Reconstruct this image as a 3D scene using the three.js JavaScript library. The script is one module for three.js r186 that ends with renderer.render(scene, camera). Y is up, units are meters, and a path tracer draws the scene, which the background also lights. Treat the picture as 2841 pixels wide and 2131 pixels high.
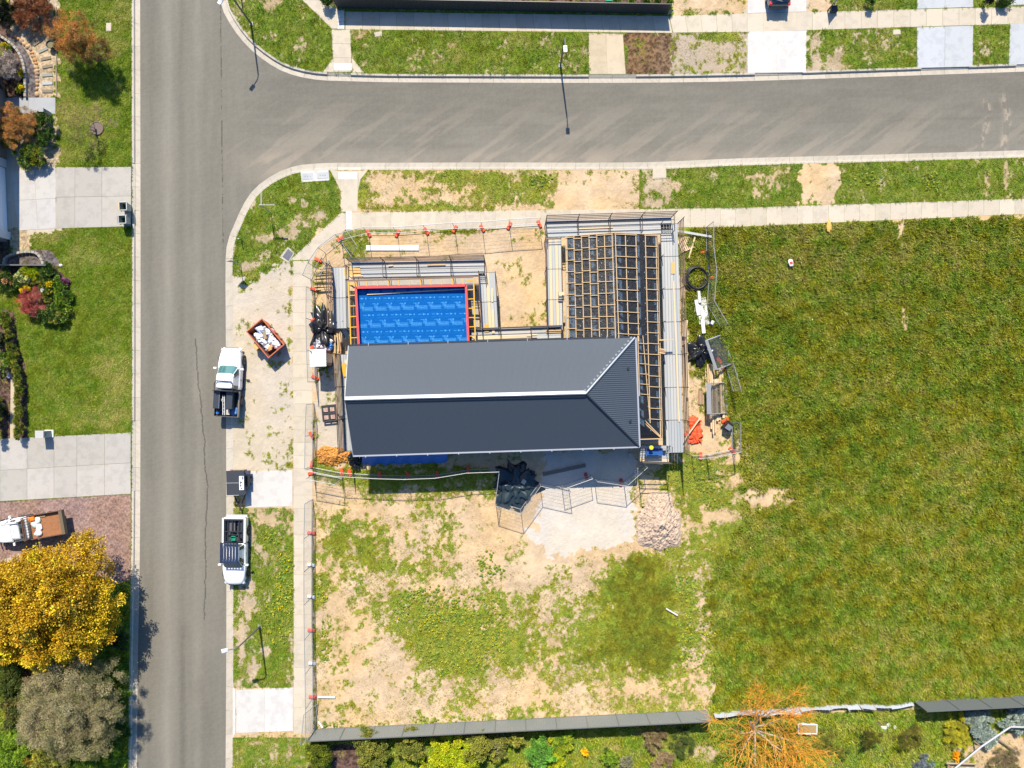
import * as THREE from 'three';
import { Sky } from 'three/addons/objects/Sky.js';
import { mergeGeometries } from 'three/addons/utils/BufferGeometryUtils.js';
import { RoundedBoxGeometry } from 'three/addons/geometries/RoundedBoxGeometry.js';

// ---------- camera, sky, sun, exposure ----------
const CAM_H = 56.5, PPM = 34.85;                 // drone height (m), survey scale: photo pixels per metre at road level
const scene = new THREE.Scene();
const camera = new THREE.PerspectiveCamera(56.83, 1024 / 768, 0.5, 90000);
camera.up.set(0, 0, -1); camera.position.set(0, CAM_H, 0); camera.lookAt(0, 0, 0);
const SUN = new THREE.Vector3(-0.115, 1, -0.893).normalize();
const sky = new Sky(); sky.name = 'sky'; sky.scale.setScalar(40000); sky.userData = { kind: 'structure' };
Object.assign(sky.material.uniforms.turbidity, { value: 2.2 });
sky.material.uniforms.rayleigh.value = 1.6;
sky.material.uniforms.mieCoefficient.value = 0.003;
sky.material.uniforms.mieDirectionalG.value = 0.8;
sky.material.uniforms.sunPosition.value.copy(SUN);
scene.add(sky);
scene.environmentIntensity = 0.12;
const sun = new THREE.DirectionalLight(new THREE.Color(1, 0.905, 0.745), 5);
sun.position.copy(SUN).multiplyScalar(120); sun.target.position.set(0, 0, 0);
sun.castShadow = true; sun.shadow.mapSize.set(4096, 4096);
Object.assign(sun.shadow.camera, { left: -60, right: 60, top: 60, bottom: -60, near: 1, far: 300 });
scene.add(sun, sun.target);
const renderer = new THREE.WebGLRenderer({ antialias: true });
renderer.toneMapping = THREE.LinearToneMapping; renderer.toneMappingExposure = 1.5;
renderer.shadowMap.enabled = true;

// ---------- helpers ----------
const V3 = (x, y, z) => new THREE.Vector3(x, y, z);
const LAND = 0.13;
let SEED = 7;
function rng(seed) { let a = seed >>> 0; return () => { a = (a + 0x6D2B79F5) | 0; let t = Math.imul(a ^ (a >>> 15), 1 | a); t = (t + Math.imul(t ^ (t >>> 7), 61 | t)) ^ t; return ((t ^ (t >>> 14)) >>> 0) / 4294967296; }; }
let R = rng(7);
const rr = (a, b) => a + (b - a) * R();
const pick = (a) => a[Math.floor(R() * a.length) % a.length];
const clamp = (v, a = 0, b = 1) => Math.min(b, Math.max(a, v));
const sstep = (a, b, v) => { const t = clamp((v - a) / (b - a)); return t * t * (3 - 2 * t); };
const lerp = (a, b, t) => a + (b - a) * t;
// survey: point of the place seen at photo pixel (u, v) if it lies h metres above the road
const px = (u, v, h = LAND) => { const k = (CAM_H - h) / CAM_H / PPM; return [(u - 1420.5) * k, (v - 1065.5) * k]; };
const P3 = (u, v, h = LAND) => { const [x, z] = px(u, v, h); return V3(x, h, z); };
const toU = (x) => x * PPM * CAM_H / (CAM_H - LAND) + 1420.5, toV = (z) => z * PPM * CAM_H / (CAM_H - LAND) + 1065.5;
const ORD = ['first', 'second', 'third', 'fourth', 'fifth', 'sixth', 'seventh', 'eighth', 'ninth', 'tenth', 'eleventh', 'twelfth', 'thirteenth', 'fourteenth', 'fifteenth', 'sixteenth'];
// tiling noise
const NT = 1024, noiseTile = new Float32Array(NT * NT);
{ const r = rng(91); const g = {};
  for (let o = 0, f = 16, a = 1; o < 6; o++, f *= 2, a *= 0.55) {
    const n = f, lat = new Float32Array(n * n); for (let i = 0; i < n * n; i++) lat[i] = r();
    for (let y = 0; y < NT; y++) for (let x = 0; x < NT; x++) {
      const fx = x / NT * n, fy = y / NT * n, x0 = fx | 0, y0 = fy | 0, tx = fx - x0, ty = fy - y0;
      const sx = tx * tx * (3 - 2 * tx), sy = ty * ty * (3 - 2 * ty), x1 = (x0 + 1) % n, y1 = (y0 + 1) % n;
      noiseTile[y * NT + x] += a * (lerp(lerp(lat[y0 * n + x0], lat[y0 * n + x1], sx), lerp(lat[y1 * n + x0], lat[y1 * n + x1], sx), sy) - 0.5);
    } }
  let s = 0; for (const v of noiseTile) s += v * v; s = Math.sqrt(s / noiseTile.length);
  for (let i = 0; i < noiseTile.length; i++) noiseTile[i] = 1 / (1 + Math.exp(-noiseTile[i] / s * 1.7)); }
// value 0..1 (roughly uniform), period = metres for one tile
const NCS = Array.from({ length: 32 }, (_, i) => [Math.cos(i * 0.9), Math.sin(i * 0.9)]);
function nz(x, y, period, ox = 0) { period *= 2; const ca = NCS[ox][0], sa = NCS[ox][1]; const rx = x * ca - y * sa; y = x * sa + y * ca; x = rx; return tileAt((x / period + ox * 0.37) * NT, (y / period + ox * 0.71) * NT); }
function nzT(x, y, period, ox = 0) { return tileAt((x / period + ox * 0.37) * NT * 0.5, (y / period + ox * 0.71) * NT * 0.5); }
function tileAt(fx, fy) { const x0 = Math.floor(fx), y0 = Math.floor(fy), tx = fx - x0, ty = fy - y0; const a = x0 & 1023, b = y0 & 1023, a1 = (a + 1) & 1023, b1 = (b + 1) & 1023; return lerp(lerp(noiseTile[b * NT + a], noiseTile[b * NT + a1], tx), lerp(noiseTile[b1 * NT + a], noiseTile[b1 * NT + a1], tx), ty); }
const inPoly = (p, x, y) => { let c = false; for (let i = 0, j = p.length - 1; i < p.length; j = i++) { const a = p[i], b = p[j]; if ((a[1] > y) !== (b[1] > y) && x < (b[0] - a[0]) * (y - a[1]) / (b[1] - a[1]) + a[0]) c = !c; } return c; };
const toSRGB = (v) => { v = clamp(v); return 255 * (v <= 0.0031308 ? v * 12.92 : 1.055 * Math.pow(v, 1 / 2.4) - 0.055); };
function dataTex(w, h, fn, srgb = true, wrap = true) {
  const d = new Uint8Array(w * h * 4), o = [0, 0, 0];
  for (let y = 0; y < h; y++) for (let x = 0; x < w; x++) { fn(x, y, o); const i = (y * w + x) * 4; if (srgb) { d[i] = toSRGB(o[0]); d[i + 1] = toSRGB(o[1]); d[i + 2] = toSRGB(o[2]); } else { d[i] = 255 * clamp(o[0]); d[i + 1] = 255 * clamp(o[1]); d[i + 2] = 255 * clamp(o[2]); } d[i + 3] = 255; }
  const t = new THREE.DataTexture(d, w, h); if (srgb) t.colorSpace = THREE.SRGBColorSpace;
  t.magFilter = THREE.LinearFilter; t.minFilter = THREE.LinearMipmapLinearFilter; t.generateMipmaps = true;
  if (wrap) t.wrapS = t.wrapT = THREE.RepeatWrapping; t.needsUpdate = true; return t;
}
// tile of grain: mean tone 1 with +- amplitude, tinted
function grainTex(size, tileM, c, amp, coarse, fine, tint = [1, 1, 1], seed = 1) {
  return dataTex(size, size, (x, y, o) => { const u = x / size * tileM, v = y / size * tileM; const a = nzT(u, v, tileM / 2, seed) - 0.5, b = nzT(u, v, tileM / 2 / fine, seed + 3) - 0.5, w = nzT(u, v, tileM / 2, seed + 5) - 0.5; const f = 1 + amp * (a * coarse + b * (2 - coarse)); for (let k = 0; k < 3; k++) o[k] = c[k] * (f + amp * 0.7 * w * (tint[k] - 1)); });
}
const bumpTile = dataTex(512, 512, (x, y, o) => { const v = 0.6 * nzT(x, y, 256, 2) + 0.4 * nzT(x, y, 64, 4); o[0] = o[1] = o[2] = v; }, false);
const rep = (t, n, m = n) => { const c = t.clone(); c.repeat.set(n, m); c.needsUpdate = true; return c; };
const mcache = {};
function M(r, g, b, rough = 0.8, metal = 0, extra) { const key = [r, g, b, rough, metal, extra ? JSON.stringify(extra) : ''].join(); if (mcache[key]) return mcache[key]; const m = new THREE.MeshStandardMaterial({ roughness: rough, metalness: metal, ...(extra || {}) }); m.color.setRGB(r, g, b); return mcache[key] = m; }
const MP = (r, g, b, o) => { const m = new THREE.MeshPhysicalMaterial(o); m.color.setRGB(r, g, b); return m; };

// naming / tagging
const used = {};
const numbered = (n) => { const k = used[n] = (used[n] ?? -1) + 1; return k ? n + '_' + String(k).padStart(3, '0') : n; };
function sh(o) { o.traverse((m) => { if (m.isMesh) { m.castShadow = true; m.receiveShadow = true; } }); return o; }
function tag(o, label, category, group, kind) { o.userData = { label, category }; if (group) o.userData.group = group; if (kind) o.userData.kind = kind; return o; }
function thing(name, label, category, pos = [0, 0, 0], turn = 0, group) { const o = new THREE.Group(); o.name = numbered(name); o.position.set(...pos); o.rotation.y = turn; scene.add(o); return tag(o, label, category, group); }
function struct(name, parent) { const o = new THREE.Group(); o.name = numbered(name); o.userData = { kind: 'structure' }; scene.add(o); return o; }
function mesh(name, geo, mat, parent) { const m = new THREE.Mesh(geo, mat); m.name = name; m.castShadow = m.receiveShadow = true; if (parent) parent.add(m); return m; }
function solo(name, geo, mat, label, category, pos, turn = 0, group) { const m = mesh(numbered(name), geo, mat, scene); if (pos) m.position.set(...pos); m.rotation.y = turn; return tag(m, label, category, group); }
// geometry shorthands
const mat4 = (p, r = [0, 0, 0], s = [1, 1, 1]) => new THREE.Matrix4().compose(V3(...p), new THREE.Quaternion().setFromEuler(new THREE.Euler(...r)), V3(...s));
const box = (w, h, d, p = [0, 0, 0], r) => { const g = new THREE.BoxGeometry(w, h, d); g.applyMatrix4(mat4(p, r)); return g; };
const rbox = (w, h, d, rad, p = [0, 0, 0], r) => { const g = new RoundedBoxGeometry(w, h, d, 2, rad); g.applyMatrix4(mat4(p, r)); return g; };
const cyl = (r0, r1, h, n = 10, p = [0, 0, 0], r) => { const g = new THREE.CylinderGeometry(r0, r1, h, n); g.applyMatrix4(mat4(p, r)); return g; };
function bar(a, b, r = 0.03, n = 6, r2 = r) { const d = b.clone().sub(a), L = d.length(); const g = new THREE.CylinderGeometry(r2, r, L, n); g.applyMatrix4(new THREE.Matrix4().compose(a.clone().add(b).multiplyScalar(0.5), new THREE.Quaternion().setFromUnitVectors(V3(0, 1, 0), d.divideScalar(L)), V3(1, 1, 1))); return g; }
function beam(a, b, w, h) { const d = b.clone().sub(a), L = d.length(); const x = d.clone().normalize(), z = V3(0, 1, 0).cross(x).negate().normalize(), y = z.clone().cross(x).normalize(); if (y.y < 0) { y.negate(); z.negate(); } const g = new THREE.BoxGeometry(L, h, w); const m = new THREE.Matrix4().makeBasis(x, y, x.clone().cross(y)); m.setPosition(a.clone().add(b).multiplyScalar(0.5)); g.applyMatrix4(m); return g; }
const merge = (gs) => { gs = gs.map((g) => { g = g.index ? g.toNonIndexed() : g; for (const k of Object.keys(g.attributes)) if (!['position', 'normal', 'uv'].includes(k)) g.deleteAttribute(k); return g; }); return mergeGeometries(gs); };
function geoFrom(pos, idx, uv) { const g = new THREE.BufferGeometry(); g.setAttribute('position', new THREE.Float32BufferAttribute(pos, 3)); if (uv) g.setAttribute('uv', new THREE.Float32BufferAttribute(uv, 2)); g.setIndex(idx); g.computeVertexNormals(); return g; }
// flat prism from a ground polygon [[x,z],...] : top at y1, skirt to y0; uv in metres times uvs
function prism(poly, y1, y0, uvs = 1, uvo = [0, 0]) {
  const pts = poly.map((p) => new THREE.Vector2(p[0], p[1])); const cw = THREE.ShapeUtils.isClockWise(pts); if (cw) pts.reverse();
  const tri = THREE.ShapeUtils.triangulateShape(pts, []); const pos = [], uv = [], idx = [];
  pts.forEach((p) => { pos.push(p.x, y1, p.y); uv.push(p.x * uvs + uvo[0], -p.y * uvs + uvo[1]); });
  tri.forEach((t) => idx.push(t[2], t[1], t[0]));
  const n = pts.length; for (let i = 0; i < n; i++) { const a = pts[i], b = pts[(i + 1) % n], k = pos.length / 3; pos.push(a.x, y1, a.y, b.x, y1, b.y, b.x, y0, b.y, a.x, y0, a.y); const L = a.distanceTo(b) * uvs; uv.push(0, 0, L, 0, L, 0.1, 0, 0.1); idx.push(k, k + 1, k + 2, k, k + 2, k + 3); }
  return geoFrom(pos, idx, uv);
}
const poly = (a, h = LAND) => a.map(([u, v]) => px(u, v, h));
// ---------- kerb lines (photo survey): road-side edge of the concrete channel ----------
const EDGE_W = [[389, -260], [389, 0], [390, 600], [390, 1100], [388, 1540], [382, 1850], [380, 2131], [377, 2400]];
const EDGE_N = [[608, -260], [611, 0], [616, 23], [646, 78], [685, 127], [727, 163], [782, 197], [839, 215], [893, 223], [950, 225], [1056, 228], [1320, 229.5], [1750, 230], [2040, 226], [2441, 213], [2841, 199], [3180, 187]];
const EDGE_S = [[3180, 407], [2841, 417], [2441, 429], [2040, 440], [1800, 450], [1320, 451], [1000, 452], [925, 452], [877, 454], [834, 458], [795, 468], [756, 487], [724, 508], [694, 538], [670, 578], [652, 619], [639, 648], [628, 690], [626, 740], [627, 1000], [628, 1540], [628, 1800], [626, 2131], [624, 2400]];
function smoothLine(a, step) { const c = new THREE.CatmullRomCurve3(a.map((p) => { const q = px(p[0], p[1], 0); return V3(q[0], 0, q[1]); }), false, 'centripetal'); const n = Math.ceil(c.getLength() / step); return c.getSpacedPoints(n); }
function offsetLine(pts, d) { return pts.map((p, i) => { const a = pts[Math.max(0, i - 1)], b = pts[Math.min(pts.length - 1, i + 1)]; const t = b.clone().sub(a).normalize(); return V3(p.x + t.z * d, p.y, p.z - t.x * d); }); }
const LW = smoothLine(EDGE_W, 1.9), LN = smoothLine(EDGE_N, 0.95), LS = smoothLine(EDGE_S, 0.95);
const KW = 0.6;
// land side is on the right-hand normal sign below
const BW = offsetLine(LW, 1 * -KW), BN = offsetLine(LN, KW), BS = offsetLine(LS, KW);
// decide sign by test
function sideFix(L, B, test) { const m = Math.floor(L.length / 2); return test(B[m], L[m]) ? B : null; }
const backW = BW[4].x < LW[4].x ? BW : offsetLine(LW, KW), sgW = BW[4].x < LW[4].x ? -1 : 1;
const nm = Math.floor(LN.length * 0.7), backN = BN[nm].z < LN[nm].z ? BN : offsetLine(LN, -KW), sgN = BN[nm].z < LN[nm].z ? 1 : -1;
const sm = Math.floor(LS.length * 0.2), backS = BS[sm].z > LS[sm].z ? BS : offsetLine(LS, -KW), sgS = BS[sm].z > LS[sm].z ? 1 : -1;

// ---------- cover map of the land ----------
const GX = 50, GZ = 37.5, TW = 2048, TH = 1536, toTX = (x) => (x + GX) / (2 * GX) * TW, toTY = (z) => (z + GZ) / (2 * GZ) * TH;
const KIND = new Uint8Array(TW * TH), COV = new Float32Array(TW * TH), DRY = new Float32Array(TW * TH);
const K = { lawn: 1, verge: 2, pale: 3, sandy: 4, field: 5, mulch: 6, pebble: 7, redgravel: 8, garden: 9, crushed: 10, charcoal: 11, dug: 12, tan: 13, dust: 14 };
function paint(pts, kind, cov, dry = null) { // noisy-edged polygon
  const p = pts.map(([u, v]) => { const q = px(u, v); return [toTX(q[0]), toTY(q[1])]; });
  let x0 = 1e9, x1 = -1e9, y0 = 1e9, y1 = -1e9; for (const q of p) { x0 = Math.min(x0, q[0]); x1 = Math.max(x1, q[0]); y0 = Math.min(y0, q[1]); y1 = Math.max(y1, q[1]); }
  const soft = [K.sandy, K.crushed, K.dug, K.pale, K.field, K.tan, K.dust].includes(kind) ? 7 : 0;
  x0 = Math.max(0, Math.floor(x0) - 8); x1 = Math.min(TW - 1, Math.ceil(x1) + 8); y0 = Math.max(0, Math.floor(y0) - 8); y1 = Math.min(TH - 1, Math.ceil(y1) + 8);
  for (let y = y0; y <= y1; y++) for (let x = x0; x <= x1; x++) { const dx = soft * (nz(x, y, 90, 1) - 0.5) * 2, dy = soft * (nz(x, y, 90, 6) - 0.5) * 2; if (inPoly(p, x + dx, y + dy)) { const i = y * TW + x; if (kind) KIND[i] = kind; if (cov !== null) COV[i] = cov; if (dry !== null) DRY[i] = dry; } }
}
function blob(u, v, ru, rv, dc, dd = 0) { const q = px(u, v), cx = toTX(q[0]), cy = toTY(q[1]), k = TW / (2 * GX) / PPM; ru *= k; rv *= k; for (let y = Math.max(0, Math.floor(cy - rv * 1.5)); y < Math.min(TH, cy + rv * 1.5); y++) for (let x = Math.max(0, Math.floor(cx - ru * 1.5)); x < Math.min(TW, cx + ru * 1.5); x++) { const d = Math.hypot((x - cx) / ru, (y - cy) / rv) + (nz(x, y, 120, 3) - 0.5) * 0.5; const w = 1 - sstep(0.55, 1.25, d); if (w > 0) { const i = y * TW + x; COV[i] = clamp(COV[i] + dc * w); DRY[i] = clamp(DRY[i] + dd * w, -1, 1); } } }
KIND.fill(K.verge); COV.fill(0.9);
const rect = (a, b, c, d) => [[a, b], [c, b], [c, d], [a, d]];
// west side
paint(rect(-400, -300, 372, 2500), K.lawn, 1, 0);
blob(320, 20, 60, 60, 0, 0.4); blob(210, 330, 90, 60, -0.1, 0.6); blob(300, 120, 60, 40, -0.15, 0.5); blob(200, 430, 100, 30, 0, 0.4); blob(180, 180, 40, 160, 0, 0.25); blob(300, 300, 60, 60, 0, 0.2);
blob(140, 655, 60, 25, -0.1, 0.6); blob(240, 700, 60, 50, 0, 0.4); blob(320, 1100, 50, 110, 0, 0.5); blob(310, 1000, 60, 60, 0, 0.35); blob(240, 1150, 120, 40, 0, 0.35); blob(170, 950, 60, 60, 0, -0.2);
paint(rect(28, -240, 157, 272), K.tan, 0);
paint([[0, -240], [28, -240], [28, 80], [65, 140], [74, 190], [72, 272], [-300, 272], [-300, -240]], K.mulch, 0.02);
paint([[24, 88], [45, 100], [78, 150], [95, 190], [103, 272], [80, 272], [74, 185], [52, 135], [20, 112]], K.charcoal, 0);
paint(rect(52, 315, 156, 470), K.tan, 0); paint(rect(-300, 272, 52, 470), K.pale, 0); paint(rect(-300, 464, 160, 642), K.pale, 0);
paint([[27, 640], [80, 638], [80, 690], [27, 708]], K.tan, 0); paint(rect(-300, 640, 27, 735), K.mulch, 0);
paint([[10, 738], [16, 714], [48, 700], [97, 690], [140, 694], [158, 715], [170, 738]], K.charcoal, 0);
paint([[-300, 738], [150, 733], [178, 765], [196, 810], [192, 855], [165, 890], [120, 893], [72, 850], [66, 805], [48, 790], [-300, 797]], K.mulch, 0.15);
paint([[-300, 855], [20, 858], [38, 868], [46, 900], [49, 960], [70, 1010], [75, 1060], [75, 1222], [-300, 1222]], K.mulch, 0.1);
paint([[-300, 1392], [5, 1392], [363, 1370], [363, 1610], [250, 1650], [-300, 1575]], K.redgravel, 0);
paint([[-300, 1570], [120, 1585], [250, 1640], [372, 1605], [366, 2500], [-300, 2500]], K.garden, 1, 0);
paint([[30, 1540], [95, 1552], [95, 1600], [-20, 1590]], K.pale, 0.1);
// north side
paint([[370, -300], [3300, -300], [3300, 240], [372, 240]], K.verge, 0.92, 0.05);
blob(740, 10, 30, 20, -0.35, 0.4); blob(830, 120, 25, 25, -0.4, 0.3); blob(660, 40, 20, 30, -0.1, 0.4); blob(1010, 95, 40, 12, -0.1, 0.5); blob(1250, 150, 60, 30, -0.2, 0.5); blob(1370, 195, 40, 12, -0.4, 0.3); blob(1450, 120, 60, 30, -0.1, 0.4); blob(1600, 160, 25, 60, -0.1, 0.3); blob(1180, 190, 80, 12, -0.2, 0.4);
paint([[1728, 88], [1866, 88], [1880, 120], [1870, 160], [1848, 209], [1735, 211]], K.dug, 0.02);
paint([[1866, 88], [2073, 86], [2073, 206], [1848, 209], [1870, 160]], K.dust, 0.22, 0.4);
blob(1990, 100, 80, 14, 0.5); blob(1870, 130, 14, 40, 0.3); blob(2040, 190, 40, 30, 0.2, 0.2);
paint(rect(2073, -260, 2237, 210), K.pale, 0); paint([[1855, -260], [2073, -260], [2073, 36], [1855, 44]], K.sandy, 0.12, 0.6); blob(1940, 30, 70, 8, 0.3, 0.5);
paint(rect(2237, -260, 2308, 36), K.sandy, 0.05, 0.4); blob(2262, 150, 16, 60, -0.75, 0.4); blob(2240, 190, 20, 20, -0.5, 0.4); blob(2330, 160, 40, 40, -0.35, 0.4); blob(2300, 185, 60, 12, -0.4, 0.3); blob(2450, 140, 60, 40, -0.1, 0.35); blob(2400, 20, 100, 18, 0, 0.5); blob(2380, 100, 100, 20, 0, 0.2);
paint(rect(880, -260, 1853, 12), K.mulch, 0.08);
// south-east block
paint([[610, 430], [3300, 380], [3300, 2500], [610, 2500]], K.sandy, 0.15);
paint([[600, 445], [945, 445], [960, 600], [800, 790], [600, 790]], K.verge, 0.95, 0.05);
for (const b of [[805, 555, 12, 14], [845, 565, 12, 14], [860, 610, 50, 22], [800, 640, 30, 20], [735, 660, 30, 14], [690, 560, 20, 20], [880, 590, 20, 20], [700, 735, 40, 14]]) blob(b[0], b[1], b[2], b[3], -0.5, 0.3);
paint([[600, 772], [660, 758], [690, 790], [715, 770], [760, 740], [790, 715], [815, 720], [815, 1310], [600, 1310]], K.pale, 0.03); blob(803, 860, 6, 80, 0.45); blob(802, 1010, 6, 20, 0.3); blob(680, 800, 20, 26, 0.35, 0.2); blob(800, 940, 8, 30, 0.4); blob(803, 1270, 10, 40, 0.35); blob(720, 760, 40, 16, 0.25, 0.3);
paint(rect(600, 1410, 815, 1908), K.verge, 0.66, 0.15); for (const b of [[690, 1640, 14, 90], [670, 1780, 10, 60], [690, 1480, 20, 40], [735, 1440, 30, 20], [770, 1590, 20, 30], [735, 1790, 16, 40], [700, 1860, 14, 40], [668, 1600, 8, 60]]) blob(b[0], b[1], b[2], b[3], -0.55, 0.2); for (const b of [[790, 1600, 26, 90], [780, 1690, 40, 80], [750, 1490, 30, 30], [770, 1800, 30, 60], [730, 1740, 30, 60], [755, 1870, 50, 20]]) blob(b[0], b[1], b[2], b[3], 0.4);
paint(rect(600, 2045, 868, 2500), K.verge, 0.86, 0.3); blob(760, 2085, 14, 40, -0.5, 0.3); blob(700, 2060, 30, 8, -0.5, 0.3);
paint([[940, 460], [1545, 460], [1545, 590], [940, 590]], K.sandy, 0.5, 0.35); for (const b of [[1100, 505, 90, 25, -0.35], [1060, 560, 80, 16, -0.25], [1250, 490, 120, 18, 0.45], [1430, 530, 110, 50, 0.35], [1200, 575, 150, 8, 0.4], [1310, 550, 60, 20, -0.1], [1450, 575, 90, 10, -0.2], [1180, 540, 120, 14, -0.2], [1005, 530, 12, 50, 0.4]]) blob(...b);
paint([[1545, 455], [1772, 455], [1772, 590], [1545, 590]], K.sandy, 0.03, 0.3); blob(1790, 520, 40, 60, 0.2, 0.2); blob(1770, 570, 60, 10, 0.45);
paint([[1772, 440], [3300, 400], [3300, 585], [1772, 590]], K.verge, 0.93, 0.1); for (const b of [[1850, 520, 40, 24, -0.7], [1820, 560, 60, 14, -0.5], [1800, 490, 26, 40, -0.7], [2110, 500, 40, 20, -0.35], [2080, 530, 30, 18, -0.4], [2160, 470, 30, 16, -0.4], [2450, 490, 16, 60, -0.4], [2790, 500, 8, 60, -0.55], [2740, 480, 10, 50, -0.35], [2360, 540, 50, 20, -0.3]]) blob(b[0], b[1], b[2], b[3], b[4], 0.25);
paint([[2222, 452], [2320, 450], [2326, 555], [2215, 566]], K.sandy, 0.06, 0.2);
// lot: cover grid (x from 870 step 60, y from 1310 step 50)
{ const rows = ['45666655420000046669', '22245555310000045679', '22111321110000012458', '35432221110000011247', '47543321110000123458', '45554432210002588768', '62455443321213799737', '62356765544456899836', '42126998645558999847', '52115999874468999758', '41112899875457988648', '31011588753445666438', '31111243332333344537', '31112222233344456647', '32223433233333333446'];
  const x0 = Math.floor(toTX(px(868, 0)[0])), x1 = Math.ceil(toTX(px(2130, 0)[0])), y0 = Math.floor(toTY(px(0, 1290)[1])), y1 = Math.ceil(toTY(px(0, 2040)[1]));
  for (let y = y0; y < y1; y++) for (let x = x0; x < x1; x++) { const wx = x / TW * 2 * GX - GX, wz = y / TH * 2 * GZ - GZ; let fu = clamp((toU(wx) - 870) / 60, 0, 18.99), fv = clamp((toV(wz) - 1310) / 50, 0, 13.99); const a = fu | 0, b = fv | 0, tu = sstep(0, 1, fu - a), tv = sstep(0, 1, fv - b); const g = (i, j) => +rows[j][i]; const i = y * TW + x; KIND[i] = K.sandy; COV[i] = lerp(lerp(g(a, b), g(a + 1, b), tu), lerp(g(a, b + 1), g(a + 1, b + 1), tu), tv) / 9 * 1.02; DRY[i] = 0.1; }
}
for (const b of [[1790, 1560, 60, 30, 0.2, -0.6], [1770, 1640, 120, 60, 0.2, -0.9], [1800, 1780, 110, 90, 0.25, -0.85], [1660, 1830, 70, 40, 0, -0.5], [930, 1490, 40, 70, 0.2, -0.3], [1010, 1500, 30, 80, 0.2, -0.3], [1600, 1900, 180, 40, 0, 0.5], [1700, 1960, 250, 40, 0, 0.4]]) blob(...b);
paint(rect(868, 640, 1905, 1305), K.sandy, 0.03, 0); blob(1180, 640, 200, 10, 0.5); blob(985, 680, 40, 60, 0.7, 0.1); blob(880, 770, 20, 60, 0.4); blob(885, 880, 22, 50, 0.6); blob(890, 1020, 18, 30, 0.5); blob(885, 1300, 40, 25, 0.6); blob(960, 1310, 80, 12, 0.5); blob(1900, 700, 30, 120, 0.75); blob(1930, 900, 50, 140, 0.75); blob(1900, 1010, 10, 110, -0.6); blob(1930, 1290, 110, 60, 0.6); blob(1100, 1310, 250, 40, 0.5); blob(1960, 1120, 24, 50, 0.3);
paint([[872, 995], [955, 995], [955, 1250], [872, 1250]], K.pale, 0.01);
paint([[1905, 640], [1960, 610], [3300, 592], [3300, 1925], [2530, 1950], [1965, 1972], [1985, 1800], [1950, 1640], [1990, 1560], [2070, 1440], [2050, 1300], [2040, 1180], [1965, 1120], [1930, 1000], [1908, 900]], K.field, 1, 0.1);
for (const b of [[2200, 730, 260, 60, 0.5], [2250, 640, 200, 30, 0.6], [2600, 700, 150, 60, 0.4], [2400, 1050, 140, 60, 0.2], [2650, 1300, 90, 120, 0.35], [2550, 1500, 90, 60, 0.3], [2100, 1500, 60, 80, 0.4], [2450, 1800, 110, 60, 0.35], [2150, 900, 60, 60, -0.2], [2320, 1200, 160, 80, -0.35], [2200, 1700, 120, 110, -0.4], [2600, 1900, 120, 40, 0.25], [2750, 1050, 80, 90, -0.2], [2100, 1300, 40, 60, 0.5]]) blob(b[0], b[1], b[2], b[3], 0, b[4]);
for (const b of [[2020, 1330, 60, 26], [2090, 1375, 70, 30], [2150, 1385, 50, 20], [2000, 1430, 60, 20], [1965, 1250, 50, 26], [2055, 1260, 30, 30], [2500, 640, 14, 60], [2170, 1360, 40, 16], [1960, 1190, 26, 30], [2510, 880, 10, 40]]) blob(b[0], b[1], b[2], b[3], -0.6, 0.3);
paint([[1508, 1250], [1772, 1250], [1752, 1380], [1768, 1465], [1745, 1508], [1690, 1514], [1590, 1530], [1515, 1548], [1500, 1515], [1452, 1492], [1448, 1468], [1490, 1475], [1492, 1410], [1505, 1400]], K.crushed, 0);
paint([[868, 2052], [1960, 1990], [2530, 1968], [3300, 1935], [3300, 2500], [868, 2500]], K.garden, 0.95, 0.25);
paint([[918, 2062], [1012, 2058], [1004, 2500], [918, 2500]], K.mulch, 0.02); blob(1250, 2090, 40, 20, -0.6); blob(1960, 2090, 50, 24, -0.5, 0.4); blob(1700, 2070, 30, 30, -0.4, 0.4);
paint([[2690, 2055], [2760, 2020], [2850, 2040], [3300, 2030], [3300, 2500], [2580, 2500], [2620, 2110]], K.sandy, 0.2, 0);

// palette: linear base colours
const SOIL = { [K.lawn]: [0.12, 0.10, 0.05], [K.verge]: [0.41, 0.315, 0.205], [K.pale]: [0.455, 0.395, 0.315], [K.sandy]: [0.51, 0.37, 0.225], [K.field]: [0.15, 0.13, 0.055], [K.mulch]: [0.10, 0.06, 0.045], [K.pebble]: [0.4, 0.3, 0.2], [K.redgravel]: [0.25, 0.165, 0.14], [K.garden]: [0.13, 0.12, 0.05], [K.crushed]: [0.51, 0.46, 0.395], [K.charcoal]: [0.12, 0.10, 0.095], [K.dug]: [0.145, 0.09, 0.05], [K.dust]: [0.37, 0.3, 0.225], [K.tan]: [0.38, 0.30, 0.2] };
const GRASS = { [K.lawn]: [0.115, 0.175, 0.009], [K.verge]: [0.15, 0.22, 0.018], [K.field]: [0.2, 0.245, 0.018], [K.garden]: [0.19, 0.26, 0.02], [K.sandy]: [0.23, 0.27, 0.026] };
const grassBase = (k) => GRASS[k] || GRASS[K.sandy];
function grassMask(i, wx, wz) { const c = COV[i]; if (c <= 0.005) return 0; if (c > 0.995) return 1; const n = 0.3 * nz(wx, wz, 7, 1) + 0.27 * nz(wx, wz, 2.6, 2) + 0.25 * nz(wx, wz, 1.0, 20) + 0.18 * nz(wx, wz, 17, 3); return sstep(-0.12, 0.16, c - (n - 0.5) * 1.75 - 0.5); }
const texAt = (wx, wz) => { const x = toTX(wx) | 0, y = toTY(wz) | 0; return x < 0 || y < 0 || x >= TW || y >= TH ? -1 : y * TW + x; };
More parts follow.
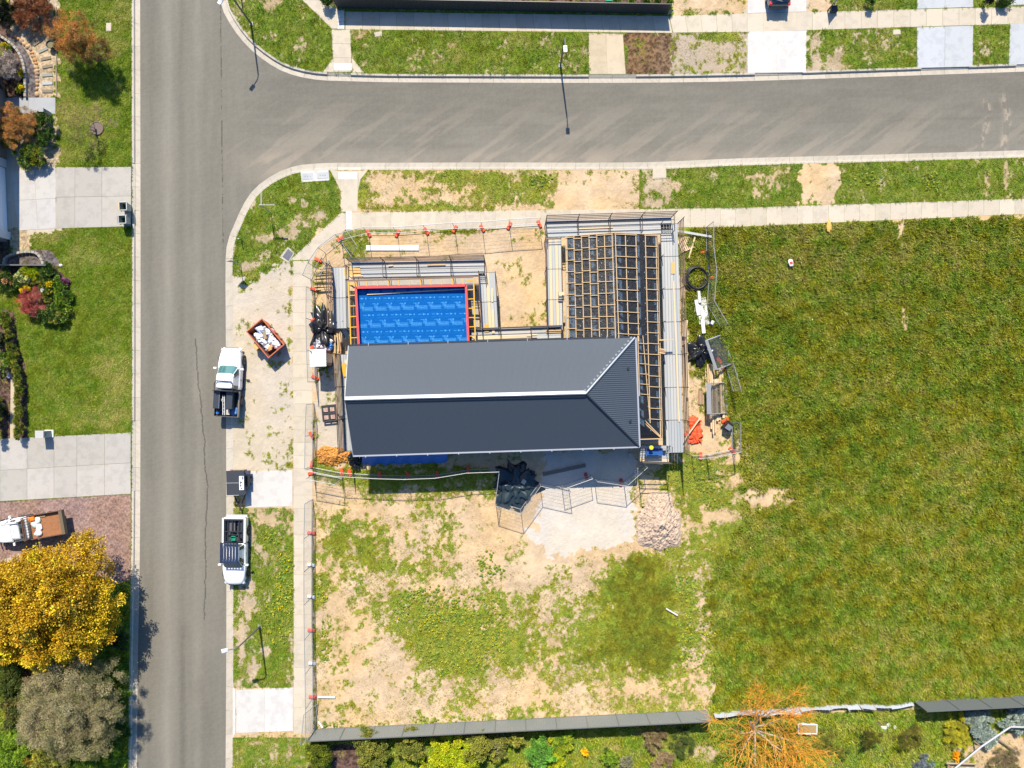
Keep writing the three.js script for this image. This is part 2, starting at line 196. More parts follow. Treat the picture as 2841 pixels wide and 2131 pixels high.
const landTex = (() => { const d = new Uint8Array(TW * TH * 4); const c = [0, 0, 0];
  for (let y = 0; y < TH; y++) for (let x = 0; x < TW; x++) { const i = y * TW + x, k = KIND[i], wx = x / TW * 2 * GX - GX, wz = y / TH * 2 * GZ - GZ; const s0 = SOIL[k], ck = k === K.field || k === K.garden ? clamp(1.6 - COV[i] * 1.6) : 0, sd = SOIL[K.sandy], s = ck > 0 ? [lerp(s0[0], sd[0], ck), lerp(s0[1], sd[1], ck), lerp(s0[2], sd[2], ck)] : s0;
    const n1 = nz(wx, wz, 9, 4), n2 = nz(wx, wz, 1.6, 5), n3 = nz(wx, wz, 0.5, 6), n4 = nz(wx, wz, 23, 7);
    let f = 1 + 0.2 * (n1 - 0.5) + 0.14 * (n2 - 0.5) + 0.08 * (n3 - 0.5), warm = 0.30 * (n4 - 0.5);
    if (k === K.dug || k === K.mulch || k === K.charcoal) f += 0.9 * (n2 - 0.5) + 0.5 * (n3 - 0.5); if (k === K.tan || k === K.redgravel) f += 0.5 * (nz(wx, wz, 1.1, 8) - 0.5) + 0.4 * (n3 - 0.5); if (k === K.crushed || k === K.pale || k === K.dust) { f = 1 + (f - 1) * 0.5; warm *= 0.5; }
    c[0] = s[0] * f * (1 + warm * 0.12); c[1] = s[1] * f * (1 - warm * 0.15); c[2] = s[2] * f * (1 - warm * 0.8);
    if (k === K.sandy || k === K.verge) { const st = sstep(0.62, 0.9, nz(wx, wz, 3.3, 9)) * 0.45 * COV[i] * 1.4; c[0] = lerp(c[0], 0.2, st); c[1] = lerp(c[1], 0.15, st); c[2] = lerp(c[2], 0.07, st); }
    if (k === K.sandy || k === K.verge || k === K.dust) { const fl = sstep(0.72, 0.9, nz(wx, wz, 0.42, 25)) * sstep(0.3, 0.6, nz(wx, wz, 5.5, 26) + COV[i] * 0.5 - 0.1) * sstep(0.03, 0.2, COV[i]) * 0.75; c[0] = lerp(c[0], 0.17, fl); c[1] = lerp(c[1], 0.14, fl); c[2] = lerp(c[2], 0.05, fl); }
    const g = grassMask(i, wx, wz); if (g > 0) { const b = grassBase(k), dr = DRY[i] + (nz(wx, wz, 5, 12) - 0.5) * 0.9; const t = clamp(dr, 0, 1), dk = clamp(-dr * 1.4, 0, 1); const v = 0.8 * (1 + 0.5 * (n2 - 0.5) + 0.4 * (n3 - 0.5)); const gr = lerp(b[0], 0.27, t * 0.65) * (1 - 0.35 * dk), gg = lerp(b[1], 0.225, t * 0.65) * (1 - 0.4 * dk), gb = lerp(b[2], 0.07, t * 0.65) * (1 - 0.5 * dk); c[0] = lerp(c[0], gr * v, g); c[1] = lerp(c[1], gg * v, g); c[2] = lerp(c[2], gb * v, g); }
    const j = ((TH - 1 - y) * TW + x) * 4; d[j] = toSRGB(c[0]); d[j + 1] = toSRGB(c[1]); d[j + 2] = toSRGB(c[2]); d[j + 3] = 255; }
  const t = new THREE.DataTexture(d, TW, TH); t.colorSpace = THREE.SRGBColorSpace; t.magFilter = THREE.LinearFilter; t.minFilter = THREE.LinearMipmapLinearFilter; t.generateMipmaps = true; t.needsUpdate = true; return t; })();
const landMat = new THREE.MeshPhysicalMaterial({ specularIntensity: 0.3, map: landTex, roughness: 0.95, bumpMap: rep(bumpTile, 100 / 5.3, 75 / 5.3), bumpScale: 0.02 });
function landMesh(name, pts) { const g = prism(pts, LAND, -0.25, 1); const p = g.attributes.position, uv = g.attributes.uv; for (let i = 0; i < p.count; i++) uv.setXY(i, (p.getX(i) + GX) / (2 * GX), 1 - (p.getZ(i) + GZ) / (2 * GZ)); const m = mesh(numbered(name), g, landMat, scene); m.userData = { kind: 'structure' }; return m; }
const xz = (a) => a.map((p) => [p.x, p.z]);
const clipBox = (a) => a.map(([x, z]) => [clamp(x, -49.9, 49.9), clamp(z, -37.4, 37.4)]);
landMesh('ground_west', clipBox([[-49.9, -37.4], ...xz(backW), [-49.9, 37.4]]));
landMesh('ground_north', clipBox([...xz(backN), [49.9, -37.4]]));
landMesh('ground_south', clipBox([...xz(backS), [49.9, 37.4]]));
{ const gt = dataTex(512, 512, (x, y, o) => { const n = nzT(x, y, 256, 1), m = nzT(x, y, 64, 2); const t = sstep(0.5, 0.9, n); o[0] = lerp(0.10, 0.22, t) * (0.7 + 0.6 * m); o[1] = lerp(0.145, 0.19, t) * (0.7 + 0.6 * m); o[2] = lerp(0.025, 0.08, t) * (0.7 + 0.6 * m); });
  const g = mesh('ground', new THREE.PlaneGeometry(4000, 4000).rotateX(-Math.PI / 2), new THREE.MeshStandardMaterial({ map: rep(gt, 160), roughness: 0.95 }), scene); g.position.y = -0.06; g.userData = { kind: 'structure' }; }

// ---------- roads ----------
const RTW = 2048, RTH = 1536;
const crackPts = [[540, 938], [543, 1000], [546, 1060], [552, 1090], [556, 1140], [560, 1180], [565, 1225], [563, 1270], [568, 1310], [574, 1345], [571, 1400], [570, 1430], [567, 1500], [569, 1560], [566, 1640], [563, 1722]];
const roadTex = (() => { const d = new Uint8Array(RTW * RTH * 4);
  for (let y = 0; y < RTH; y++) for (let x = 0; x < RTW; x++) { const wx = x / RTW * 100 - 50, wz = y / RTH * 75 - 37.5, u = toU(wx), v = toV(wz); const cross = sstep(590, 760, u) * (1 - sstep(470, 520, v)) ; let c = [0.170, 0.158, 0.131];
    const band = (t, c0, w) => Math.exp(-((t - c0) ** 2) / (w * w)); const n = nz(wx, wz, 1.1, 2), n2 = nz(wx, wz, 14, 5), n3 = nz(wx * 0.15, wz, 5, 6), n4 = nz(wx, wz * 0.12, 5, 7), big = nz(wx, wz, 31, 8);
    const vert = 0.16 * band(u, 462, 14) + 0.09 * band(u, 455, 40) + 0.1 * band(u, 545, 12) * (0.6 + n2) - 0.10 * band(u, 420, 18) - 0.10 * band(u, 502, 10) + 0.1 * (n4 - 0.5) - 0.16 * band(u, 505, 12) * sstep(1680, 1800, v) * sstep(0.3, 0.7, n4) - 0.10 * band(u, 585, 40) * sstep(1750, 1900, v) + 0.05 * (big - 0.5);
    const vn = sstep(0, 1, (v - 230) / 200); const hor = -0.08 * (1 - vn) + 0.07 * vn + 0.12 * (n3 - 0.5) + 0.08 * (big - 0.5) - 0.05 * band(v, 345 - 20 * sstep(1900, 2841, u), 2.5) ; const dust = sstep(0.55, 0.95, nz(wx + wz * 1.4, (wz - wx * 0.4) * 0.22, 9, 11)) * 0.30 * vn + 0.35 * sstep(400, 446, v) * (0.4 + 0.6 * nz(wx, wz, 6, 13)); const tr = (sstep(0.45, 0.8, nz(wx, wz * 0.5, 2, 14)) * (band(u, 2730 + 14 * Math.sin(v / 40), 9) + band(u, 2790 - 8 * Math.sin(v / 30), 10))) * sstep(240, 290, v) * 0.7;
    let f = 1 + lerp(vert, hor, cross) + 0.10 * (n - 0.5); const q = clamp((dust + tr) * cross); c = [lerp(c[0] * f, 0.34, q), lerp(c[1] * f, 0.285, q), lerp(c[2] * f, 0.22, q)];
    // seam of the junction, and a wandering crack
    const sd = Math.abs(u - (609 + v * 0.0105)); if (v < 692 && sd < 1.4) { const k = 0.45 * sstep(0.25, 0.5, nz(wx, wz, 3, 3)); c = c.map((a) => a * (1 - k)); }
    if (v > 938 && v < 1722 && u > 530 && u < 585) { for (let i = 0; i < crackPts.length - 1; i++) { const a = crackPts[i], b = crackPts[i + 1]; if (v >= a[1] && v < b[1]) { const cu = lerp(a[0], b[0], (v - a[1]) / (b[1] - a[1])) + 3 * (nz(0.3, wz, 3, 2) - 0.5); if (Math.abs(u - cu) < 1.5) c = c.map((e) => e * 0.5); } } }
    const j = ((RTH - 1 - y) * RTW + x) * 4; d[j] = toSRGB(c[0]); d[j + 1] = toSRGB(c[1]); d[j + 2] = toSRGB(c[2]); d[j + 3] = 255; }
  const t = new THREE.DataTexture(d, RTW, RTH); t.colorSpace = THREE.SRGBColorSpace; t.magFilter = THREE.LinearFilter; t.minFilter = THREE.LinearMipmapLinearFilter; t.generateMipmaps = true; t.needsUpdate = true; return t; })();
const roadMat = new THREE.MeshPhysicalMaterial({ specularIntensity: 0.4, map: roadTex, roughness: 0.88, bumpMap: rep(bumpTile, 80, 60), bumpScale: 0.006 });
{ const inW = offsetLine(LW, sgW * 0.15), inN = offsetLine(LN, sgN * 0.15), inS = offsetLine(LS, sgS * 0.15);
  const g = prism(clipBox([...xz(inW).reverse(), ...xz(inN), ...xz(inS)]), 0, -0.05, 1); const p = g.attributes.position, uv = g.attributes.uv; for (let i = 0; i < p.count; i++) uv.setXY(i, (p.getX(i) + 50) / 100, 1 - (p.getZ(i) + 37.5) / 75);
  const m = mesh('road', g, roadMat, scene); m.userData = { kind: 'structure' }; }

// ---------- concrete ----------
const concTile = grainTex(512, 8, [1, 1, 1], 0.16, 1.4, 20, [1, 1, 0.8], 2);
const concMat = (r, g, b, k = 0) => { const m = new THREE.MeshStandardMaterial({ map: concTile, roughness: 0.9, bumpMap: rep(bumpTile, 3), bumpScale: 0.006 }); m.color.setRGB(r, g, b); return m; };
const varMats = (r, g, b, n = 4, amp = 0.07) => Array.from({ length: n }, (_, i) => { const f = 1 + amp * (i / (n - 1) * 2 - 1); return concMat(r * f, g * f, b * f * (1 + 0.02 * (i % 2))); });
const CK = varMats(0.45, 0.405, 0.33, 4, 0.05), CPATH = varMats(0.49, 0.43, 0.335, 4, 0.05), CWHITE = varMats(0.53, 0.51, 0.48, 3, 0.03), CGREY = varMats(0.385, 0.36, 0.322, 4, 0.06), CTAN = varMats(0.48, 0.40, 0.28, 2, 0.04), CBLUE = varMats(0.42, 0.435, 0.45, 2, 0.02), CTILE = varMats(0.62, 0.61, 0.58, 3, 0.04);
function kerb(name, L, sg, low) { const o = struct(name); const prof = [[0, -0.1], [0, 0.008], [0.40, -0.012], [0.43, 0.10], [0.46, 0.135], [0.61, 0.14], [0.61, -0.1]], lowp = [[0, -0.1], [0, 0.008], [0.36, -0.006], [0.40, 0.03], [0.46, 0.06], [0.61, 0.137], [0.61, -0.1]];
  const n = L.length - 1; const step = L[0].distanceTo(L[1]) > 1.4 ? 1 : 2;
  for (let i = 0; i + step <= n; i += step) { const seg = L.slice(i, i + step + 1).map((p) => p.clone()); const mid = seg[Math.floor(seg.length / 2)]; if (Math.abs(mid.x) > 49 || Math.abs(mid.z) > 36.5) continue; const u = toU(mid.x), v = toV(mid.z); const isLow = low.some((r) => u > r[0] && u < r[2] && v > r[1] && v < r[3]); const pf = isLow ? lowp : prof;
    const pos = [], idx = [], uv = []; const g = 0.008; seg.forEach((p, j) => { const gi = i + j, a = L[Math.max(0, gi - 1)], b = L[Math.min(n, gi + 1)]; const t = b.clone().sub(a).normalize(); const q = p.clone(); if (j === 0) q.addScaledVector(t, g); if (j === seg.length - 1) q.addScaledVector(t, -g); pf.forEach(([d, y]) => { pos.push(q.x + t.z * d * sg, y, q.z - t.x * d * sg); uv.push((q.x + q.z) * 0.25 + d * 0.25, (q.z - q.x) * 0.25 + y * 0.3); }); });
    const m = pf.length; for (let j = 0; j < seg.length - 1; j++) for (let k = 0; k < m - 1; k++) { const a = j * m + k, b = a + 1, c = a + m, e = c + 1; if (sg > 0) idx.push(a, b, c, b, e, c); else idx.push(a, c, b, b, c, e); }
    const last = (seg.length - 1) * m; for (const o2 of [0, last]) idx.push(o2, o2 + 1, o2 + 2, o2, o2 + 2, o2 + 6, o2 + 2, o2 + 3, o2 + 6, o2 + 3, o2 + 4, o2 + 6, o2 + 4, o2 + 5, o2 + 6);
    let gg = geoFrom(pos, idx, uv).toNonIndexed(); gg.computeVertexNormals(); mesh('kerb_segment', gg, pick(CK), o); }
  return o; }
R = rng(11);
kerb('kerb', LW, sgW, [[340, 455, 400, 640], [340, 1205, 400, 1390]]);
kerb('kerb', LN, sgN, [[918, 190, 985, 260], [1632, 190, 1738, 260], [2065, 190, 2245, 260], [2540, 150, 2705, 250], [2800, 150, 3000, 250]]);
kerb('kerb', LS, sgS, [[600, 1300, 700, 1412], [600, 1905, 700, 2048], [915, 430, 1005, 480], [600, 700, 660, 1290]]);
// slabs: quad grid between two photo lines (a -> b left edge, c -> d right edge), nu across, nv along
function slabs(parent, name, a, b, c, d, nu, nv, mats, top = LAND + 0.012) { const L = (p, q, t) => [lerp(p[0], q[0], t), lerp(p[1], q[1], t)]; const us = Array.isArray(nu) ? nu : Array.from({ length: nu + 1 }, (_, i) => i / nu), vs = Array.isArray(nv) ? nv : Array.from({ length: nv + 1 }, (_, i) => i / nv);
  for (let j = 0; j < vs.length - 1; j++) for (let i = 0; i < us.length - 1; i++) { const q = [[us[i], vs[j]], [us[i + 1], vs[j]], [us[i + 1], vs[j + 1]], [us[i], vs[j + 1]]].map(([u, v]) => { const p = L(L(a, b, v), L(c, d, v), u); return px(p[0], p[1]); }); slabPoly(parent, name, q, mats, top); } }
const HARD = [];
function slabPoly(parent, name, q, mats, top = LAND + 0.012, inset = 0.009) { HARD.push(q); const cx = q.reduce((s, p) => s + p[0], 0) / q.length, cz = q.reduce((s, p) => s + p[1], 0) / q.length; const qi = q.map((p) => { const dx = cx - p[0], dz = cz - p[1], l = Math.hypot(dx, dz); return [p[0] + dx / l * inset * 1.4, p[1] + dz / l * inset * 1.4]; }); return mesh(name, prism(qi, top, top - 0.1, 0.125, [R(), R()]), pick(mats), parent); }
R = rng(12);
{ // footpath on the south side of the cross street and down the west front of the site
  const f = struct('footpath');
  slabs(f, 'slab', [960, 590], [960, 638], [2040, 577], [2040, 630], 26, 1, CPATH); slabs(f, 'slab', [2040, 577], [2040, 630], [3160, 541], [3160, 580], 26, 1, CPATH);
  slabPoly(f, 'slab', poly([[945, 590], [960, 590], [960, 638], [958, 638], [884, 690], [868, 722], [812, 722], [812, 716]]), CPATH); slabPoly(f, 'slab', poly([[945, 474], [994, 474], [992, 588], [945, 588]]), CPATH);
  slabPoly(f, 'slab', poly([[914, 470], [945, 474], [945, 530], [930, 500]]), CPATH); slabPoly(f, 'slab', poly([[994, 474], [1022, 471], [1000, 498], [994, 530]]), CPATH);
  slabs(f, 'slab', [812, 724], [814, 1300], [867, 724], [867, 1300], 1, 16, CPATH); slabs(f, 'slab', [814, 1300], [815, 2036], [867, 1300], [868, 2036], 1, 20, CPATH);
  const t = struct('tactile_paving'); slabs(t, 'paving_tile', [939, 478], [939, 498], [991, 478], [991, 498], 5, 2, CTILE, LAND + 0.018); slabs(t, 'paving_tile', [960, 586], [961, 637], [976, 586], [978, 637], 2, 5, CTILE, LAND + 0.022);
  const f2 = struct('footpath');
  slabs(f2, 'slab', [958, 32], [958, 82], [1856, 44], [1866, 92], 19, 1, CPATH); slabs(f2, 'slab', [1857, 44], [1867, 91], [2073, 38], [2073, 89], 5, 1, CPATH); slabs(f2, 'slab', [2073, 38], [2073, 89], [2841, 18], [2841, 66], 17, 1, CPATH); slabs(f2, 'slab', [2841, 18], [2841, 66], [3160, 8], [3160, 55], 7, 1, CPATH);
  slabPoly(f2, 'slab', poly([[838, 0], [884, 0], [936, 24], [936, 80], [920, 80], [880, 40]]), CPATH); slabPoly(f2, 'slab', poly([[800, -60], [870, -60], [884, 0], [838, 0]]), CPATH); slabs(f2, 'slab', [920, 82], [925, 200], [972, 82], [976, 200], 1, 3, CPATH); slabPoly(f2, 'slab', poly([[925, 160], [925, 200], [896, 200]]), CPATH); slabPoly(f2, 'slab', poly([[976, 160], [1010, 202], [978, 202]]), CPATH);
  const t2 = struct('tactile_paving'); slabs(t2, 'paving_tile', [926, 176], [926, 196], [977, 176], [977, 196], 5, 2, CTILE, LAND + 0.02); slabs(t2, 'paving_tile', [936, 29], [936, 81], [956, 29], [956, 81], 2, 5, CTILE, LAND + 0.02);
  // driveways
  const dv = (nm, fn) => { const o = struct('driveway'); fn(o); return o; };
  dv('a', (o) => slabs(o, 'slab', [1633, 92], [1634, 206], [1728, 94], [1736, 206], 2, 1, CTAN));
  dv('b', (o) => { slabs(o, 'slab', [2074, 88], [2074, 203], [2237, 84], [2236, 201], 2, 1, CWHITE); slabs(o, 'slab', [2074, -80], [2074, 37], [2237, -84], [2237, 33], 2, 1, CWHITE); });
  dv('c', (o) => { slabs(o, 'slab', [2544, 76], [2543, 189], [2700, 71], [2698, 185], 2, 1, CBLUE); slabs(o, 'slab', [2544, -90], [2544, 25], [2700, -95], [2700, 20], 2, 1, CBLUE); });
  dv('d', (o) => { slabs(o, 'slab', [2802, 66], [2798, 180], [2960, 62], [2956, 175], 2, 1, CBLUE); slabs(o, 'slab', [2802, -90], [2802, 15], [2960, -95], [2960, 11], 2, 1, CBLUE); });
  dv('e', (o) => slabs(o, 'slab', [681, 1307], [681, 1408], [812, 1304], [812, 1405], 1, 1, CWHITE));
  dv('f', (o) => { slabs(o, 'slab', [655, 1914], [655, 2034], [813, 1907], [813, 2028], [0, 0.5, 1], 1, CWHITE); slabPoly(o, 'slab', poly([[646, 1904], [653, 1914], [653, 2034], [646, 2048]]), CWHITE); });
  // west driveways and paths
  dv('g', (o) => { slabs(o, 'slab', [156, 464], [156, 634], [364, 463], [364, 628], [0, 0.25, 0.61, 1], [0, 0.49, 1], CGREY); slabs(o, 'slab', [30, 474], [52, 640], [155, 466], [155, 634], [0, 0.52, 1], [0, 0.5, 1], CWHITE.map((m) => { const n = m.clone(); n.color.multiplyScalar(0.84); return n; })); });
  dv('h', (o) => { slabs(o, 'slab', [-90, 1222], [-90, 1310], [363, 1200], [363, 1284], [0, 0.2, 0.365, 0.53, 0.67, 0.84, 1], 1, CGREY); slabs(o, 'slab', [-90, 1310], [-90, 1396], [363, 1284], [363, 1370], [0, 0.2, 0.365, 0.53, 0.67, 0.84, 1], 1, CGREY); });
  const gp = struct('garden_path'); slabs(gp, 'slab', [14, 271], [14, 316], [154, 271], [154, 316], [0, 0.46, 1], 1, CBLUE.map((m) => { const n = m.clone(); n.color.multiplyScalar(0.8); return n; })); slabs(gp, 'slab', [30, 1052], [28, 1217], [49, 1052], [49, 1217], 1, 3, CTAN);
}
// ---------- ribbed sheets ----------
// sheet spanned by O + u*U + v*V (unit vectors), ribs run along V; vMin/vMax give the outline at u
function ribbed(O, U, V, u0, u1, vMin, vMax, pitch, amp, square = false) {
  const N = U.clone().cross(V).normalize(); if (N.y < 0) N.negate(); const per = square ? [[0, 0], [0.12, 1], [0.38, 1], [0.5, 0]] : [[0, 1], [0.25, 0], [0.5, -1], [0.75, 0]]; const us = []; const k0 = Math.floor(u0 / pitch), k1 = Math.ceil(u1 / pitch);
  for (let k = k0; k <= k1; k++) for (const [f, a] of per) { const u = (k + f) * pitch; if (u > u0 && u < u1) us.push([u, a]); } us.unshift([u0, 0]); us.push([u1, 0]);
  const pos = [], idx = [], uv = []; us.forEach(([u, a]) => { for (const v of [vMin(u), vMax(u)]) { const p = O.clone().addScaledVector(U, u).addScaledVector(V, v).addScaledVector(N, a * amp); pos.push(p.x, p.y, p.z); uv.push(u, v); } });
  const up = U.clone().cross(V).y > 0; for (let i = 0; i < us.length - 1; i++) { const a = i * 2; up ? idx.push(a, a + 2, a + 1, a + 1, a + 2, a + 3) : idx.push(a, a + 1, a + 2, a + 1, a + 3, a + 2); }
  const g = geoFrom(pos, idx, uv); return g; }
const quad3 = (a, b, c, d, s = 1) => { const U = b.distanceTo(a) * s, W = d.distanceTo(a) * s; return geoFrom([a.x, a.y, a.z, b.x, b.y, b.z, c.x, c.y, c.z, d.x, d.y, d.z], [0, 1, 2, 0, 2, 3], [0, 0, U, 0, U, W, 0, W]); };

// ---------- the house under construction ----------
const EH = 3.9, RH = 5.72;
const roofPaint = new THREE.MeshStandardMaterial({ roughness: 0.58, metalness: 0.0, map: grainTex(256, 6, [1, 1, 1], 0.10, 1.4, 7, [1, 1, 1], 4) }); roofPaint.color.setRGB(0.047, 0.061, 0.082);
const capGlintTone = M(0.34, 0.36, 0.39, 0.3, 0.4), gutterPaint = M(0.55, 0.57, 0.6, 0.3, 0.5), darkPaint = M(0.03, 0.037, 0.05, 0.4, 0.2);  // cap tone is pale to carry the sun glint on the capping
const timber = M(0.52, 0.36, 0.19, 0.75), timberPale = M(0.62, 0.47, 0.29, 0.75), timberOld = M(0.33, 0.25, 0.17, 0.85), timberRed = M(0.36, 0.2, 0.11, 0.8), yellowLvl = M(0.62, 0.33, 0.02, 0.6), formPly = M(0.6, 0.36, 0.12, 0.7), brickDark = M(0.1, 0.075, 0.065, 0.9), steelDark = M(0.07, 0.06, 0.055, 0.55, 0.4), steelRust = M(0.2, 0.12, 0.08, 0.75, 0.1), galv = M(0.36, 0.375, 0.38, 0.6, 0.15), galvBlue = M(0.33, 0.355, 0.375, 0.6, 0.15), galvPale = M(0.41, 0.415, 0.405, 0.6, 0.1), orangePl = M(0.75, 0.085, 0.025, 0.55), whitePl = M(0.62, 0.62, 0.61, 0.5), blackPl = M(0.012, 0.013, 0.016, 0.42), toeBlue = M(0.05, 0.12, 0.24, 0.5);
{
  const h = thing('house', 'half built house with a dark corrugated metal hip roof and open timber framing', 'house');
  const A = P3(967, 961, EH), B = P3(1761, 937, EH), C = P3(1772, 1238, EH), D = P3(980, 1263, EH), R1 = P3(957, 1109, RH), R2 = P3(1625, 1092, RH);
  const U = B.clone().sub(A).normalize(), L = A.distanceTo(B);
  { const V = R1.clone().sub(A); V.addScaledVector(U, -V.dot(U)); const VL = V.length(); V.normalize(); const uh = R2.clone().sub(A).dot(U), u1 = R1.clone().sub(A).dot(U);
    mesh('roof', ribbed(A, U, V, Math.min(0, u1), L, (u) => (u < 0 ? VL * u / Math.min(u1, -0.01) : 0), (u) => (u > uh ? VL * (L - u) / (L - uh) : VL), 0.085, 0.011), roofPaint, h); }
  const U2 = C.clone().sub(D).normalize(), L2 = D.distanceTo(C);
  { const V = R1.clone().sub(D); V.addScaledVector(U2, -V.dot(U2)); const VL = V.length(); V.normalize(); const uh = R2.clone().sub(D).dot(U2);
    mesh('roof', ribbed(D, U2, V, 0, L2, () => 0, (u) => (u > uh ? VL * (L2 - u) / (L2 - uh) : VL), 0.085, 0.011), roofPaint, h); }
  { const U3 = C.clone().sub(B).normalize(), L3 = B.distanceTo(C), V = R2.clone().sub(B); const um = V.dot(U3); V.addScaledVector(U3, -um); const VL = V.length(); V.normalize();
    mesh('roof', ribbed(B, U3, V, 0, L3, () => 0, (u) => VL * (u < um ? u / um : (L3 - u) / (L3 - um)), 0.15, 0.02), roofPaint, h); }
  const up = V3(0, 0.05, 0); const cap = (a, b, r) => { const g = bar(a, b, r, 12); return g; };
  mesh('ridge_cap', cap(R1.clone().add(up), R2.clone().add(up), 0.085), capGlintTone, h); mesh('hip_cap', cap(R2.clone().add(up), B.clone().add(up), 0.08), capGlintTone, h); mesh('hip_cap', cap(R2.clone().add(up), C.clone().add(up), 0.06), darkPaint, h);  // pale ridge and north hip, dark south hip: sunlight and shade painted into the caps
  for (const [a, b, s] of [[R1, R2, 1]]) { const d = b.clone().sub(a).normalize(), side = V3(-d.z, 0, d.x); const q = (o, dy) => [a.clone().addScaledVector(side, o).add(V3(0, dy, 0)), b.clone().addScaledVector(side, o).add(V3(0, dy, 0))]; const [a1, b1] = q(0.05, 0.05), [a2, b2] = q(0.26, -0.06); mesh('ridge_flashing', quad3(a1, b1, b2, a2), darkPaint, h); const [a3, b3] = q(-0.05, 0.055), [a4, b4] = q(-0.22, -0.045); mesh('ridge_flashing', quad3(a4, b4, b3, a3), capGlintTone, h); }  // one capping in two tones: glint painted on the north wing, shade on the south
  { const d = B.clone().sub(R2), hd = V3(d.x, 0, d.z).normalize(), side = V3(-hd.z, 0, hd.x); for (let i = 0; i < 16; i++) { const p = R2.clone().lerp(B, (i + 0.5) / 16); mesh('flashing_clip', rbox(0.16, 0.02, 0.13, 0.008, [0, 0, 0]).applyMatrix4(new THREE.Matrix4().makeRotationY(0.6)).translate(p.x - 0.16, p.y + 0.03, p.z - 0.1), capGlintTone, h); } }  // pale pieces paint the broken glint along the north hip
  mesh('gutter', beam(D.clone().add(V3(-0.02, -0.05, 0.07)), C.clone().add(V3(0.08, -0.05, 0.07)), 0.11, 0.11), gutterPaint, h); mesh('gutter', beam(B.clone().add(V3(0.08, -0.05, 0)), C.clone().add(V3(0.08, -0.05, 0.05)), 0.12, 0.11), gutterPaint, h); mesh('fascia', beam(A.clone().add(V3(0, -0.09, -0.08)), B.clone().add(V3(0.05, -0.09, -0.08)), 0.13, 0.12), darkPaint, h);
  for (let i = 0; i < 7; i++) { const p = A.clone().lerp(B, (i + 0.5) / 7.2); mesh('gutter_bracket', box(0.04, 0.02, 0.2, [p.x, p.y, p.z - 0.1]), gutterPaint, h); }
  for (let i = 0; i < 9; i++) { const p = D.clone().lerp(C, (i + 0.4) / 9.2); mesh('gutter_bracket', box(0.07, 0.03, 0.09, [p.x, p.y + 0.01, p.z + 0.15]), gutterPaint, h); }
  mesh('barge_board', beam(A.clone().add(V3(-0.02, -0.1, 0)), R1.clone().add(V3(-0.02, -0.1, 0)), 0.04, 0.2), galvPale, h); mesh('barge_board', beam(R1.clone().add(V3(-0.02, -0.1, 0)), D.clone().add(V3(-0.02, -0.1, 0)), 0.04, 0.2), galvPale, h);
  for (const [u, v] of [[1741, 1022], [1747, 1168]]) { const p = P3(u, v, 4.15); const f = mesh('roof_vent', cyl(0.05, 0.06, 0.3, 10, [p.x, p.y + 0.1, p.z]), darkPaint, h); mesh('flashing', rbox(0.3, 0.04, 0.34, 0.02, [p.x, p.y, p.z]), darkPaint, f); }
  // walls under the metal roof (brick veneer and framing), base polygon from the eaves less the overhang
  const inw = (a, b, c, d, o) => { const cx = (a.x + b.x + c.x + d.x) / 4, cz = (a.z + b.z + c.z + d.z) / 4; return [a, b, c, d].map((p) => V3(p.x + Math.sign(cx - p.x) * o, 0, p.z + Math.sign(cz - p.z) * o)); };
  const w = inw(A, B, C, D, 0.5); const wallMat = M(0.09, 0.085, 0.08, 0.9);
  for (let i = 0; i < 4; i++) { const a = w[i], b = w[(i + 1) % 4]; mesh('wall', beam(V3(a.x, 2.02, a.z), V3(b.x, 2.02, b.z), 0.12, 3.76), wallMat, h); }
  mesh('ceiling', prism(w.map((p) => [p.x, p.z]), 3.8, 3.74), timberOld, h);
  // gable infill on the west
  mesh('gable_wall', geoFrom([w[0].x, 3.75, w[0].z, w[3].x, 3.75, w[3].z, R1.x + 0.5, 5.5, R1.z], [0, 1, 2]), wallMat, h);
  // --- black membrane roof with battens ---
  const MEW = 2.95, MR = 3.86; const w0 = P3(1571, 657, MEW), w1 = P3(1577, 1000, MEW), r0 = P3(1703, 647, MR), r1 = P3(1719, 1140, MR), e0 = P3(1823, 652, MEW), e1 = P3(1836, 1216, MEW), s0 = P3(1745, 1219, MEW);
  const cv = document.createElement('canvas'); cv.width = 1024; cv.height = 1024; const g = cv.getContext('2d'); g.fillStyle = '#17181b'; g.fillRect(0, 0, 1024, 1024);
  { const r = rng(5); for (let i = 0; i < 260; i++) { g.fillStyle = `rgba(${40 + r() * 40 | 0},${42 + r() * 40 | 0},${46 + r() * 40 | 0},0.25)`; g.fillRect(r() * 1024, r() * 1024, 2 + r() * 4, 20 + r() * 120); }
    // 6 m x 6 m of print: rolls run along v; text columns every 1.5 m
    for (let c = 0; c < 4; c++) for (let k = 0; k < 6; k++) { g.save(); g.translate(60 + c * 256, 85 + k * 170 + (c % 2) * 70); g.rotate(Math.PI / 2); g.strokeStyle = '#5f7890'; g.lineWidth = 3; g.strokeRect(-62, -30, 124, 34); g.fillStyle = '#5f7890'; g.font = 'bold 31px sans-serif'; g.textAlign = 'center'; g.fillText('MENTO', 0, -3); g.font = 'bold 30px sans-serif'; g.fillText('PLUS', 30, 34); g.font = '16px sans-serif'; g.fillText('3', -50, 30); g.restore(); g.fillStyle = '#71869a'; g.fillRect(150 + c * 256, 40 + k * 170 + (c % 2) * 50, 12, 12); g.fillRect(180 + c * 256, 90 + k * 170 + (c % 2) * 50, 10, 14); } }
  const ct = new THREE.CanvasTexture(cv); ct.colorSpace = THREE.SRGBColorSpace; ct.wrapS = ct.wrapT = THREE.RepeatWrapping; const memb = new THREE.MeshStandardMaterial({ map: ct, roughness: 0.5, bumpMap: rep(bumpTile, 2), bumpScale: 0.02 });
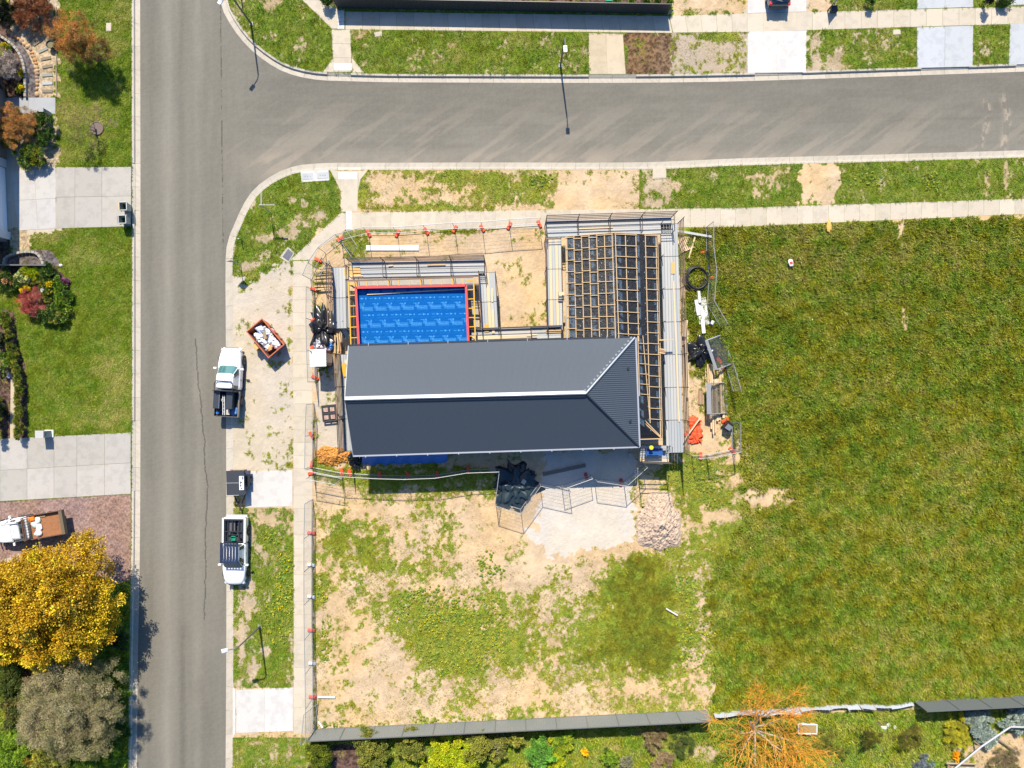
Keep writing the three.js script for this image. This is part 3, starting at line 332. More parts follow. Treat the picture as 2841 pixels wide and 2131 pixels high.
  const mq = (a, b, c, d, nm) => { const q = quad3(a, b, c, d, 1 / 6); return mesh(nm, q, memb, h); };
  mq(w0, r0, r1, P3(1577, 1140, MEW), 'roof_membrane'); mq(r0, e0, e1, r1, 'roof_membrane'); mesh('roof_membrane', quad3(r1, e1, s0, P3(1719, 1140, MR), 1 / 6), memb, h);
  mesh('wall', beam(V3(w0.x + 0.2, 1.5, w0.z + 0.3), V3(e0.x - 0.3, 1.5, e0.z + 0.3), 0.15, 2.7), brickDark, h); mesh('wall', beam(V3(e0.x - 0.35, 1.5, e0.z + 0.4), V3(e1.x - 0.35, 1.5, e1.z - 0.4), 0.15, 2.7), brickDark, h); mesh('wall', beam(V3(w0.x + 0.3, 1.5, w0.z + 0.4), V3(w1.x + 0.3, 1.5, w1.z), 0.15, 2.7), brickDark, h); mesh('wall', beam(V3(s0.x, 1.5, s0.z - 0.35), V3(e1.x - 0.4, 1.5, e1.z - 0.35), 0.15, 2.7), brickDark, h);
  mesh('gable_wall', geoFrom([w0.x, MEW, w0.z + 0.02, e0.x, MEW, e0.z + 0.02, r0.x, MR - 0.03, r0.z + 0.02], [0, 1, 2]), timber, h);
  // battens: positions across each slope, t = 0 eave .. 1 ridge
  const bt = (a, b, wd = 0.06) => mesh('batten', beam(a.clone().add(V3(0, 0.03, 0)), b.clone().add(V3(0, 0.03, 0)), wd, 0.045), timber, h);
  const W0 = (t, s) => w0.clone().lerp(P3(1577, 940, MEW), s).lerp(r0.clone().lerp(P3(1713, 940, MR), s), t), rE = P3(1722, 1206, MR), E0 = (t, s) => e0.clone().lerp(e1, s).lerp(r0.clone().lerp(rE, s), t);
  for (const t of [0.01, 0.16, 0.32, 0.48, 0.64, 0.8, 0.96]) bt(W0(t, 0), W0(t, 1));
  for (const t of [0.03, 0.28]) bt(E0(t, 0), E0(t, t < 0.1 ? 0.995 : 0.93)); for (const t of [0.5, 0.74, 0.97]) bt(E0(t, 0), E0(t, 0.53));  bt(E0(0.52, 0.5), E0(0.52, 0.8)); bt(E0(0.4, 0.5), E0(0.28, 0.93), 0.05);
  const bays = [[0.0, 0.16], [0.16, 0.32], [0.32, 0.48], [0.48, 0.64], [0.64, 0.96]]; bays.forEach(([a, b], i) => { for (let k = 0; k <= 8; k++) { const s = (k + (i % 2) * 0.15 + 0.1) / 9; if (s < 0.99) bt(W0(a, s).add(V3(-0.05, 0.04, 0)), W0(b, s).add(V3(0.06, 0.04, 0)), 0.05); } });
  [[0.03, 0.28], [0.5, 0.74], [0.74, 0.97]].forEach(([a, b], i) => { const n = i ? 9 : 17, e = i ? 0.52 : 0.93; for (let k = 0; k <= n; k++) { const s = (k + 0.1) / (n + 0.5) * e; bt(E0(a, s).add(V3(0.08, 0.04, 0)), E0(b, s).add(V3(-0.08, 0.04, 0)), 0.05); } }); for (let k = 0; k < 6; k++) { const s = 0.54 + k * 0.05; bt(E0(0.28, s).add(V3(0, 0.04, 0)), E0(0.5, s).add(V3(0, 0.04, 0)), 0.05); }
  bt(w0.clone().add(V3(0, 0.02, -0.02)), r0.clone().add(V3(0, 0.02, -0.02)), 0.05); bt(r0.clone().add(V3(0, 0.02, -0.02)), e0.clone().add(V3(0, 0.02, -0.02)), 0.05); bt(s0.clone().add(V3(0, 0.05, 0.02)), e1.clone().add(V3(0, 0.05, 0.02)), 0.07); for (const o of [0, 0.16]) bt(P3(1772, 1150 + o * 60, 3.35), P3(1834, 1212 + o * 20, 3.0), 0.07); mesh('fascia', beam(e0.clone().add(V3(0.04, -0.08, 0)), e1.clone().add(V3(0.04, -0.08, 0)), 0.04, 0.18), timber, h);
  mesh('fascia', beam(w0.clone().add(V3(-0.04, -0.08, 0)), P3(1577, 945, MEW).add(V3(-0.04, -0.08, 0)), 0.05, 0.18), timberPale, h);
  // --- flat blue wing ---
  const BH = 2.95, PH = 3.42; const q = [P3(987, 798, PH), P3(1293, 792, PH), P3(1301, 985, PH), P3(997, 990, PH)];
  const c2 = document.createElement('canvas'); c2.width = 2048; c2.height = 1152; { const g2 = c2.getContext('2d'); g2.fillStyle = '#00569e'; g2.fillRect(0, 0, 2048, 1152); const r = rng(3); for (let i = 0; i < 500; i++) { g2.fillStyle = `rgba(${r() * 20 | 0},${60 + r() * 50 | 0},${130 + r() * 50 | 0},0.15)`; g2.fillRect(r() * 2048, r() * 1152, 60 + r() * 200, 2 + r() * 8); }
    const word = (x, y, w, a, boxed, logo) => { g2.save(); g2.translate(x, y); g2.rotate(Math.PI); g2.strokeStyle = g2.fillStyle = `rgba(120,175,225,${a})`; g2.lineWidth = 5; g2.font = 'bold 44px sans-serif'; g2.textAlign = 'center'; if (boxed) g2.strokeRect(-w / 2, -28, w, 56); g2.fillText('ADHERO', 0, 16, w - 16); if (logo) { g2.strokeRect(w / 2 - 26, 12, 56, 56); g2.font = 'bold 40px sans-serif'; g2.fillText('SI', w / 2 + 2, 54); } g2.restore(); };
    const cols = 8, stp = 2048 / cols; for (let row = 0; row < 4; row++) { const y = 70 + row * 280; for (let c = 0; c <= cols; c++) { const x = c * stp + (row % 2) * 120 + 60; word(x, y + (c * -3), 190, 0.7, true, row > 0); for (const [dx, dy] of [[-60, 90], [20, 90], [-20, 180]]) { g2.fillStyle = 'rgba(120,175,225,0.6)'; g2.fillRect(x + dx + 70, y + dy, 22, 26); g2.fillStyle = 'rgba(120,180,245,0.4)'; g2.fillRect(x + dx - 20, y + dy + 6, 60, 14); } g2.strokeStyle = 'rgba(130,185,245,0.35)'; g2.lineWidth = 3; g2.beginPath(); g2.moveTo(x - 100, y + 150); g2.lineTo(x + 10, y + 138); g2.stroke(); g2.beginPath(); g2.moveTo(x + 30, y + 150); g2.lineTo(x + 130, y + 138); g2.stroke(); } } }
  const bt2 = new THREE.CanvasTexture(c2); bt2.colorSpace = THREE.SRGBColorSpace; const blueM = new THREE.MeshPhysicalMaterial({ map: bt2, specularIntensity: 0.25, roughness: 0.8, bumpMap: rep(bumpTile, 2), bumpScale: 0.02 }); blueM.color.setRGB(0.8, 1, 1);
  const low = q.map((p) => V3(p.x * 1.003, BH, p.z)); { const gg = geoFrom([low[3].x, BH, low[3].z, low[2].x, BH, low[2].z, low[1].x, BH, low[1].z, low[0].x, BH, low[0].z], [0, 1, 2, 0, 2, 3], [0, 0, 1, 0, 1, 1, 0, 1]); mesh('roof_membrane', gg, blueM, h); }
  const redTape = M(0.62, 0.06, 0.05, 0.6), blueP = M(0.01, 0.08, 0.32, 0.6);
  for (let i = 0; i < 4; i++) { const a = q[i], b = q[(i + 1) % 4]; const at = (y) => [V3(a.x, y, a.z), V3(b.x, y, b.z)]; mesh('parapet', beam(...at(3.2), 0.12, 0.42), blueP, h); mesh('parapet_capping', beam(...at(3.43), 0.17, 0.035), redTape, h); mesh('wall', beam(...at(1.55), 0.14, 2.8), i === 0 ? timberOld : brickDark, h); }
  const bplank = mesh('batten', beam(P3(1018, 817, 3.02), P3(1295, 802, 3.1), 0.07, 0.04), timberPale, h);
  // outrigger frames along the wing: yellow edge beams with rungs
  const frame = (a, b, c, d, n) => { mesh('edge_beam', beam(a, b, 0.09, 0.12), yellowLvl, h); for (let i = 0; i < n; i++) { const t = (i + 0.3) / n; mesh('outrigger', beam(a.clone().lerp(b, t), c.clone().lerp(d, t), 0.07, 0.09), yellowLvl, h); } };
  frame(P3(967, 782, 3.1), P3(974, 958, 3.1), P3(985, 781, 3.1), P3(993, 957, 3.1), 6); frame(P3(1314, 770, 3.1), P3(1319, 950, 3.1), P3(1294, 771, 3.1), P3(1300, 951, 3.1), 7);
  { const a = P3(967, 779, 3.1), b = P3(1314, 768, 3.1); mesh('edge_beam', beam(a, b, 0.11, 0.12), steelRust, h); for (let i = 0; i < 11; i++) { const t = 0.06 + i / 11.7, p = a.clone().lerp(b, t), e = P3(967 + 347 * t + 1, 799 - 6 * t, 3.1); mesh('outrigger', beam(p, e, 0.06, 0.09), yellowLvl, h); } }
  for (const p of [P3(969, 930, 3.1), P3(970, 790, 3.1), P3(1316, 790, 3.1), P3(1319, 930, 3.1)]) mesh('post', beam(V3(p.x, 3.0, p.z), V3(p.x + 0.001, 0.12, p.z), 0.09, 0.09), steelRust, h);
  // blue wrap skirt on the south wall, timber sill pieces
  { const a = P3(1003, 1262, 1.5), b = P3(1243, 1250, 1.5), c = P3(1240, 1283, 0.16), d = P3(1006, 1289, 0.16); const n = 24, pos = [], idx = []; R = rng(4); for (let i = 0; i <= n; i++) for (let j = 0; j <= 6; j++) { const t = i / n, s = j / 6, p = a.clone().lerp(b, t).lerp(d.clone().lerp(c, t), s); const w = 0.05 * Math.sin(t * 40 + s * 3) * s + 0.03 * R(); pos.push(p.x, p.y + w, p.z + w - 0.25 * (1 - s)); } for (let i = 0; i < n; i++) for (let j = 0; j < 6; j++) { const k = i * 7 + j; idx.push(k, k + 1, k + 7, k + 1, k + 8, k + 7); } const m = new THREE.MeshStandardMaterial({ roughness: 0.5, side: THREE.DoubleSide }); m.color.setRGB(0.02, 0.13, 0.42); solo('wall_wrap', geoFrom(pos, idx), m, 'blue weatherproof sheet hanging loose below the southern eave of the house', 'tarpaulin'); }
}
// courtyard sand floor is part of the ground; concrete slab under the house
{ const s = struct('house_slab'); mesh('slab', prism(poly([[985, 770], [1320, 762], [1330, 950], [1570, 940], [1568, 655], [1826, 650], [1838, 1222], [985, 1250]]), LAND + 0.01, LAND - 0.1, 0.25), CGREY[1], s); }
// ---------- scaffolding ----------
const DH = 2.0;
function scaffold(label, p0, p1, w, inward, o = {}) { // p0,p1: photo ends of the outer deck edge; inward: unit [x,z]
  const t = thing('scaffold', label, 'scaffold', [0, 0, 0], 0, 'scaffold runs around the house'); const dh = o.h ?? DH; const a = P3(p0[0], p0[1], dh), b = P3(p1[0], p1[1], dh); const d = b.clone().sub(a), L = d.length(); d.normalize(); const inn = V3(inward[0], 0, inward[1]); inn.addScaledVector(d, -inn.dot(d)).normalize();
  const nb = Math.max(1, Math.round(L / 2.45)), np = Math.round(w / 0.235), y = (v, h) => V3(v.x, h, v.z); const mats = [galv, galv, galvBlue, galvPale, galvPale, M(0.34, 0.36, 0.375, 0.6, 0.15)];
  for (let i = 0; i < nb; i++) { const s0 = a.clone().addScaledVector(d, L * i / nb + 0.02), s1 = a.clone().addScaledVector(d, L * (i + 1) / nb - 0.02);
    for (let k = 0; k < np; k++) { const off = (k + 0.5) * w / np; const A = s0.clone().addScaledVector(inn, off), B = s1.clone().addScaledVector(inn, off); const tm = o.timber && o.timber.includes(k) ? timberPale : pick(mats); mesh('plank', beam(y(A, dh - 0.03), y(B, dh - 0.03), w / np - 0.018, 0.05), tm, t); }
    for (const h of o.rails || [0.5, 1.0, 1.5, 2.0]) mesh('guard_rail', bar(y(s0, dh + h), y(s1, dh + h), 0.034, 6), pick([steelRust, steelDark, steelRust]), t);
    for (const h of o.inner || []) mesh('guard_rail', bar(y(s0.clone().addScaledVector(inn, w), dh + h), y(s1.clone().addScaledVector(inn, w), dh + h), 0.028, 6), steelDark, t);
    if (o.toe !== 0) mesh('toe_board', beam(y(s0.clone().addScaledVector(inn, 0.03), dh + 0.09), y(s1.clone().addScaledVector(inn, 0.03), dh + 0.09), 0.035, 0.2), i % 3 === 1 ? galv : toeBlue, t);
    mesh('ledger', bar(y(s0, dh - 0.12), y(s1, dh - 0.12), 0.026, 6), steelDark, t); mesh('ledger', bar(y(s0.clone().addScaledVector(inn, w), dh - 0.12), y(s1.clone().addScaledVector(inn, w), dh - 0.12), 0.026, 6), steelDark, t);
    if (o.across) for (const f of [0.3, 0.62]) mesh('tie_bar', bar(y(s0.clone().addScaledVector(inn, w * f), dh + 0.95), y(s1.clone().addScaledVector(inn, w * f), dh + 0.95), 0.022, 5), steelDark, t); }
  for (let i = 0; i <= nb; i++) { const s = a.clone().addScaledVector(d, L * i / nb), e = s.clone().addScaledVector(inn, w); mesh('standard', bar(y(s, LAND), y(s, dh + (o.top ?? 2.15)), 0.03, 6), steelDark, t); mesh('standard', bar(y(e, LAND), y(e, dh + (o.inTop ?? 0.5)), 0.03, 6), steelDark, t); mesh('transom', bar(y(s, dh - 0.07), y(e, dh - 0.07), 0.026, 6), steelDark, t); if (o.high) mesh('transom', bar(y(s, dh + 1), y(e, dh + 1), 0.026, 6), steelDark, t); }
  return t; }
R = rng(21);
scaffold('galvanised scaffold deck along the northern edge of the blue flat roof', [976, 729], [1345, 722], 1.2, [0, 1], { across: true, high: true, inTop: 0.9, inner: [0.3] });
scaffold('narrow scaffold deck along the western side of the blue flat roof', [923, 742], [927, 912], 1.18, [1, 0], { inner: [0.45, 0.8], inTop: 0.9, rails: [0.45, 0.9, 1.4, 1.9] });
scaffold('scaffold deck at the western gable end of the metal roof', [944, 984], [956, 1252], 1.1, [1, 0], { rails: [0.35, 0.75, 1.15, 1.55, 1.95] });
scaffold('scaffold deck with yellow planks on the western side of the courtyard', [1329, 758], [1338, 920], 1.25, [1, 0], { rails: [0.5, 1], toe: 0, inner: [0.5], top: 1.1, timber: [2] });
scaffold('scaffold deck holding a step stool on the eastern side of the courtyard', [1513, 662], [1518, 917], 1.2, [1, 0], { rails: [0.5, 1], timber: [1, 3], top: 1.1, toe: 0 });
scaffold('scaffold deck crossing the courtyard in front of the metal roof', [1305, 915], [1556, 906], 1.1, [0, 1], { rails: [0.5, 1], top: 1.1, high: true });
scaffold('tall scaffold deck over the footpath at the northern end of the batten roof', [1514, 615], [1862, 604], 1.2, [0, 1], { across: true, high: true, inTop: 1.0 });
scaffold('long scaffold deck down the eastern side of the batten roof', [1880, 620], [1896, 1256], 1.3, [-1, 0], { rails: [0.45, 0.9, 1.35, 1.8], toe: 0, inTop: 0.8 });
scaffold('short scaffold platform at the south eastern corner of the house', [1856, 1282], [1775, 1280], 1.25, [0, -1], { rails: [0.4, 0.8, 1.2], toe: 0, high: true, timber: [0], h: 2.0 });
// loose things lying on the decks
const onDeck = DH + 0.02;
function plankThing(label, p0, p1, h, w, th, m, cat = 'plank', group) { const a = P3(p0[0], p0[1], h), b = P3(p1[0], p1[1], h); const c = a.clone().add(b).multiplyScalar(0.5); const g = beam(a.clone().sub(c).setY(0), b.clone().sub(c).setY(0), w, th); return solo(cat === 'plank' ? 'timber_plank' : cat.replace(/ /g, '_'), g, m, label, cat, [c.x, h + th / 2, c.z], 0, group); }
plankThing('orange plywood sheet on the scaffold corner by the blue roof', [955, 757], [1000, 752], onDeck + 0.01, 0.62, 0.03, formPly, 'plywood sheet'); plankThing('pale plywood board bridging the corner of the northern scaffold', [957, 770], [1007, 768], onDeck + 0.05, 0.26, 0.04, timberPale, 'plywood board');
plankThing('short offcut lying on the northern scaffold deck near its corner', [1078, 738], [1091, 736], onDeck, 0.12, 0.05, timberPale); plankThing('long offcut lying on the northern scaffold deck beside the blue toe board', [1186, 737], [1236, 734], onDeck, 0.14, 0.05, timber);
plankThing('long pale plank on the courtyard scaffold overhanging its southern end', [1367, 862], [1369, 926], onDeck, 0.2, 0.045, timberPale); plankThing('short plank at the northern end of the courtyard scaffold', [1365, 800], [1366, 838], onDeck, 0.13, 0.045, timberPale);
plankThing('yellow plank at the southern end of the courtyard scaffold', [1350, 900], [1350, 922], onDeck, 0.32, 0.03, yellowLvl);
for (let i = 0; i < 5; i++) plankThing(`${ORD[i]} pale timber length from the north stacked on the courtyard cross scaffold`, [1308 + i * 3, 934 + i * 2.6], [1490 - (i % 3) * 14, 929 + i * 2.6], onDeck, 0.075, 0.06, i % 2 ? timberPale : M(0.68, 0.55, 0.38, 0.75), 'plank', 'timber lengths stacked on the courtyard scaffold');
plankThing('timber beam across the southern end of the eastern courtyard scaffold', [1515, 921], [1558, 919], onDeck, 0.2, 0.06, timber); plankThing('timber plank lying on the tall northern scaffold deck', [1605, 634], [1700, 630], onDeck, 0.14, 0.05, timberPale);
plankThing('orange plywood piece on the eastern scaffold near its northern end', [1867, 728], [1867, 760], onDeck, 0.28, 0.03, formPly, 'plywood piece'); plankThing('long timber length on the eastern scaffold deck', [1868, 780], [1884, 1170], onDeck, 0.11, 0.05, timberPale);
plankThing('beam sticking out across the eastern scaffold from the batten roof', [1828, 944], [1870, 942], onDeck + 1.0, 0.1, 0.09, timber); for (let i = 0; i < 3; i++) plankThing(`${['northernmost', 'middle', 'southernmost'][i]} of three short offcuts resting on the eastern scaffold beside the roof`, [1829, 968 + i * 5], [1848 - (i === 2 ? 3 : 0), 971 + i * 5], onDeck + 0.9, 0.1, 0.06, i === 1 ? timberRed : timber, 'plank', 'offcuts on the eastern scaffold');
plankThing('yellow formwork panel leaning on the western scaffold beside the gable', [952, 1010], [960, 1044], onDeck + 0.05, 0.36, 0.05, yellowLvl, 'formwork panel'); plankThing('small pale plywood square on the western scaffold', [958, 1000], [965, 1009], onDeck, 0.3, 0.03, timberPale, 'plywood square');
{ const p = P3(1569, 826, onDeck); const t = thing('step_stool', 'small aluminium step stool standing on the eastern courtyard scaffold', 'step stool', [p.x - 0.35, onDeck, p.z], 0); mesh('top_step', box(0.42, 0.04, 0.24, [0, 0.5, -0.25]), timberPale, t); mesh('step', box(0.38, 0.03, 0.14, [0, 0.3, 0]), galvPale, t); mesh('step', box(0.4, 0.03, 0.14, [0, 0.12, 0.2]), galvPale, t); for (const s of [-1, 1]) { mesh('leg', beam(V3(0.2 * s, 0.5, -0.2), V3(0.22 * s, 0, 0.32), 0.03, 0.05), galv, t); mesh('leg', beam(V3(0.2 * s, 0.5, -0.3), V3(0.22 * s, 0, -0.45), 0.03, 0.05), galv, t); } }
function stairs(label, p0, p1, h0, h1, w) { const a = P3(p0[0], p0[1], h0), b = P3(p1[0], p1[1], h1); const t = thing('stair', label, 'stair', [a.x, 0, a.z]); const d = b.clone().sub(a); const hd = V3(d.x, 0, d.z).normalize(), s = V3(-hd.z, 0, hd.x); for (const k of [-1, 1]) mesh('stringer', beam(V3(0, h0, 0).addScaledVector(s, k * w / 2), V3(d.x, h1, d.z).addScaledVector(s, k * w / 2), 0.05, 0.14), steelDark, t); const n = 8; for (let i = 0; i < n; i++) { const q = V3(d.x * (i + 0.5) / n, lerp(h0, h1, (i + 0.5) / n), d.z * (i + 0.5) / n); mesh('tread', beam(q.clone().addScaledVector(s, -w / 2), q.clone().addScaledVector(s, w / 2), 0.17, 0.03), galvPale, t); } return t; }
stairs('steel scaffold stair dropping south from the western scaffold near the blue roof', [942, 892], [965, 935], 2.0, 0.3, 0.5); stairs('steel scaffold stair beside the metal roof gable', [948, 1148], [968, 1176], 2.0, 0.3, 0.55);
{ const p = P3(1835, 1240, onDeck); const t = thing('wheelbarrow', 'blue wheelbarrow tub on the south eastern scaffold platform', 'wheelbarrow', [p.x - 0.7, onDeck, p.z + 0.3]); const bl = M(0.02, 0.09, 0.3, 0.45); const g = new THREE.CylinderGeometry(0.95, 0.7, 0.35, 4, 1, true); g.rotateY(Math.PI / 4); g.scale(1.0, 1, 0.38); g.translate(0, 0.42, 0); bl.side = THREE.DoubleSide; mesh('tub', g, bl, t); mesh('tub_floor', box(0.95, 0.03, 0.36, [0, 0.27, 0]), bl, t); mesh('wheel', cyl(0.18, 0.18, 0.08, 16, [0.85, 0.18, 0], [Math.PI / 2, 0, 0]), blackPl, t); for (const s of [-1, 1]) mesh('handle', bar(V3(0.8, 0.2, s * 0.1), V3(-1.0, 0.45, s * 0.3), 0.02), steelDark, t); }
solo('bucket', cyl(0.16, 0.13, 0.3, 14), M(0.75, 0.52, 0.02, 0.5), 'yellow bucket on the south eastern scaffold platform beside the wheelbarrow', 'bucket', (() => { const p = P3(1801, 1239, onDeck); return [p.x, onDeck + 0.75, p.z]; })());

// ---------- temporary fencing ----------
const wireM = M(0.2, 0.21, 0.22, 0.5, 0.4), frameM = M(0.4, 0.41, 0.42, 0.45, 0.4);
const fenceMesh = (L, H) => { const g = []; for (let x = 0.08; x < L; x += 0.1) g.push(box(0.005, H - 0.1, 0.005, [x, H / 2, 0])); for (let y = 0.15; y < H; y += 0.3) g.push(box(L - 0.04, 0.006, 0.006, [L / 2, y, 0])); return merge(g); };
const fmCache = {};
function fencePanel(label, p0, p1, o = {}) { const H = o.H ?? 2.05, b0 = o.base ?? 0.2; const a = P3(p0[0], p0[1], LAND), b = P3(p1[0], p1[1], LAND); const d = b.clone().sub(a), L = d.length(), ang = Math.atan2(-d.z, d.x); const t = thing('wire_fence', label, 'wire fence', [a.x, LAND, a.z], ang, o.group || 'temporary wire fence panels round the site'); const lean = new THREE.Group(); t.rotation.order = 'YXZ'; t.rotation.x = o.lean || 0; const key = L.toFixed(1); const g = fmCache[key] || (fmCache[key] = fenceMesh(+key, H)); const m = mesh('wire_mesh', g, wireM, t); m.position.y = b0; const fr = o.thick ?? 0.024; const T = (n, p, q) => mesh(n, bar(V3(...p), V3(...q), fr, 6), frameM, t); T('top_rail', [0, H + b0, 0], [L, H + b0, 0]); T('bottom_rail', [0, b0, 0], [L, b0, 0]); T('upright', [0, 0.02, 0], [0, H + b0, 0]); T('upright', [L, 0.02, 0], [L, H + b0, 0]); return t; }
const footGeo = (() => { const g = rbox(0.62, 0.15, 0.24, 0.04, [0, 0.075, 0]); return g; })();
function foot(label, u, v, turn = 0, m = orangePl) { const p = P3(u, v); const t = thing('ballast_block', label, 'ballast block', [p.x, LAND, p.z], turn, 'ballast blocks round the site'); mesh('block', footGeo, m, t); mesh('socket', box(0.2, 0.04, 0.1, [0, 0.165, 0]), m, t); return t; }
R = rng(31);
{ const chain = (pts, lab, side) => pts.slice(0, -1).map((p, i) => fencePanel(lab(i), p, pts[i + 1]));
  const N = [[1023, 648], [1103, 648], [1183, 642], [1262, 636], [1338, 634], [1413, 627], [1496, 622]];
  chain(N, (i) => `${ORD[i]} wire fence panel from the west along the northern footpath of the site`);
  N.forEach((p, i) => foot(`${ORD[i]} orange fence ballast block from the west beside the northern footpath`, p[0], p[1], -1.1 + (i % 2) * 2.2));
  chain([[1023, 648], [948, 667], [903, 702], [876, 742], [862, 775]], (i) => `${ORD[i]} wire fence panel from the north round the corner of the footpath`);
  foot('orange fence ballast block at the footpath corner beside leaning panels', 945, 663, 0.5); foot('orange fence ballast block at the diagonal bend of the footpath', 884, 722, -0.4); foot('orange fence ballast block beside the timber stack near the western footpath', 872, 803, -0.3);
  fencePanel('wire fence panel lying back against the northern scaffold corner', [944, 672], [973, 716], { lean: -0.5 }); fencePanel('wire fence panel leaning beside the timber stack at the western scaffold', [885, 760], [912, 722], { lean: 0.35 });
  const W1 = [[872, 806], [871, 890], [873, 975], [876, 1060]]; chain(W1, (i) => `${ORD[i]} wire fence panel from the north along the western footpath beside the waste pile`); foot('orange fence ballast block by the yellow flowering weed on the western footpath', 872, 886, 0.8); foot('orange fence ballast block beside the white toilet cabin', 866, 966, 1.4); foot('orange fence ballast block south of the white toilet cabin', 875, 1048, -0.5);
  const W2 = [[872, 1120], [869, 1205], [868, 1292]]; chain(W2, (i) => `${ORD[i]} wire fence panel from the north beside the pallet of bricks`); foot('orange fence ballast block beside the footpath near the brick pallet', 865, 1207, -1.0);
  foot('orange fence ballast block standing on end by the orange soil heap', 866, 1288, 1.4); foot('orange fence ballast block at the start of the southern fence', 866, 1313, 0.1);
  const Sx = [[868, 1296], [950, 1312], [1055, 1318], [1133, 1320], [1215, 1317], [1300, 1303], [1386, 1300]]; chain(Sx, (i) => `${ORD[i]} wire fence panel from the west along the southern side of the house`); [[949, 1310], [971, 1311], [1055, 1318], [1133, 1320], [1215, 1317], [1300, 1304]].forEach((p, i) => foot(`${ORD[i]} orange fence ballast block from the west along the southern fence line`, p[0], p[1], -1.35));
  fencePanel('spare wire fence panel leaning in front of the orange soil heap', [872, 1312], [950, 1326], { lean: 0.1 });
  const S2 = [[1386, 1305], [1375, 1390], [1444, 1412], [1497, 1338], [1578, 1356]]; ['wire fence panel west of the black plastic heap', 'wire fence panel south of the black plastic heap', 'wire fence panel east of the black plastic heap', 'wire fence panel pointing east from the black plastic heap'].forEach((l, i) => fencePanel(l, S2[i], S2[i + 1]));
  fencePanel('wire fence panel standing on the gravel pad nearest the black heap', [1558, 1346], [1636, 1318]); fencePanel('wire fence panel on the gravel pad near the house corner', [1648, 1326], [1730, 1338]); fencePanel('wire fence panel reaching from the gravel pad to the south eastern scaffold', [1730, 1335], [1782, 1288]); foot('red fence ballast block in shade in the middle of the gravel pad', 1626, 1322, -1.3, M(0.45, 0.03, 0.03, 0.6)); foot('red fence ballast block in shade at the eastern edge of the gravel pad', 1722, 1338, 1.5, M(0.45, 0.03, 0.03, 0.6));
  const E1 = [[1958, 632], [1958, 698], [1966, 765], [1960, 845], [1996, 906]]; chain(E1, (i) => `${ORD[i]} wire fence panel from the north along the grass on the eastern side`); foot('orange fence ballast block north of the black pipe coil', 1953, 700, 0); foot('orange fence ballast block east of the black pipe coil', 1968, 773, 0.3); 
  fencePanel('wire fence panel along the eastern grass between the two panel stacks', [2010, 1010], [2032, 1085]); fencePanel('wire fence panel beside the black wheelie bin', [2030, 1170], [2030, 1246]); fencePanel('wire fence panel closing the south eastern corner of the site', [2030, 1247], [1960, 1262]); fencePanel('wire fence panel between the southern corner and the scaffold', [1958, 1262], [1918, 1264]); foot('orange fence ballast block at the south eastern corner of the fence', 2030, 1249, -0.8); foot('orange fence ballast block on the southern fence near the eastern scaffold', 1943, 1265, 1.5);
  // two flat stacks of spare panels
  for (const [nm, q, n] of [['northern', [[2003, 928], [2030, 1008]], 4], ['southern', [[2010, 1062], [2012, 1146]], 6]]) for (let k = 0; k < n; k++) fencePanel(`${ORD[k]} spare wire panel from the top in the ${nm} leaning panel stack`, [q[0][0] + k * 1.4, q[0][1]], [q[1][0] + k * 1.4, q[1][1]], { lean: 1.02 - k * 0.012, base: 0.05, H: 1.95, thick: 0.035, group: nm + ' stack of spare panels' });
  // long western boundary
  const WB = [[868, 1385], [866, 1478], [866, 1567], [866, 1655], [867, 1748], [869, 1840], [870, 1933], [871, 2020]]; chain(WB, (i) => `${ORD[i]} wire fence panel from the north between the footpath and the vacant lot`); WB.slice(1, -1).forEach((p, i) => foot(`${ORD[i]} fence ballast block from the north on the vacant lot boundary, ${[1, 2, 4].includes(i) ? 'white' : 'red'}`, p[0] - 2, p[1], -0.1, [1, 2, 4].includes(i) ? whitePl : M(0.62, 0.12, 0.1, 0.6)));
  fencePanel('loose wire fence panel standing at the southern corner of the vacant lot', [876, 2030], [884, 1950], { lean: -0.25 });
}

// ---------- materials and waste lying on the site ----------
// crumpled sheet / bag lump
function lumpGeo(rx, ry, rz, seed, rough = 0.35, n = 26, fold = 3) { const r = rng(seed), ph = Array.from({ length: 12 }, () => r() * 6.28); const g = new THREE.SphereGeometry(1, n, Math.round(n * 0.6)); const p = g.attributes.position; for (let i = 0; i < p.count; i++) { const x = p.getX(i), y = p.getY(i), z = p.getZ(i); let f = 1; for (let k = 0; k < 5; k++) { const s = fold * (1 + k * 0.9); f += rough / (1 + k * 0.6) * (Math.abs(Math.sin(s * x + ph[k]) * Math.cos(s * z * 1.1 + ph[k + 5]) + 0.5 * Math.sin(s * y * 1.3 + ph[k + 2])) - 0.5); } p.setXYZ(i, x * rx * f, Math.max(-0.05 * ry, y * ry * f), z * rz * f); } g.computeVertexNormals(); return g; }
function lump(name, label, cat, u, v, rx, ry, rz, m, seed, o = {}) { const p = P3(u, v, o.h ?? LAND); return solo(name, lumpGeo(rx, ry, rz, seed, o.rough ?? 0.35, o.n ?? 26, o.fold ?? 3), m, label, cat, [p.x, (o.y ?? LAND) + 0.02, p.z], o.turn ?? 0, o.group); }
const blackSheet = M(0.016, 0.017, 0.02, 0.28); const whiteBag = M(0.72, 0.73, 0.76, 0.5), greyBag = M(0.36, 0.37, 0.4, 0.5), blueBag = M(0.04, 0.2, 0.55, 0.5);
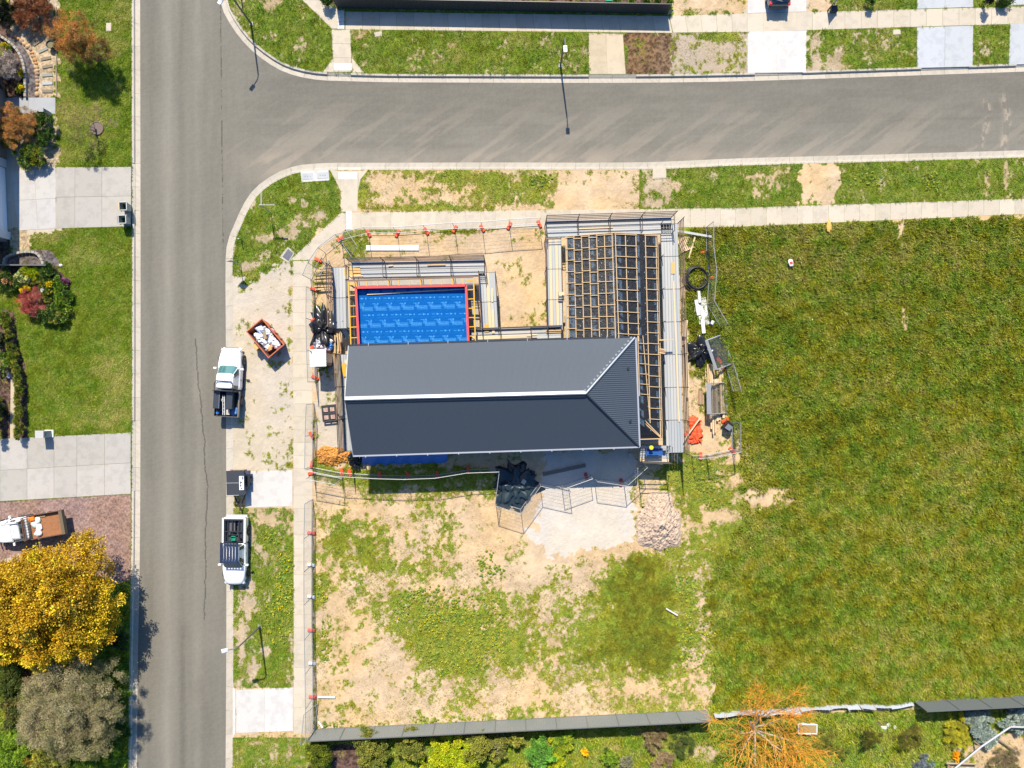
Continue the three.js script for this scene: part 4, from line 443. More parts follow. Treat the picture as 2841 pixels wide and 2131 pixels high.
lump('plastic_sheet', 'crumpled black plastic sheet heaped under the western scaffold', 'plastic sheet', 900, 912, 0.85, 0.55, 1.4, blackSheet, 5, { rough: 0.5, n: 40, fold: 4 }); lump('plastic_sheet', 'crumpled black plastic sheet beside the eastern timber stack', 'plastic sheet', 1945, 975, 1.05, 0.55, 0.95, blackSheet, 6, { rough: 0.5, n: 40, fold: 4, turn: 0.6 }); lump('plastic_sheet', 'large dark plastic heap fenced in beside the gravel pad', 'plastic sheet', 1428, 1345, 1.5, 0.5, 1.6, M(0.02, 0.035, 0.045, 0.35), 8, { rough: 0.45, n: 44, fold: 4 }); lump('plastic_sheet', 'black plastic bundle at the south western corner of the house', 'plastic sheet', 988, 1276, 0.5, 0.6, 0.6, blackSheet, 9, { rough: 0.5 });
[[889, 948, 0.42, 0.4, greyBag, 'grey'], [905, 946, 0.4, 0.42, whiteBag, 'white'], [885, 962, 0.36, 0.36, whiteBag, 'white'], [902, 958, 0.4, 0.4, whiteBag, 'white'], [917, 947, 0.34, 0.4, whiteBag, 'white'], [917, 960, 0.36, 0.36, blueBag, 'blue'], [910, 966, 0.34, 0.34, whiteBag, 'white']].forEach(([u, v, rx, ry, m, c], i) => lump('rubbish_bag', `${c} rubbish bag, ${ORD[i]} from the north in the pile behind the toilet cabin`, 'rubbish bag', u, v, rx, ry, rx * 0.9, m, 40 + i, { group: 'rubbish bags behind the toilet cabin' }));
{ // toilet cabin
  const p = P3(897, 992, LAND); const t = thing('toilet_cabin', 'portable toilet cabin with a white ribbed roof and maroon sides', 'toilet cabin', [p.x + 0.15, LAND, p.z + 0.1], 0.02); const mar = M(0.16, 0.03, 0.045, 0.5); mesh('side_panel', box(1.14, 2.0, 1.14, [0, 1.05, 0]), mar, t); mesh('base', box(1.2, 0.1, 1.2, [0, 0.05, 0]), blackPl, t); const n = 7, pos = [], idx = []; for (let i = 0; i <= n * 4; i++) for (let j = 0; j <= 8; j++) { const z = (i / (n * 4) - 0.5) * 1.3, x = (j / 8 - 0.5) * 1.24; pos.push(x, 2.1 + 0.1 * (1 - (x / 0.62) ** 2) + (i % 4 < 2 ? 0.025 : 0), z); } for (let i = 0; i < n * 4; i++) for (let j = 0; j < 8; j++) { const k = i * 9 + j; idx.push(k, k + 9, k + 1, k + 1, k + 9, k + 10); } mesh('roof', geoFrom(pos, idx), M(0.78, 0.79, 0.8, 0.4, 0, { side: 2 }), t); mesh('roof_rim', box(1.24, 0.07, 1.3, [0, 2.07, 0]), M(0.7, 0.71, 0.72, 0.4), t); mesh('vent_pipe', cyl(0.05, 0.05, 0.25, 10, [-0.5, 2.2, -0.5]), blackPl, t); mesh('door', box(0.02, 1.8, 0.7, [0.58, 1.0, 0]), M(0.6, 0.6, 0.62, 0.4), t); }
{ // pallet of bricks
  const p = P3(916, 1146); const t = thing('brick_pallet', 'black plastic pallet with four packs of bricks beside the western scaffold', 'pallet', [p.x, LAND, p.z], 0.1); const dk = M(0.03, 0.032, 0.035, 0.6); mesh('deck', box(1.1, 0.06, 1.3, [0, 0.12, 0]), dk, t); for (const x of [-0.5, 0, 0.5]) mesh('runner', box(0.1, 0.1, 1.3, [x, 0.05, 0]), dk, t); for (const z of [-0.6, 0, 0.6]) mesh('frame_bar', box(1.1, 0.06, 0.12, [0, 0.36, z]), dk, t); for (const x of [-0.5, 0, 0.5]) mesh('frame_bar', box(0.12, 0.05, 1.3, [x, 0.34, 0]), dk, t); for (const x of [-0.26, 0.26]) for (const z of [-0.3, 0.3]) for (let i = 0; i < 3; i++) for (let j = 0; j < 4; j++) mesh('brick', box(0.105, 0.14, 0.08, [x + (i - 1) * 0.115, 0.22, z + (j - 1.5) * 0.09]), pick([M(0.45, 0.28, 0.24, 0.9), M(0.5, 0.36, 0.31, 0.9)]), t); }
// timber stacks
[[890, 715, 905, 735], [886, 745, 920, 741], [878, 753, 922, 749], [876, 763, 920, 760], [873, 772, 922, 768], [872, 780, 921, 778], [874, 788, 922, 786], [872, 795, 920, 793], [876, 803, 918, 800]].forEach((q, i) => plankThing(`${ORD[i]} timber length from the north stacked beside the western scaffold`, [q[0], q[1]], [q[2], q[3]], LAND + 0.04 + (i % 3) * 0.1, 0.13, 0.09, i % 3 ? timber : timberOld, 'plank', 'timber beside the western scaffold'));
[[936, 925, 940, 975], [942, 945, 946, 980], [930, 930, 930, 985], [948, 950, 947, 975]].forEach((q, i) => plankThing(`${ORD[i]} brown timber from the east standing under the western stair`, [q[0], q[1]], [q[2], q[3]], LAND + 0.1 + i * 0.05, 0.1, 0.08, i % 2 ? timberRed : timber, 'plank', 'timber under the western stair'));
for (let i = 0; i < 9; i++) { const u = 1957 + i * 5.6, v0 = [1020, 1010, 1008, 1012, 1008, 1050, 1030, 1020, 1013][i], v1 = [1165, 1172, 1190, 1204, 1200, 1168, 1165, 1150, 1160][i]; plankThing(`${ORD[i]} long pale timber from the west in the stack on the eastern grass`, [u, v0], [u + 5, v1], LAND + 0.08 + (i % 2) * 0.14 + (i > 1 && i < 5 ? 0.12 : 0), i > 4 ? 0.17 : 0.12, 0.09, i % 3 === 1 ? timber : timberPale, 'plank', 'timber stack on the eastern grass'); }
plankThing('single plank beside the eastern scaffold, shorter and northern', [1903, 888], [1897, 934], LAND + 0.3, 0.3, 0.05, timberPale); plankThing('single long plank beside the eastern scaffold, southern', [1902, 944], [1908, 1103], LAND + 0.3, 0.2, 0.05, timberPale); plankThing('thin grey plank lying in the grass west of the white offcuts', [1927, 835], [1930, 923], LAND + 0.04, 0.08, 0.04, timberOld);
for (let i = 0; i < 4; i++) plankThing(`${ORD[i]} reddish offcut from the west beside the eastern timber stack`, [1939 + i * 4, 1084], [1939 + i * 4, 1122], LAND + 0.05, 0.1, 0.08, i % 2 ? timberOld : timberRed, 'plank', 'reddish offcuts beside the timber stack');
[[1936, 815, 1944, 900, 0.26], [1949, 826, 1962, 900, 0.42], [1931, 832, 1938, 875, 0.3], [1944, 850, 1950, 885, 0.22], [1948, 885, 1952, 925, 0.28], [1938, 808, 1941, 840, 0.2]].forEach((q, i) => plankThing(`${ORD[i]} white foam trim length from the list of six on the eastern grass, ${['longest central', 'widest eastern', 'short western', 'narrow middle', 'southernmost', 'northernmost'][i]}`.replace(/^\w+ white foam trim length from the list of six on the eastern grass, (.*)$/, 'white trim offcut on the eastern grass, $1 piece of the pile'), [q[0], q[1]], [q[2], q[3]], LAND + 0.05 + i * 0.04, q[4], 0.1, whitePl, 'trim offcut', 'white trim offcuts on the eastern grass'));
solo('paint_bucket', cyl(0.16, 0.14, 0.34, 14, [0, 0, 0], [1.3, 0, 0]), whitePl, 'white bucket on its side at the end of the white trim offcuts', 'bucket', (() => { const p = P3(1974, 897); return [p.x, LAND + 0.16, p.z]; })(), -0.6);
plankThing('long white trim board lying on the sand north of the blue roof', [1016, 688], [1162, 688], LAND + 0.03, 0.42, 0.06, whitePl, 'trim board');
plankThing('grey plank across the grass from the north eastern scaffold', [1874, 640], [1974, 657], LAND + 0.3, 0.17, 0.05, galvPale); plankThing('narrow timber leaning past the slatted pallet', [1910, 718], [1929, 654], LAND + 0.15, 0.11, 0.05, timberPale); plankThing('dark plank lying in shade on the gravel pad', [1506, 1316], [1624, 1291], LAND + 0.03, 0.28, 0.07, M(0.16, 0.15, 0.13, 0.85));
{ const p = P3(1901, 677); const t = thing('timber_pallet', 'slatted timber pallet lying on the grass by the eastern scaffold', 'pallet', [p.x, LAND, p.z], 0.42); for (let i = 0; i < 7; i++) mesh('slat', box(0.11, 0.02, 1.1, [(i - 3) * 0.155, 0.13, 0]), timberPale, t); for (const z of [-0.5, 0, 0.5]) mesh('bearer', box(1.1, 0.1, 0.09, [0, 0.06, z]), timber, t); }
{ const p = P3(1930, 772); const t = thing('pipe_coil', 'coil of black drainage pipe lying on the grass east of the scaffold', 'pipe coil', [p.x, LAND, p.z]); const m = M(0.012, 0.012, 0.013, 0.5); for (const [rx, rz, y, ox, oz] of [[0.8, 0.85, 0.06, 0, 0], [0.86, 0.92, 0.17, 0.05, 0.06], [0.7, 0.74, 0.16, -0.02, -0.05], [0.78, 0.84, 0.27, 0.08, 0.02], [0.92, 0.98, 0.07, -0.06, 0.1]]) { const g = new THREE.TorusGeometry(1, 0.085, 8, 48); g.rotateX(Math.PI / 2); g.scale(rx, 1, rz); g.translate(ox, y, oz); mesh('pipe', g, m, t); } }
{ const p = P3(2014, 1181); const t = thing('wheelie_bin', 'black wheelie bin lying tilted in the grass near the eastern fence', 'bin', [p.x, LAND + 0.05, p.z], -0.6); mesh('body', rbox(0.55, 0.75, 0.6, 0.06, [0, 0.42, 0], [0.35, 0, 0]), blackPl, t); mesh('lid', rbox(0.46, 0.05, 0.42, 0.02, [0.02, 0.83, 0.1], [0.35, 0, 0]), M(0.22, 0.23, 0.26, 0.4), t); for (const s of [-1, 1]) mesh('wheel', cyl(0.1, 0.1, 0.05, 14, [s * 0.28, 0.1, 0.28], [0, 0, Math.PI / 2]), blackPl, t); }
// orange feet piles, barrier mesh
[[1977, 983, 0.1], [1981, 1002, 0.5], [1994, 1000, -0.9], [2006, 1024, 1.4], [2011, 1166, 0.4], [1914, 1198, 0.1], [1921, 1213, 0], [1916, 1225, 0.05], [1927, 1226, 0.2], [1908, 1203, 0.4]].forEach(([u, v, r], i) => foot(i < 4 ? `${ORD[i]} loose orange fence ballast block from the north beside the black plastic and timber` : i === 4 ? 'loose orange fence ballast block behind the black wheelie bin' : `${ORD[i - 5]} orange fence ballast block from the north in the heap beside the eastern scaffold`, u, v, r));
{ const m = M(0.8, 0.09, 0.02, 0.6); const nets = [[1925, 1172, 0.42, 0.16, 0.5, 71, 'round northern heap'], [1932, 1203, 0.4, 0.2, 0.7, 72, 'long southern heap']]; for (const [u, v, a, b, c, s, l] of nets) lump('barrier_net', `orange barrier mesh, ${l} beside the eastern scaffold`, 'barrier mesh', u, v, a, b, c, m, s, { rough: 0.5, n: 30, fold: 6 }); plankThing('timber stick lying across the orange barrier mesh', [1897, 1222], [1944, 1157], LAND + 0.4, 0.1, 0.06, timberPale); }
// soil heaps
const heapMat = (r, g, b) => { const m = new THREE.MeshStandardMaterial({ roughness: 0.95, map: grainTex(256, 2, [1, 1, 1], 0.5, 1, 7, [1, 1, 0.8], 6) }); m.color.setRGB(r, g, b); return m; };
function heap(label, u, v, rx, rz, h, m, seed, rocks = 60) { const p = P3(u, v); const n = 90, pos = [], idx = [], uv = []; const r = rng(seed); for (let i = 0; i <= n; i++) for (let j = 0; j <= n; j++) { const x = (i / n * 2 - 1), z = (j / n * 2 - 1); const ang = Math.atan2(z, x), rad = Math.hypot(x, z) * 1.12 * (1 + 0.1 * Math.sin(3 * ang + seed) + 0.06 * Math.sin(7 * ang)); const wx = x * rx, wz = z * rz; const k = Math.pow(clamp(1 - rad), 0.75); let y = h * k * (0.85 + 0.3 * nz(wx, wz, 2.2, seed % 9)); if (k > 0) y += (nz(wx, wz, 0.9, 3) - 0.5) * 0.13 * Math.min(1, k * 4) * (h > 0.4 ? 1 : 0.6) + (nz(wx, wz, 0.35, 5) - 0.5) * 0.05; else y = -0.05; pos.push(wx, y, wz); uv.push(wx / 2, wz / 2); } for (let i = 0; i < n; i++) for (let j = 0; j < n; j++) { const a = i * (n + 1) + j; idx.push(a, a + 1, a + n + 1, a + 1, a + n + 2, a + n + 1); } const o = thing('soil_heap', label, 'soil heap', [p.x, LAND - 0.01, p.z]); mesh('mound', geoFrom(pos, idx, uv), m, o); const rg = []; for (let i = 0; i < rocks; i++) { const a = r() * 6.28, d = Math.sqrt(r()) * 0.9, s = 0.025 + r() * r() * 0.08; const g = new THREE.IcosahedronGeometry(s, 0); g.scale(1, 0.7, 0.8 + r() * 0.5); g.rotateY(r() * 6); const k = Math.pow(clamp(1 - d), 0.75); g.translate(Math.cos(a) * d * rx, h * k * 0.95 + 0.02, Math.sin(a) * d * rz); rg.push(g); } const cl = mesh('clods', merge(rg), m, o); cl.userData = { kind: 'stuff' }; return o; }
heap('heap of pale clay clods at the eastern edge of the gravel pad', 1828, 1450, 2.0, 2.7, 0.75, heapMat(0.49, 0.375, 0.285), 3, 120); heap('bright orange soil heap at the south western corner of the house', 925, 1265, 1.7, 0.85, 0.45, heapMat(0.52, 0.24, 0.05), 5, 90);
plankThing('white pipe length lying at the western edge of the vacant lot', [882, 1933], [930, 1934], LAND + 0.04, 0.12, 0.1, whitePl, 'pipe length'); plankThing('short white pipe lying in the grass of the vacant lot', [1848, 1688], [1880, 1707], LAND + 0.1, 0.1, 0.08, whitePl, 'pipe length'); plankThing('short white pipe by the fence at the corner of the vacant lot', [884, 2000], [896, 2018], LAND + 0.05, 0.12, 0.1, whitePl, 'pipe length');
plankThing('concrete block with white face beside the house at the gravel pad', [1748, 1257], [1748, 1271], LAND + 0.02, 0.3, 0.2, galvPale, 'concrete block'); plankThing('flat pale stone resting on the dark plastic heap', [1448, 1334], [1458, 1340], 0.55, 0.35, 0.06, M(0.4, 0.38, 0.34, 0.9), 'stone slab'); plankThing('white card scrap on the grass beside the timber stack', [1940, 1033], [1947, 1034], LAND + 0.06, 0.2, 0.02, whitePl, 'card scrap');
// ---------- vehicles ----------
const paintWhite = MP(0.80, 0.80, 0.80, { roughness: 0.32, clearcoat: 1, clearcoatRoughness: 0.08 }), glassDark = MP(0.02, 0.045, 0.05, { roughness: 0.04, clearcoat: 1 }), glassTeal = MP(0.05, 0.14, 0.14, { roughness: 0.05, clearcoat: 1 }), tyreM = M(0.018, 0.018, 0.018, 0.85), rimM = M(0.3, 0.31, 0.32, 0.35, 0.7), blackTrim = M(0.022, 0.024, 0.03, 0.5), boxBlack = M(0.045, 0.055, 0.07, 0.38, 0.2);
const sgnPow = (v, e) => Math.sign(v) * Math.pow(Math.abs(v), e);
const ringPt = (t, r) => { const c = Math.cos(t), s = Math.sin(t), n = c > 0 ? r.nf : r.nr; const x = sgnPow(c, 2 / n) * (c > 0 ? r.f - r.c : r.c - r.r) + r.c; return V3(x, r.y - (r.drop ? r.drop * Math.max(0, x - 1.0) ** 2 : 0), sgnPow(s, 2 / (c > 0 ? r.ns || 5 : 9)) * r.b * (1 - (r.taper || 0) * Math.max(0, x - r.c) ** 2)); };
const lerpRing = (a, b, t) => { const o = {}; for (const k of ['c', 'f', 'r', 'b', 'y', 'nf', 'nr', 'drop', 'taper', 'ns']) o[k] = lerp(a[k] ?? (k === 'ns' ? 5 : 0), b[k] ?? (k === 'ns' ? 5 : 0), t); return o; };
function shell(rings, N = 48, dome = 0.03) { const pos = [], idx = []; rings.forEach((r) => { for (let i = 0; i < N; i++) { const p = ringPt(i / N * Math.PI * 2, r); pos.push(p.x, p.y, p.z); } }); for (let k = 0; k < rings.length - 1; k++) for (let i = 0; i < N; i++) { const a = k * N + i, b = k * N + (i + 1) % N; idx.push(a, a + N, b, b, a + N, b + N); }
  const last = rings[rings.length - 1]; let base = (rings.length - 1) * N; for (const s of [0.85, 0.6, 0.3]) { const k = pos.length / 3; for (let i = 0; i < N; i++) { const p = ringPt(i / N * Math.PI * 2, last); const cx = (last.f + last.r) / 2; const x = cx + (p.x - cx) * s; pos.push(x, p.y + dome * (1 - s * s) + (last.drop ? last.drop * (Math.max(0, p.x - 1) ** 2 - Math.max(0, x - 1) ** 2) : 0), p.z * s); } for (let i = 0; i < N; i++) { const a = base + i, b = base + (i + 1) % N, c = k + i, d = k + (i + 1) % N; idx.push(a, c, b, b, c, d); } base = k; } const k = pos.length / 3; const cx = (last.f + last.r) / 2; pos.push(cx, last.y + dome - (last.drop ? last.drop * Math.max(0, cx - 1) ** 2 : 0), 0); for (let i = 0; i < N; i++) idx.push(base + i, k, base + (i + 1) % N); return geoFrom(pos, idx); }
function patch(ra, rb, t0, t1, v0, v1, off = 0.012, n = 14) { const pos = [], idx = []; for (let j = 0; j <= 3; j++) { const r = lerpRing(ra, rb, lerp(v0, v1, j / 3)); r.f += off; r.r -= off; r.b += off; for (let i = 0; i <= n; i++) { const p = ringPt(lerp(t0, t1, i / n), r); pos.push(p.x, p.y, p.z); } } for (let j = 0; j < 3; j++) for (let i = 0; i < n; i++) { const a = j * (n + 1) + i; idx.push(a, a + 1, a + n + 1, a + 1, a + n + 2, a + n + 1); } return geoFrom(pos, idx); }
const tyreGeo = (() => { const g = new THREE.LatheGeometry([[0.24, -0.12], [0.34, -0.13], [0.385, -0.1], [0.39, 0], [0.385, 0.1], [0.34, 0.13], [0.24, 0.12]].map((p) => new THREE.Vector2(...p)), 28); g.rotateX(Math.PI / 2); return g; })();
const rimGeo = (() => { const g = [cyl(0.05, 0.05, 0.2, 10, [0, 0, 0], [Math.PI / 2, 0, 0])]; for (let i = 0; i < 6; i++) g.push(box(0.24, 0.05, 0.03, [0.12, 0, 0.09]).applyMatrix4(new THREE.Matrix4().makeRotationZ(i * Math.PI / 3))); const r = new THREE.TorusGeometry(0.24, 0.025, 6, 24); r.translate(0, 0, 0.1); g.push(r); return merge(g); })();
function wheel(t, x, z, s = 1) { const w = mesh('wheel', tyreGeo, tyreM, t); w.position.set(x, 0.39 * s, z); w.scale.setScalar(s); if (z < 0) w.rotation.y = Math.PI; const hub = mesh('hub', cyl(0.25, 0.25, 0.16, 20, [0, 0, 0], [Math.PI / 2, 0, 0]), blackTrim, w); mesh('rim', rimGeo, rimM, w); return w; }
function vehicle(name, label, cat, u, v, dir, group) { const p = P3(u, v, 0); return thing(name, label, cat, [p.x, 0.0, p.z], Math.atan2(-dir[1], dir[0]), group); }
function cab(t, o) { // o: r rear of cab, f nose, roof front/rear
  const B = [{ c: 0.6, f: o.f - 0.1, r: o.r, b: 0.84, y: 0.3, nf: 4, nr: 14 }, { c: 0.6, f: o.f, r: o.r, b: 0.915, y: 0.45, nf: 4, nr: 14 }, { c: 0.6, f: o.f, r: o.r, b: 0.93, y: 0.72, nf: 3.6, nr: 14, drop: 0.01 }, { c: 0.6, f: o.f - 0.06, r: o.r, b: 0.915, y: 0.93, nf: 3.4, nr: 14, drop: 0.03 }, { c: 0.6, f: o.f - 0.2, r: o.r, b: 0.86, y: 1.07, nf: 3.2, nr: 14, drop: 0.05 }]; B.forEach((r) => { r.taper = 0.018; });
  mesh('body', shell(B, 56, 0.05), o.paint, t); const g0 = { c: 0.1, f: o.wf, r: o.r + 0.02, b: 0.85, y: 1.02, nf: 6, nr: 12 }, g1 = { c: 0.0, f: o.rf, r: o.rr, b: 0.66, y: o.rh ?? 1.8, nf: 6, nr: 10 }; const gm = lerpRing(g0, g1, 0.93); mesh('cabin', shell([g0, lerpRing(g0, g1, 0.5), gm, { ...g1, f: g1.f - 0.06, r: g1.r + 0.05, b: g1.b - 0.05, y: g1.y + 0.01 }], 56, 0.05), o.paint, t);
  mesh('windscreen', patch(g0, g1, -0.74, 0.74, 0.14, 0.9), o.glass || glassTeal, t); mesh('rear_window', patch(g0, g1, Math.PI - 0.72, Math.PI + 0.72, 0.25, 0.88), glassDark, t); for (const s of [1, -1]) { mesh('side_window', patch(g0, g1, s * 0.9, s * 1.52, 0.16, 0.86), glassDark, t); if (o.dual) mesh('side_window', patch(g0, g1, s * 1.6, s * 2.2, 0.16, 0.86), glassDark, t); const mr = mesh('mirror', rbox(0.16, 0.16, 0.26, 0.05, [o.wf - 0.35, 1.12, s * 1.06]), o.paint, t); mesh('mirror_arm', box(0.06, 0.05, 0.2, [o.wf - 0.33, 1.06, s * 0.94]), blackTrim, mr); mesh('headlight', rbox(0.2, 0.13, 0.36, 0.05, [o.f - 0.24, 0.8, s * 0.62], [0, s * 0.5, 0]), MP(0.5, 0.52, 0.55, { roughness: 0.08, clearcoat: 1 }), t); mesh('door_handle', box(0.16, 0.03, 0.03, [0.1, 0.92, s * 0.925]), blackTrim, t); mesh('side_step', rbox(o.dual ? 1.9 : 1.2, 0.05, 0.16, 0.02, [0.25, 0.36, s * 0.92]), blackTrim, t); mesh('roof_seam', box(o.rf - o.rr - 0.15, 0.01, 0.02, [(o.rf + o.rr) / 2, (o.rh ?? 1.8) + 0.03, s * 0.54]), M(0.2, 0.2, 0.22, 0.5), t); }
  mesh('grille', rbox(0.06, 0.2, 1.0, 0.02, [o.f - 0.02, 0.68, 0]), blackTrim, t); mesh('bumper', rbox(0.14, 0.16, 1.5, 0.05, [o.f - 0.06, 0.45, 0]), o.paint, t); mesh('aerial', bar(V3(o.rf - 0.15, (o.rh ?? 1.8) + 0.03, 0), V3(o.rf - 0.4, (o.rh ?? 1.8) + 0.2, 0), 0.012), blackTrim, t); return { g0, g1 }; }
const arch = (t, x, s) => mesh('wheel_arch', cyl(0.47, 0.47, 0.02, 24, [x, 0.42, s * 0.925], [Math.PI / 2, 0, 0]), blackTrim, t);
const tl = M(0.5, 0.02, 0.02, 0.3);
{ // ute with black tool boxes
  const t = vehicle('utility_truck', 'white utility truck with black tool boxes on its tray near the skip', 'ute', 648, 1057, [0.055, -1], 'white utes parked along the kerb'); cab(t, { r: -0.72, f: 2.62, wf: 1.3, rf: 0.5, rr: -0.6, dual: true, paint: paintWhite });
  for (const s of [1, -1]) { arch(t, 1.63, s); wheel(t, 1.63, s * 0.83); wheel(t, -1.58, s * 0.83); }
  mesh('tray', box(2.02, 0.1, 1.86, [-1.8, 0.85, 0]), blackTrim, t); mesh('chassis', box(2.2, 0.16, 0.9, [-1.7, 0.62, 0]), blackTrim, t); for (const s of [1, -1]) { mesh('tray_side', box(2.02, 0.26, 0.05, [-1.8, 1.0, s * 0.92]), s > 0 ? M(0.28, 0.25, 0.22, 0.5, 0.3) : blackTrim, t); mesh('mudguard', rbox(0.9, 0.06, 0.3, 0.03, [-1.58, 0.8, s * 0.82]), blackTrim, t); }
  const tb = mesh('tool_box', rbox(1.35, 0.72, 0.5, 0.03, [-1.5, 1.24, -0.62]), boxBlack, t); mesh('lid_edge', box(1.3, 0.02, 0.04, [-1.5, 1.61, -0.4]), M(0.16, 0.17, 0.2, 0.4), tb); mesh('tool_box', rbox(1.35, 0.72, 0.5, 0.03, [-1.5, 1.24, 0.36]), boxBlack, t); mesh('tail_board', box(0.05, 0.3, 1.86, [-2.79, 1.02, 0]), M(0.12, 0.12, 0.12, 0.5, 0.3), t); for (const s of [1, -1]) mesh('tail_light', box(0.04, 0.1, 0.25, [-2.83, 0.8, s * 0.75]), tl, t);
  const bm = blackTrim; const hp = [V3(-0.76, 1.0, -0.72), V3(-0.76, 1.92, -0.7), V3(-0.2, 1.95, -0.7), V3(-0.02, 1.95, -0.55), V3(-0.02, 1.95, 0.55), V3(-0.2, 1.95, 0.7), V3(-0.76, 1.92, 0.7), V3(-0.76, 1.0, 0.72)]; mesh('rack_hoop', merge(hp.slice(0, -1).map((p, i) => bar(p, hp[i + 1], 0.035, 8))), bm, t); mesh('rack_bar', bar(V3(-0.76, 1.94, -0.72), V3(-0.76, 1.94, 0.72), 0.035, 8), bm, t); mesh('headboard', box(0.05, 0.95, 1.8, [-0.8, 1.35, 0]), blackTrim, t);
  const ldr = thing('step_ladder', 'folded white step ladder lying between the tool boxes of the northern ute', 'step ladder', [0, 0, 0]); ldr.position.copy(t.position); ldr.rotation.y = t.rotation.y; for (const z of [-0.2, -0.06]) mesh('rail', beam(V3(-1.1, 1.45, z), V3(-2.65, 1.3, z + 0.03), 0.05, 0.06), whitePl, ldr); for (let i = 0; i < 5; i++) mesh('rung', box(0.05, 0.03, 0.13, [-1.3 - i * 0.28, 1.45 - i * 0.027, -0.12]), galvPale, ldr);
  const put = (nm, lb, ct, g, m) => { const o = solo(nm, g, m, lb, ct); o.position.copy(t.position); o.rotation.y = t.rotation.y; }; put('tool_case', 'pale tool case at the rear of the northern ute tray', 'tool case', merge([rbox(0.4, 0.24, 0.3, 0.03, [-2.45, 1.03, 0.12]), box(0.12, 0.03, 0.03, [-2.45, 1.17, 0.12])]), M(0.55, 0.5, 0.42, 0.5)); put('plastic_drum', 'blue plastic drum at the left rear of the northern ute tray', 'drum', merge([cyl(0.12, 0.12, 0.3, 14, [-2.5, 1.05, -0.66]), cyl(0.05, 0.05, 0.06, 10, [-2.5, 1.22, -0.66])]), M(0.03, 0.2, 0.6, 0.4)); put('tool_bag', 'blue tool bag at the right rear of the northern ute tray', 'tool bag', lumpGeo(0.3, 0.16, 0.28, 77, 0.4, 18).translate(-2.4, 0.95, 0.6), M(0.06, 0.16, 0.36, 0.6)); put('fuel_can', 'grey drum between the tool boxes of the northern ute', 'drum', merge([cyl(0.13, 0.13, 0.6, 14, [-1.5, 1.1, -0.2]), cyl(0.04, 0.04, 0.1, 8, [-1.5, 1.43, -0.2])]), M(0.3, 0.29, 0.27, 0.5));
}
{ // ute with roof rack and open tub
  const t = vehicle('utility_truck', 'white utility truck with slatted roof rack and open tub hitched to the trailer', 'ute', 663, 1524, [-0.01, 1], 'white utes parked along the kerb'); cab(t, { r: -0.72, f: 2.62, wf: 1.3, rf: 0.45, rr: -0.6, dual: true, paint: paintWhite, glass: MP(0.02, 0.09, 0.13, { roughness: 0.04, clearcoat: 1 }) });
  for (const s of [1, -1]) { arch(t, 1.65, s); arch(t, -1.62, s); wheel(t, 1.65, s * 0.83); wheel(t, -1.62, s * 0.83); mesh('tub_side', rbox(1.95, 0.62, 0.17, 0.05, [-1.72, 0.82, s * 0.845]), paintWhite, t); mesh('tail_light', rbox(0.1, 0.3, 0.14, 0.03, [-2.66, 0.95, s * 0.85]), tl, t); }
  mesh('tailgate', rbox(0.12, 0.6, 1.6, 0.04, [-2.66, 0.83, 0]), paintWhite, t); mesh('rear_bumper', rbox(0.2, 0.14, 1.7, 0.05, [-2.76, 0.5, 0]), galv, t); mesh('tub_floor', box(1.85, 0.05, 1.52, [-1.72, 0.62, 0]), M(0.04, 0.045, 0.055, 0.6), t); mesh('tub_front', box(0.08, 0.55, 1.6, [-0.78, 0.84, 0]), blackTrim, t);
  for (const z of [-0.72, 0.72]) mesh('tub_rack_bar', box(1.8, 0.06, 0.07, [-1.7, 1.16, z]), blackTrim, t); for (const z of [-0.42, 0.12, 0.45]) mesh('tub_rack_bar', box(1.75, 0.05, 0.07, [-1.7, 1.1, z]), blackTrim, t); for (const x of [-0.86, -1.65, -2.55]) mesh('tub_rack_bar', box(0.08, 0.06, 1.5, [x, 1.17, 0]), blackTrim, t); mesh('storage_box', box(1.3, 0.34, 0.4, [-1.75, 0.82, -0.5]), boxBlack, t); mesh('storage_box', box(0.8, 0.3, 0.5, [-2.0, 0.8, 0.2]), M(0.09, 0.09, 0.1, 0.6), t);
  const r = mesh('roof_rack', merge([box(1.5, 0.05, 0.06, [-0.18, 1.98, -0.66]), box(1.5, 0.05, 0.06, [-0.18, 1.98, 0.66]), box(0.07, 0.05, 1.36, [0.57, 1.98, 0]), box(0.07, 0.05, 1.36, [-0.92, 1.98, 0])]), M(0.02, 0.03, 0.07, 0.4), t); for (let i = 0; i < 6; i++) mesh('rack_slat', box(1.44, 0.04, 0.115, [-0.18, 1.98, -0.56 + i * 0.224]), M(0.02, 0.03, 0.07, 0.4), r);
  const c = solo('crate', merge([box(0.36, 0.02, 0.32, [0, 0, 0]), ...[-1, 1].flatMap((s) => [box(0.36, 0.2, 0.02, [0, 0.1, s * 0.15]), box(0.02, 0.2, 0.32, [s * 0.17, 0.1, 0])]), box(0.3, 0.02, 0.03, [0, 0.16, 0]), box(0.3, 0.02, 0.03, [0, 0.16, 0.08])]), M(0.02, 0.28, 0.17, 0.5), 'green plastic crate in the tub of the southern ute', 'crate', [t.position.x + 0.08, 1.2, t.position.z - 1.15]);
}
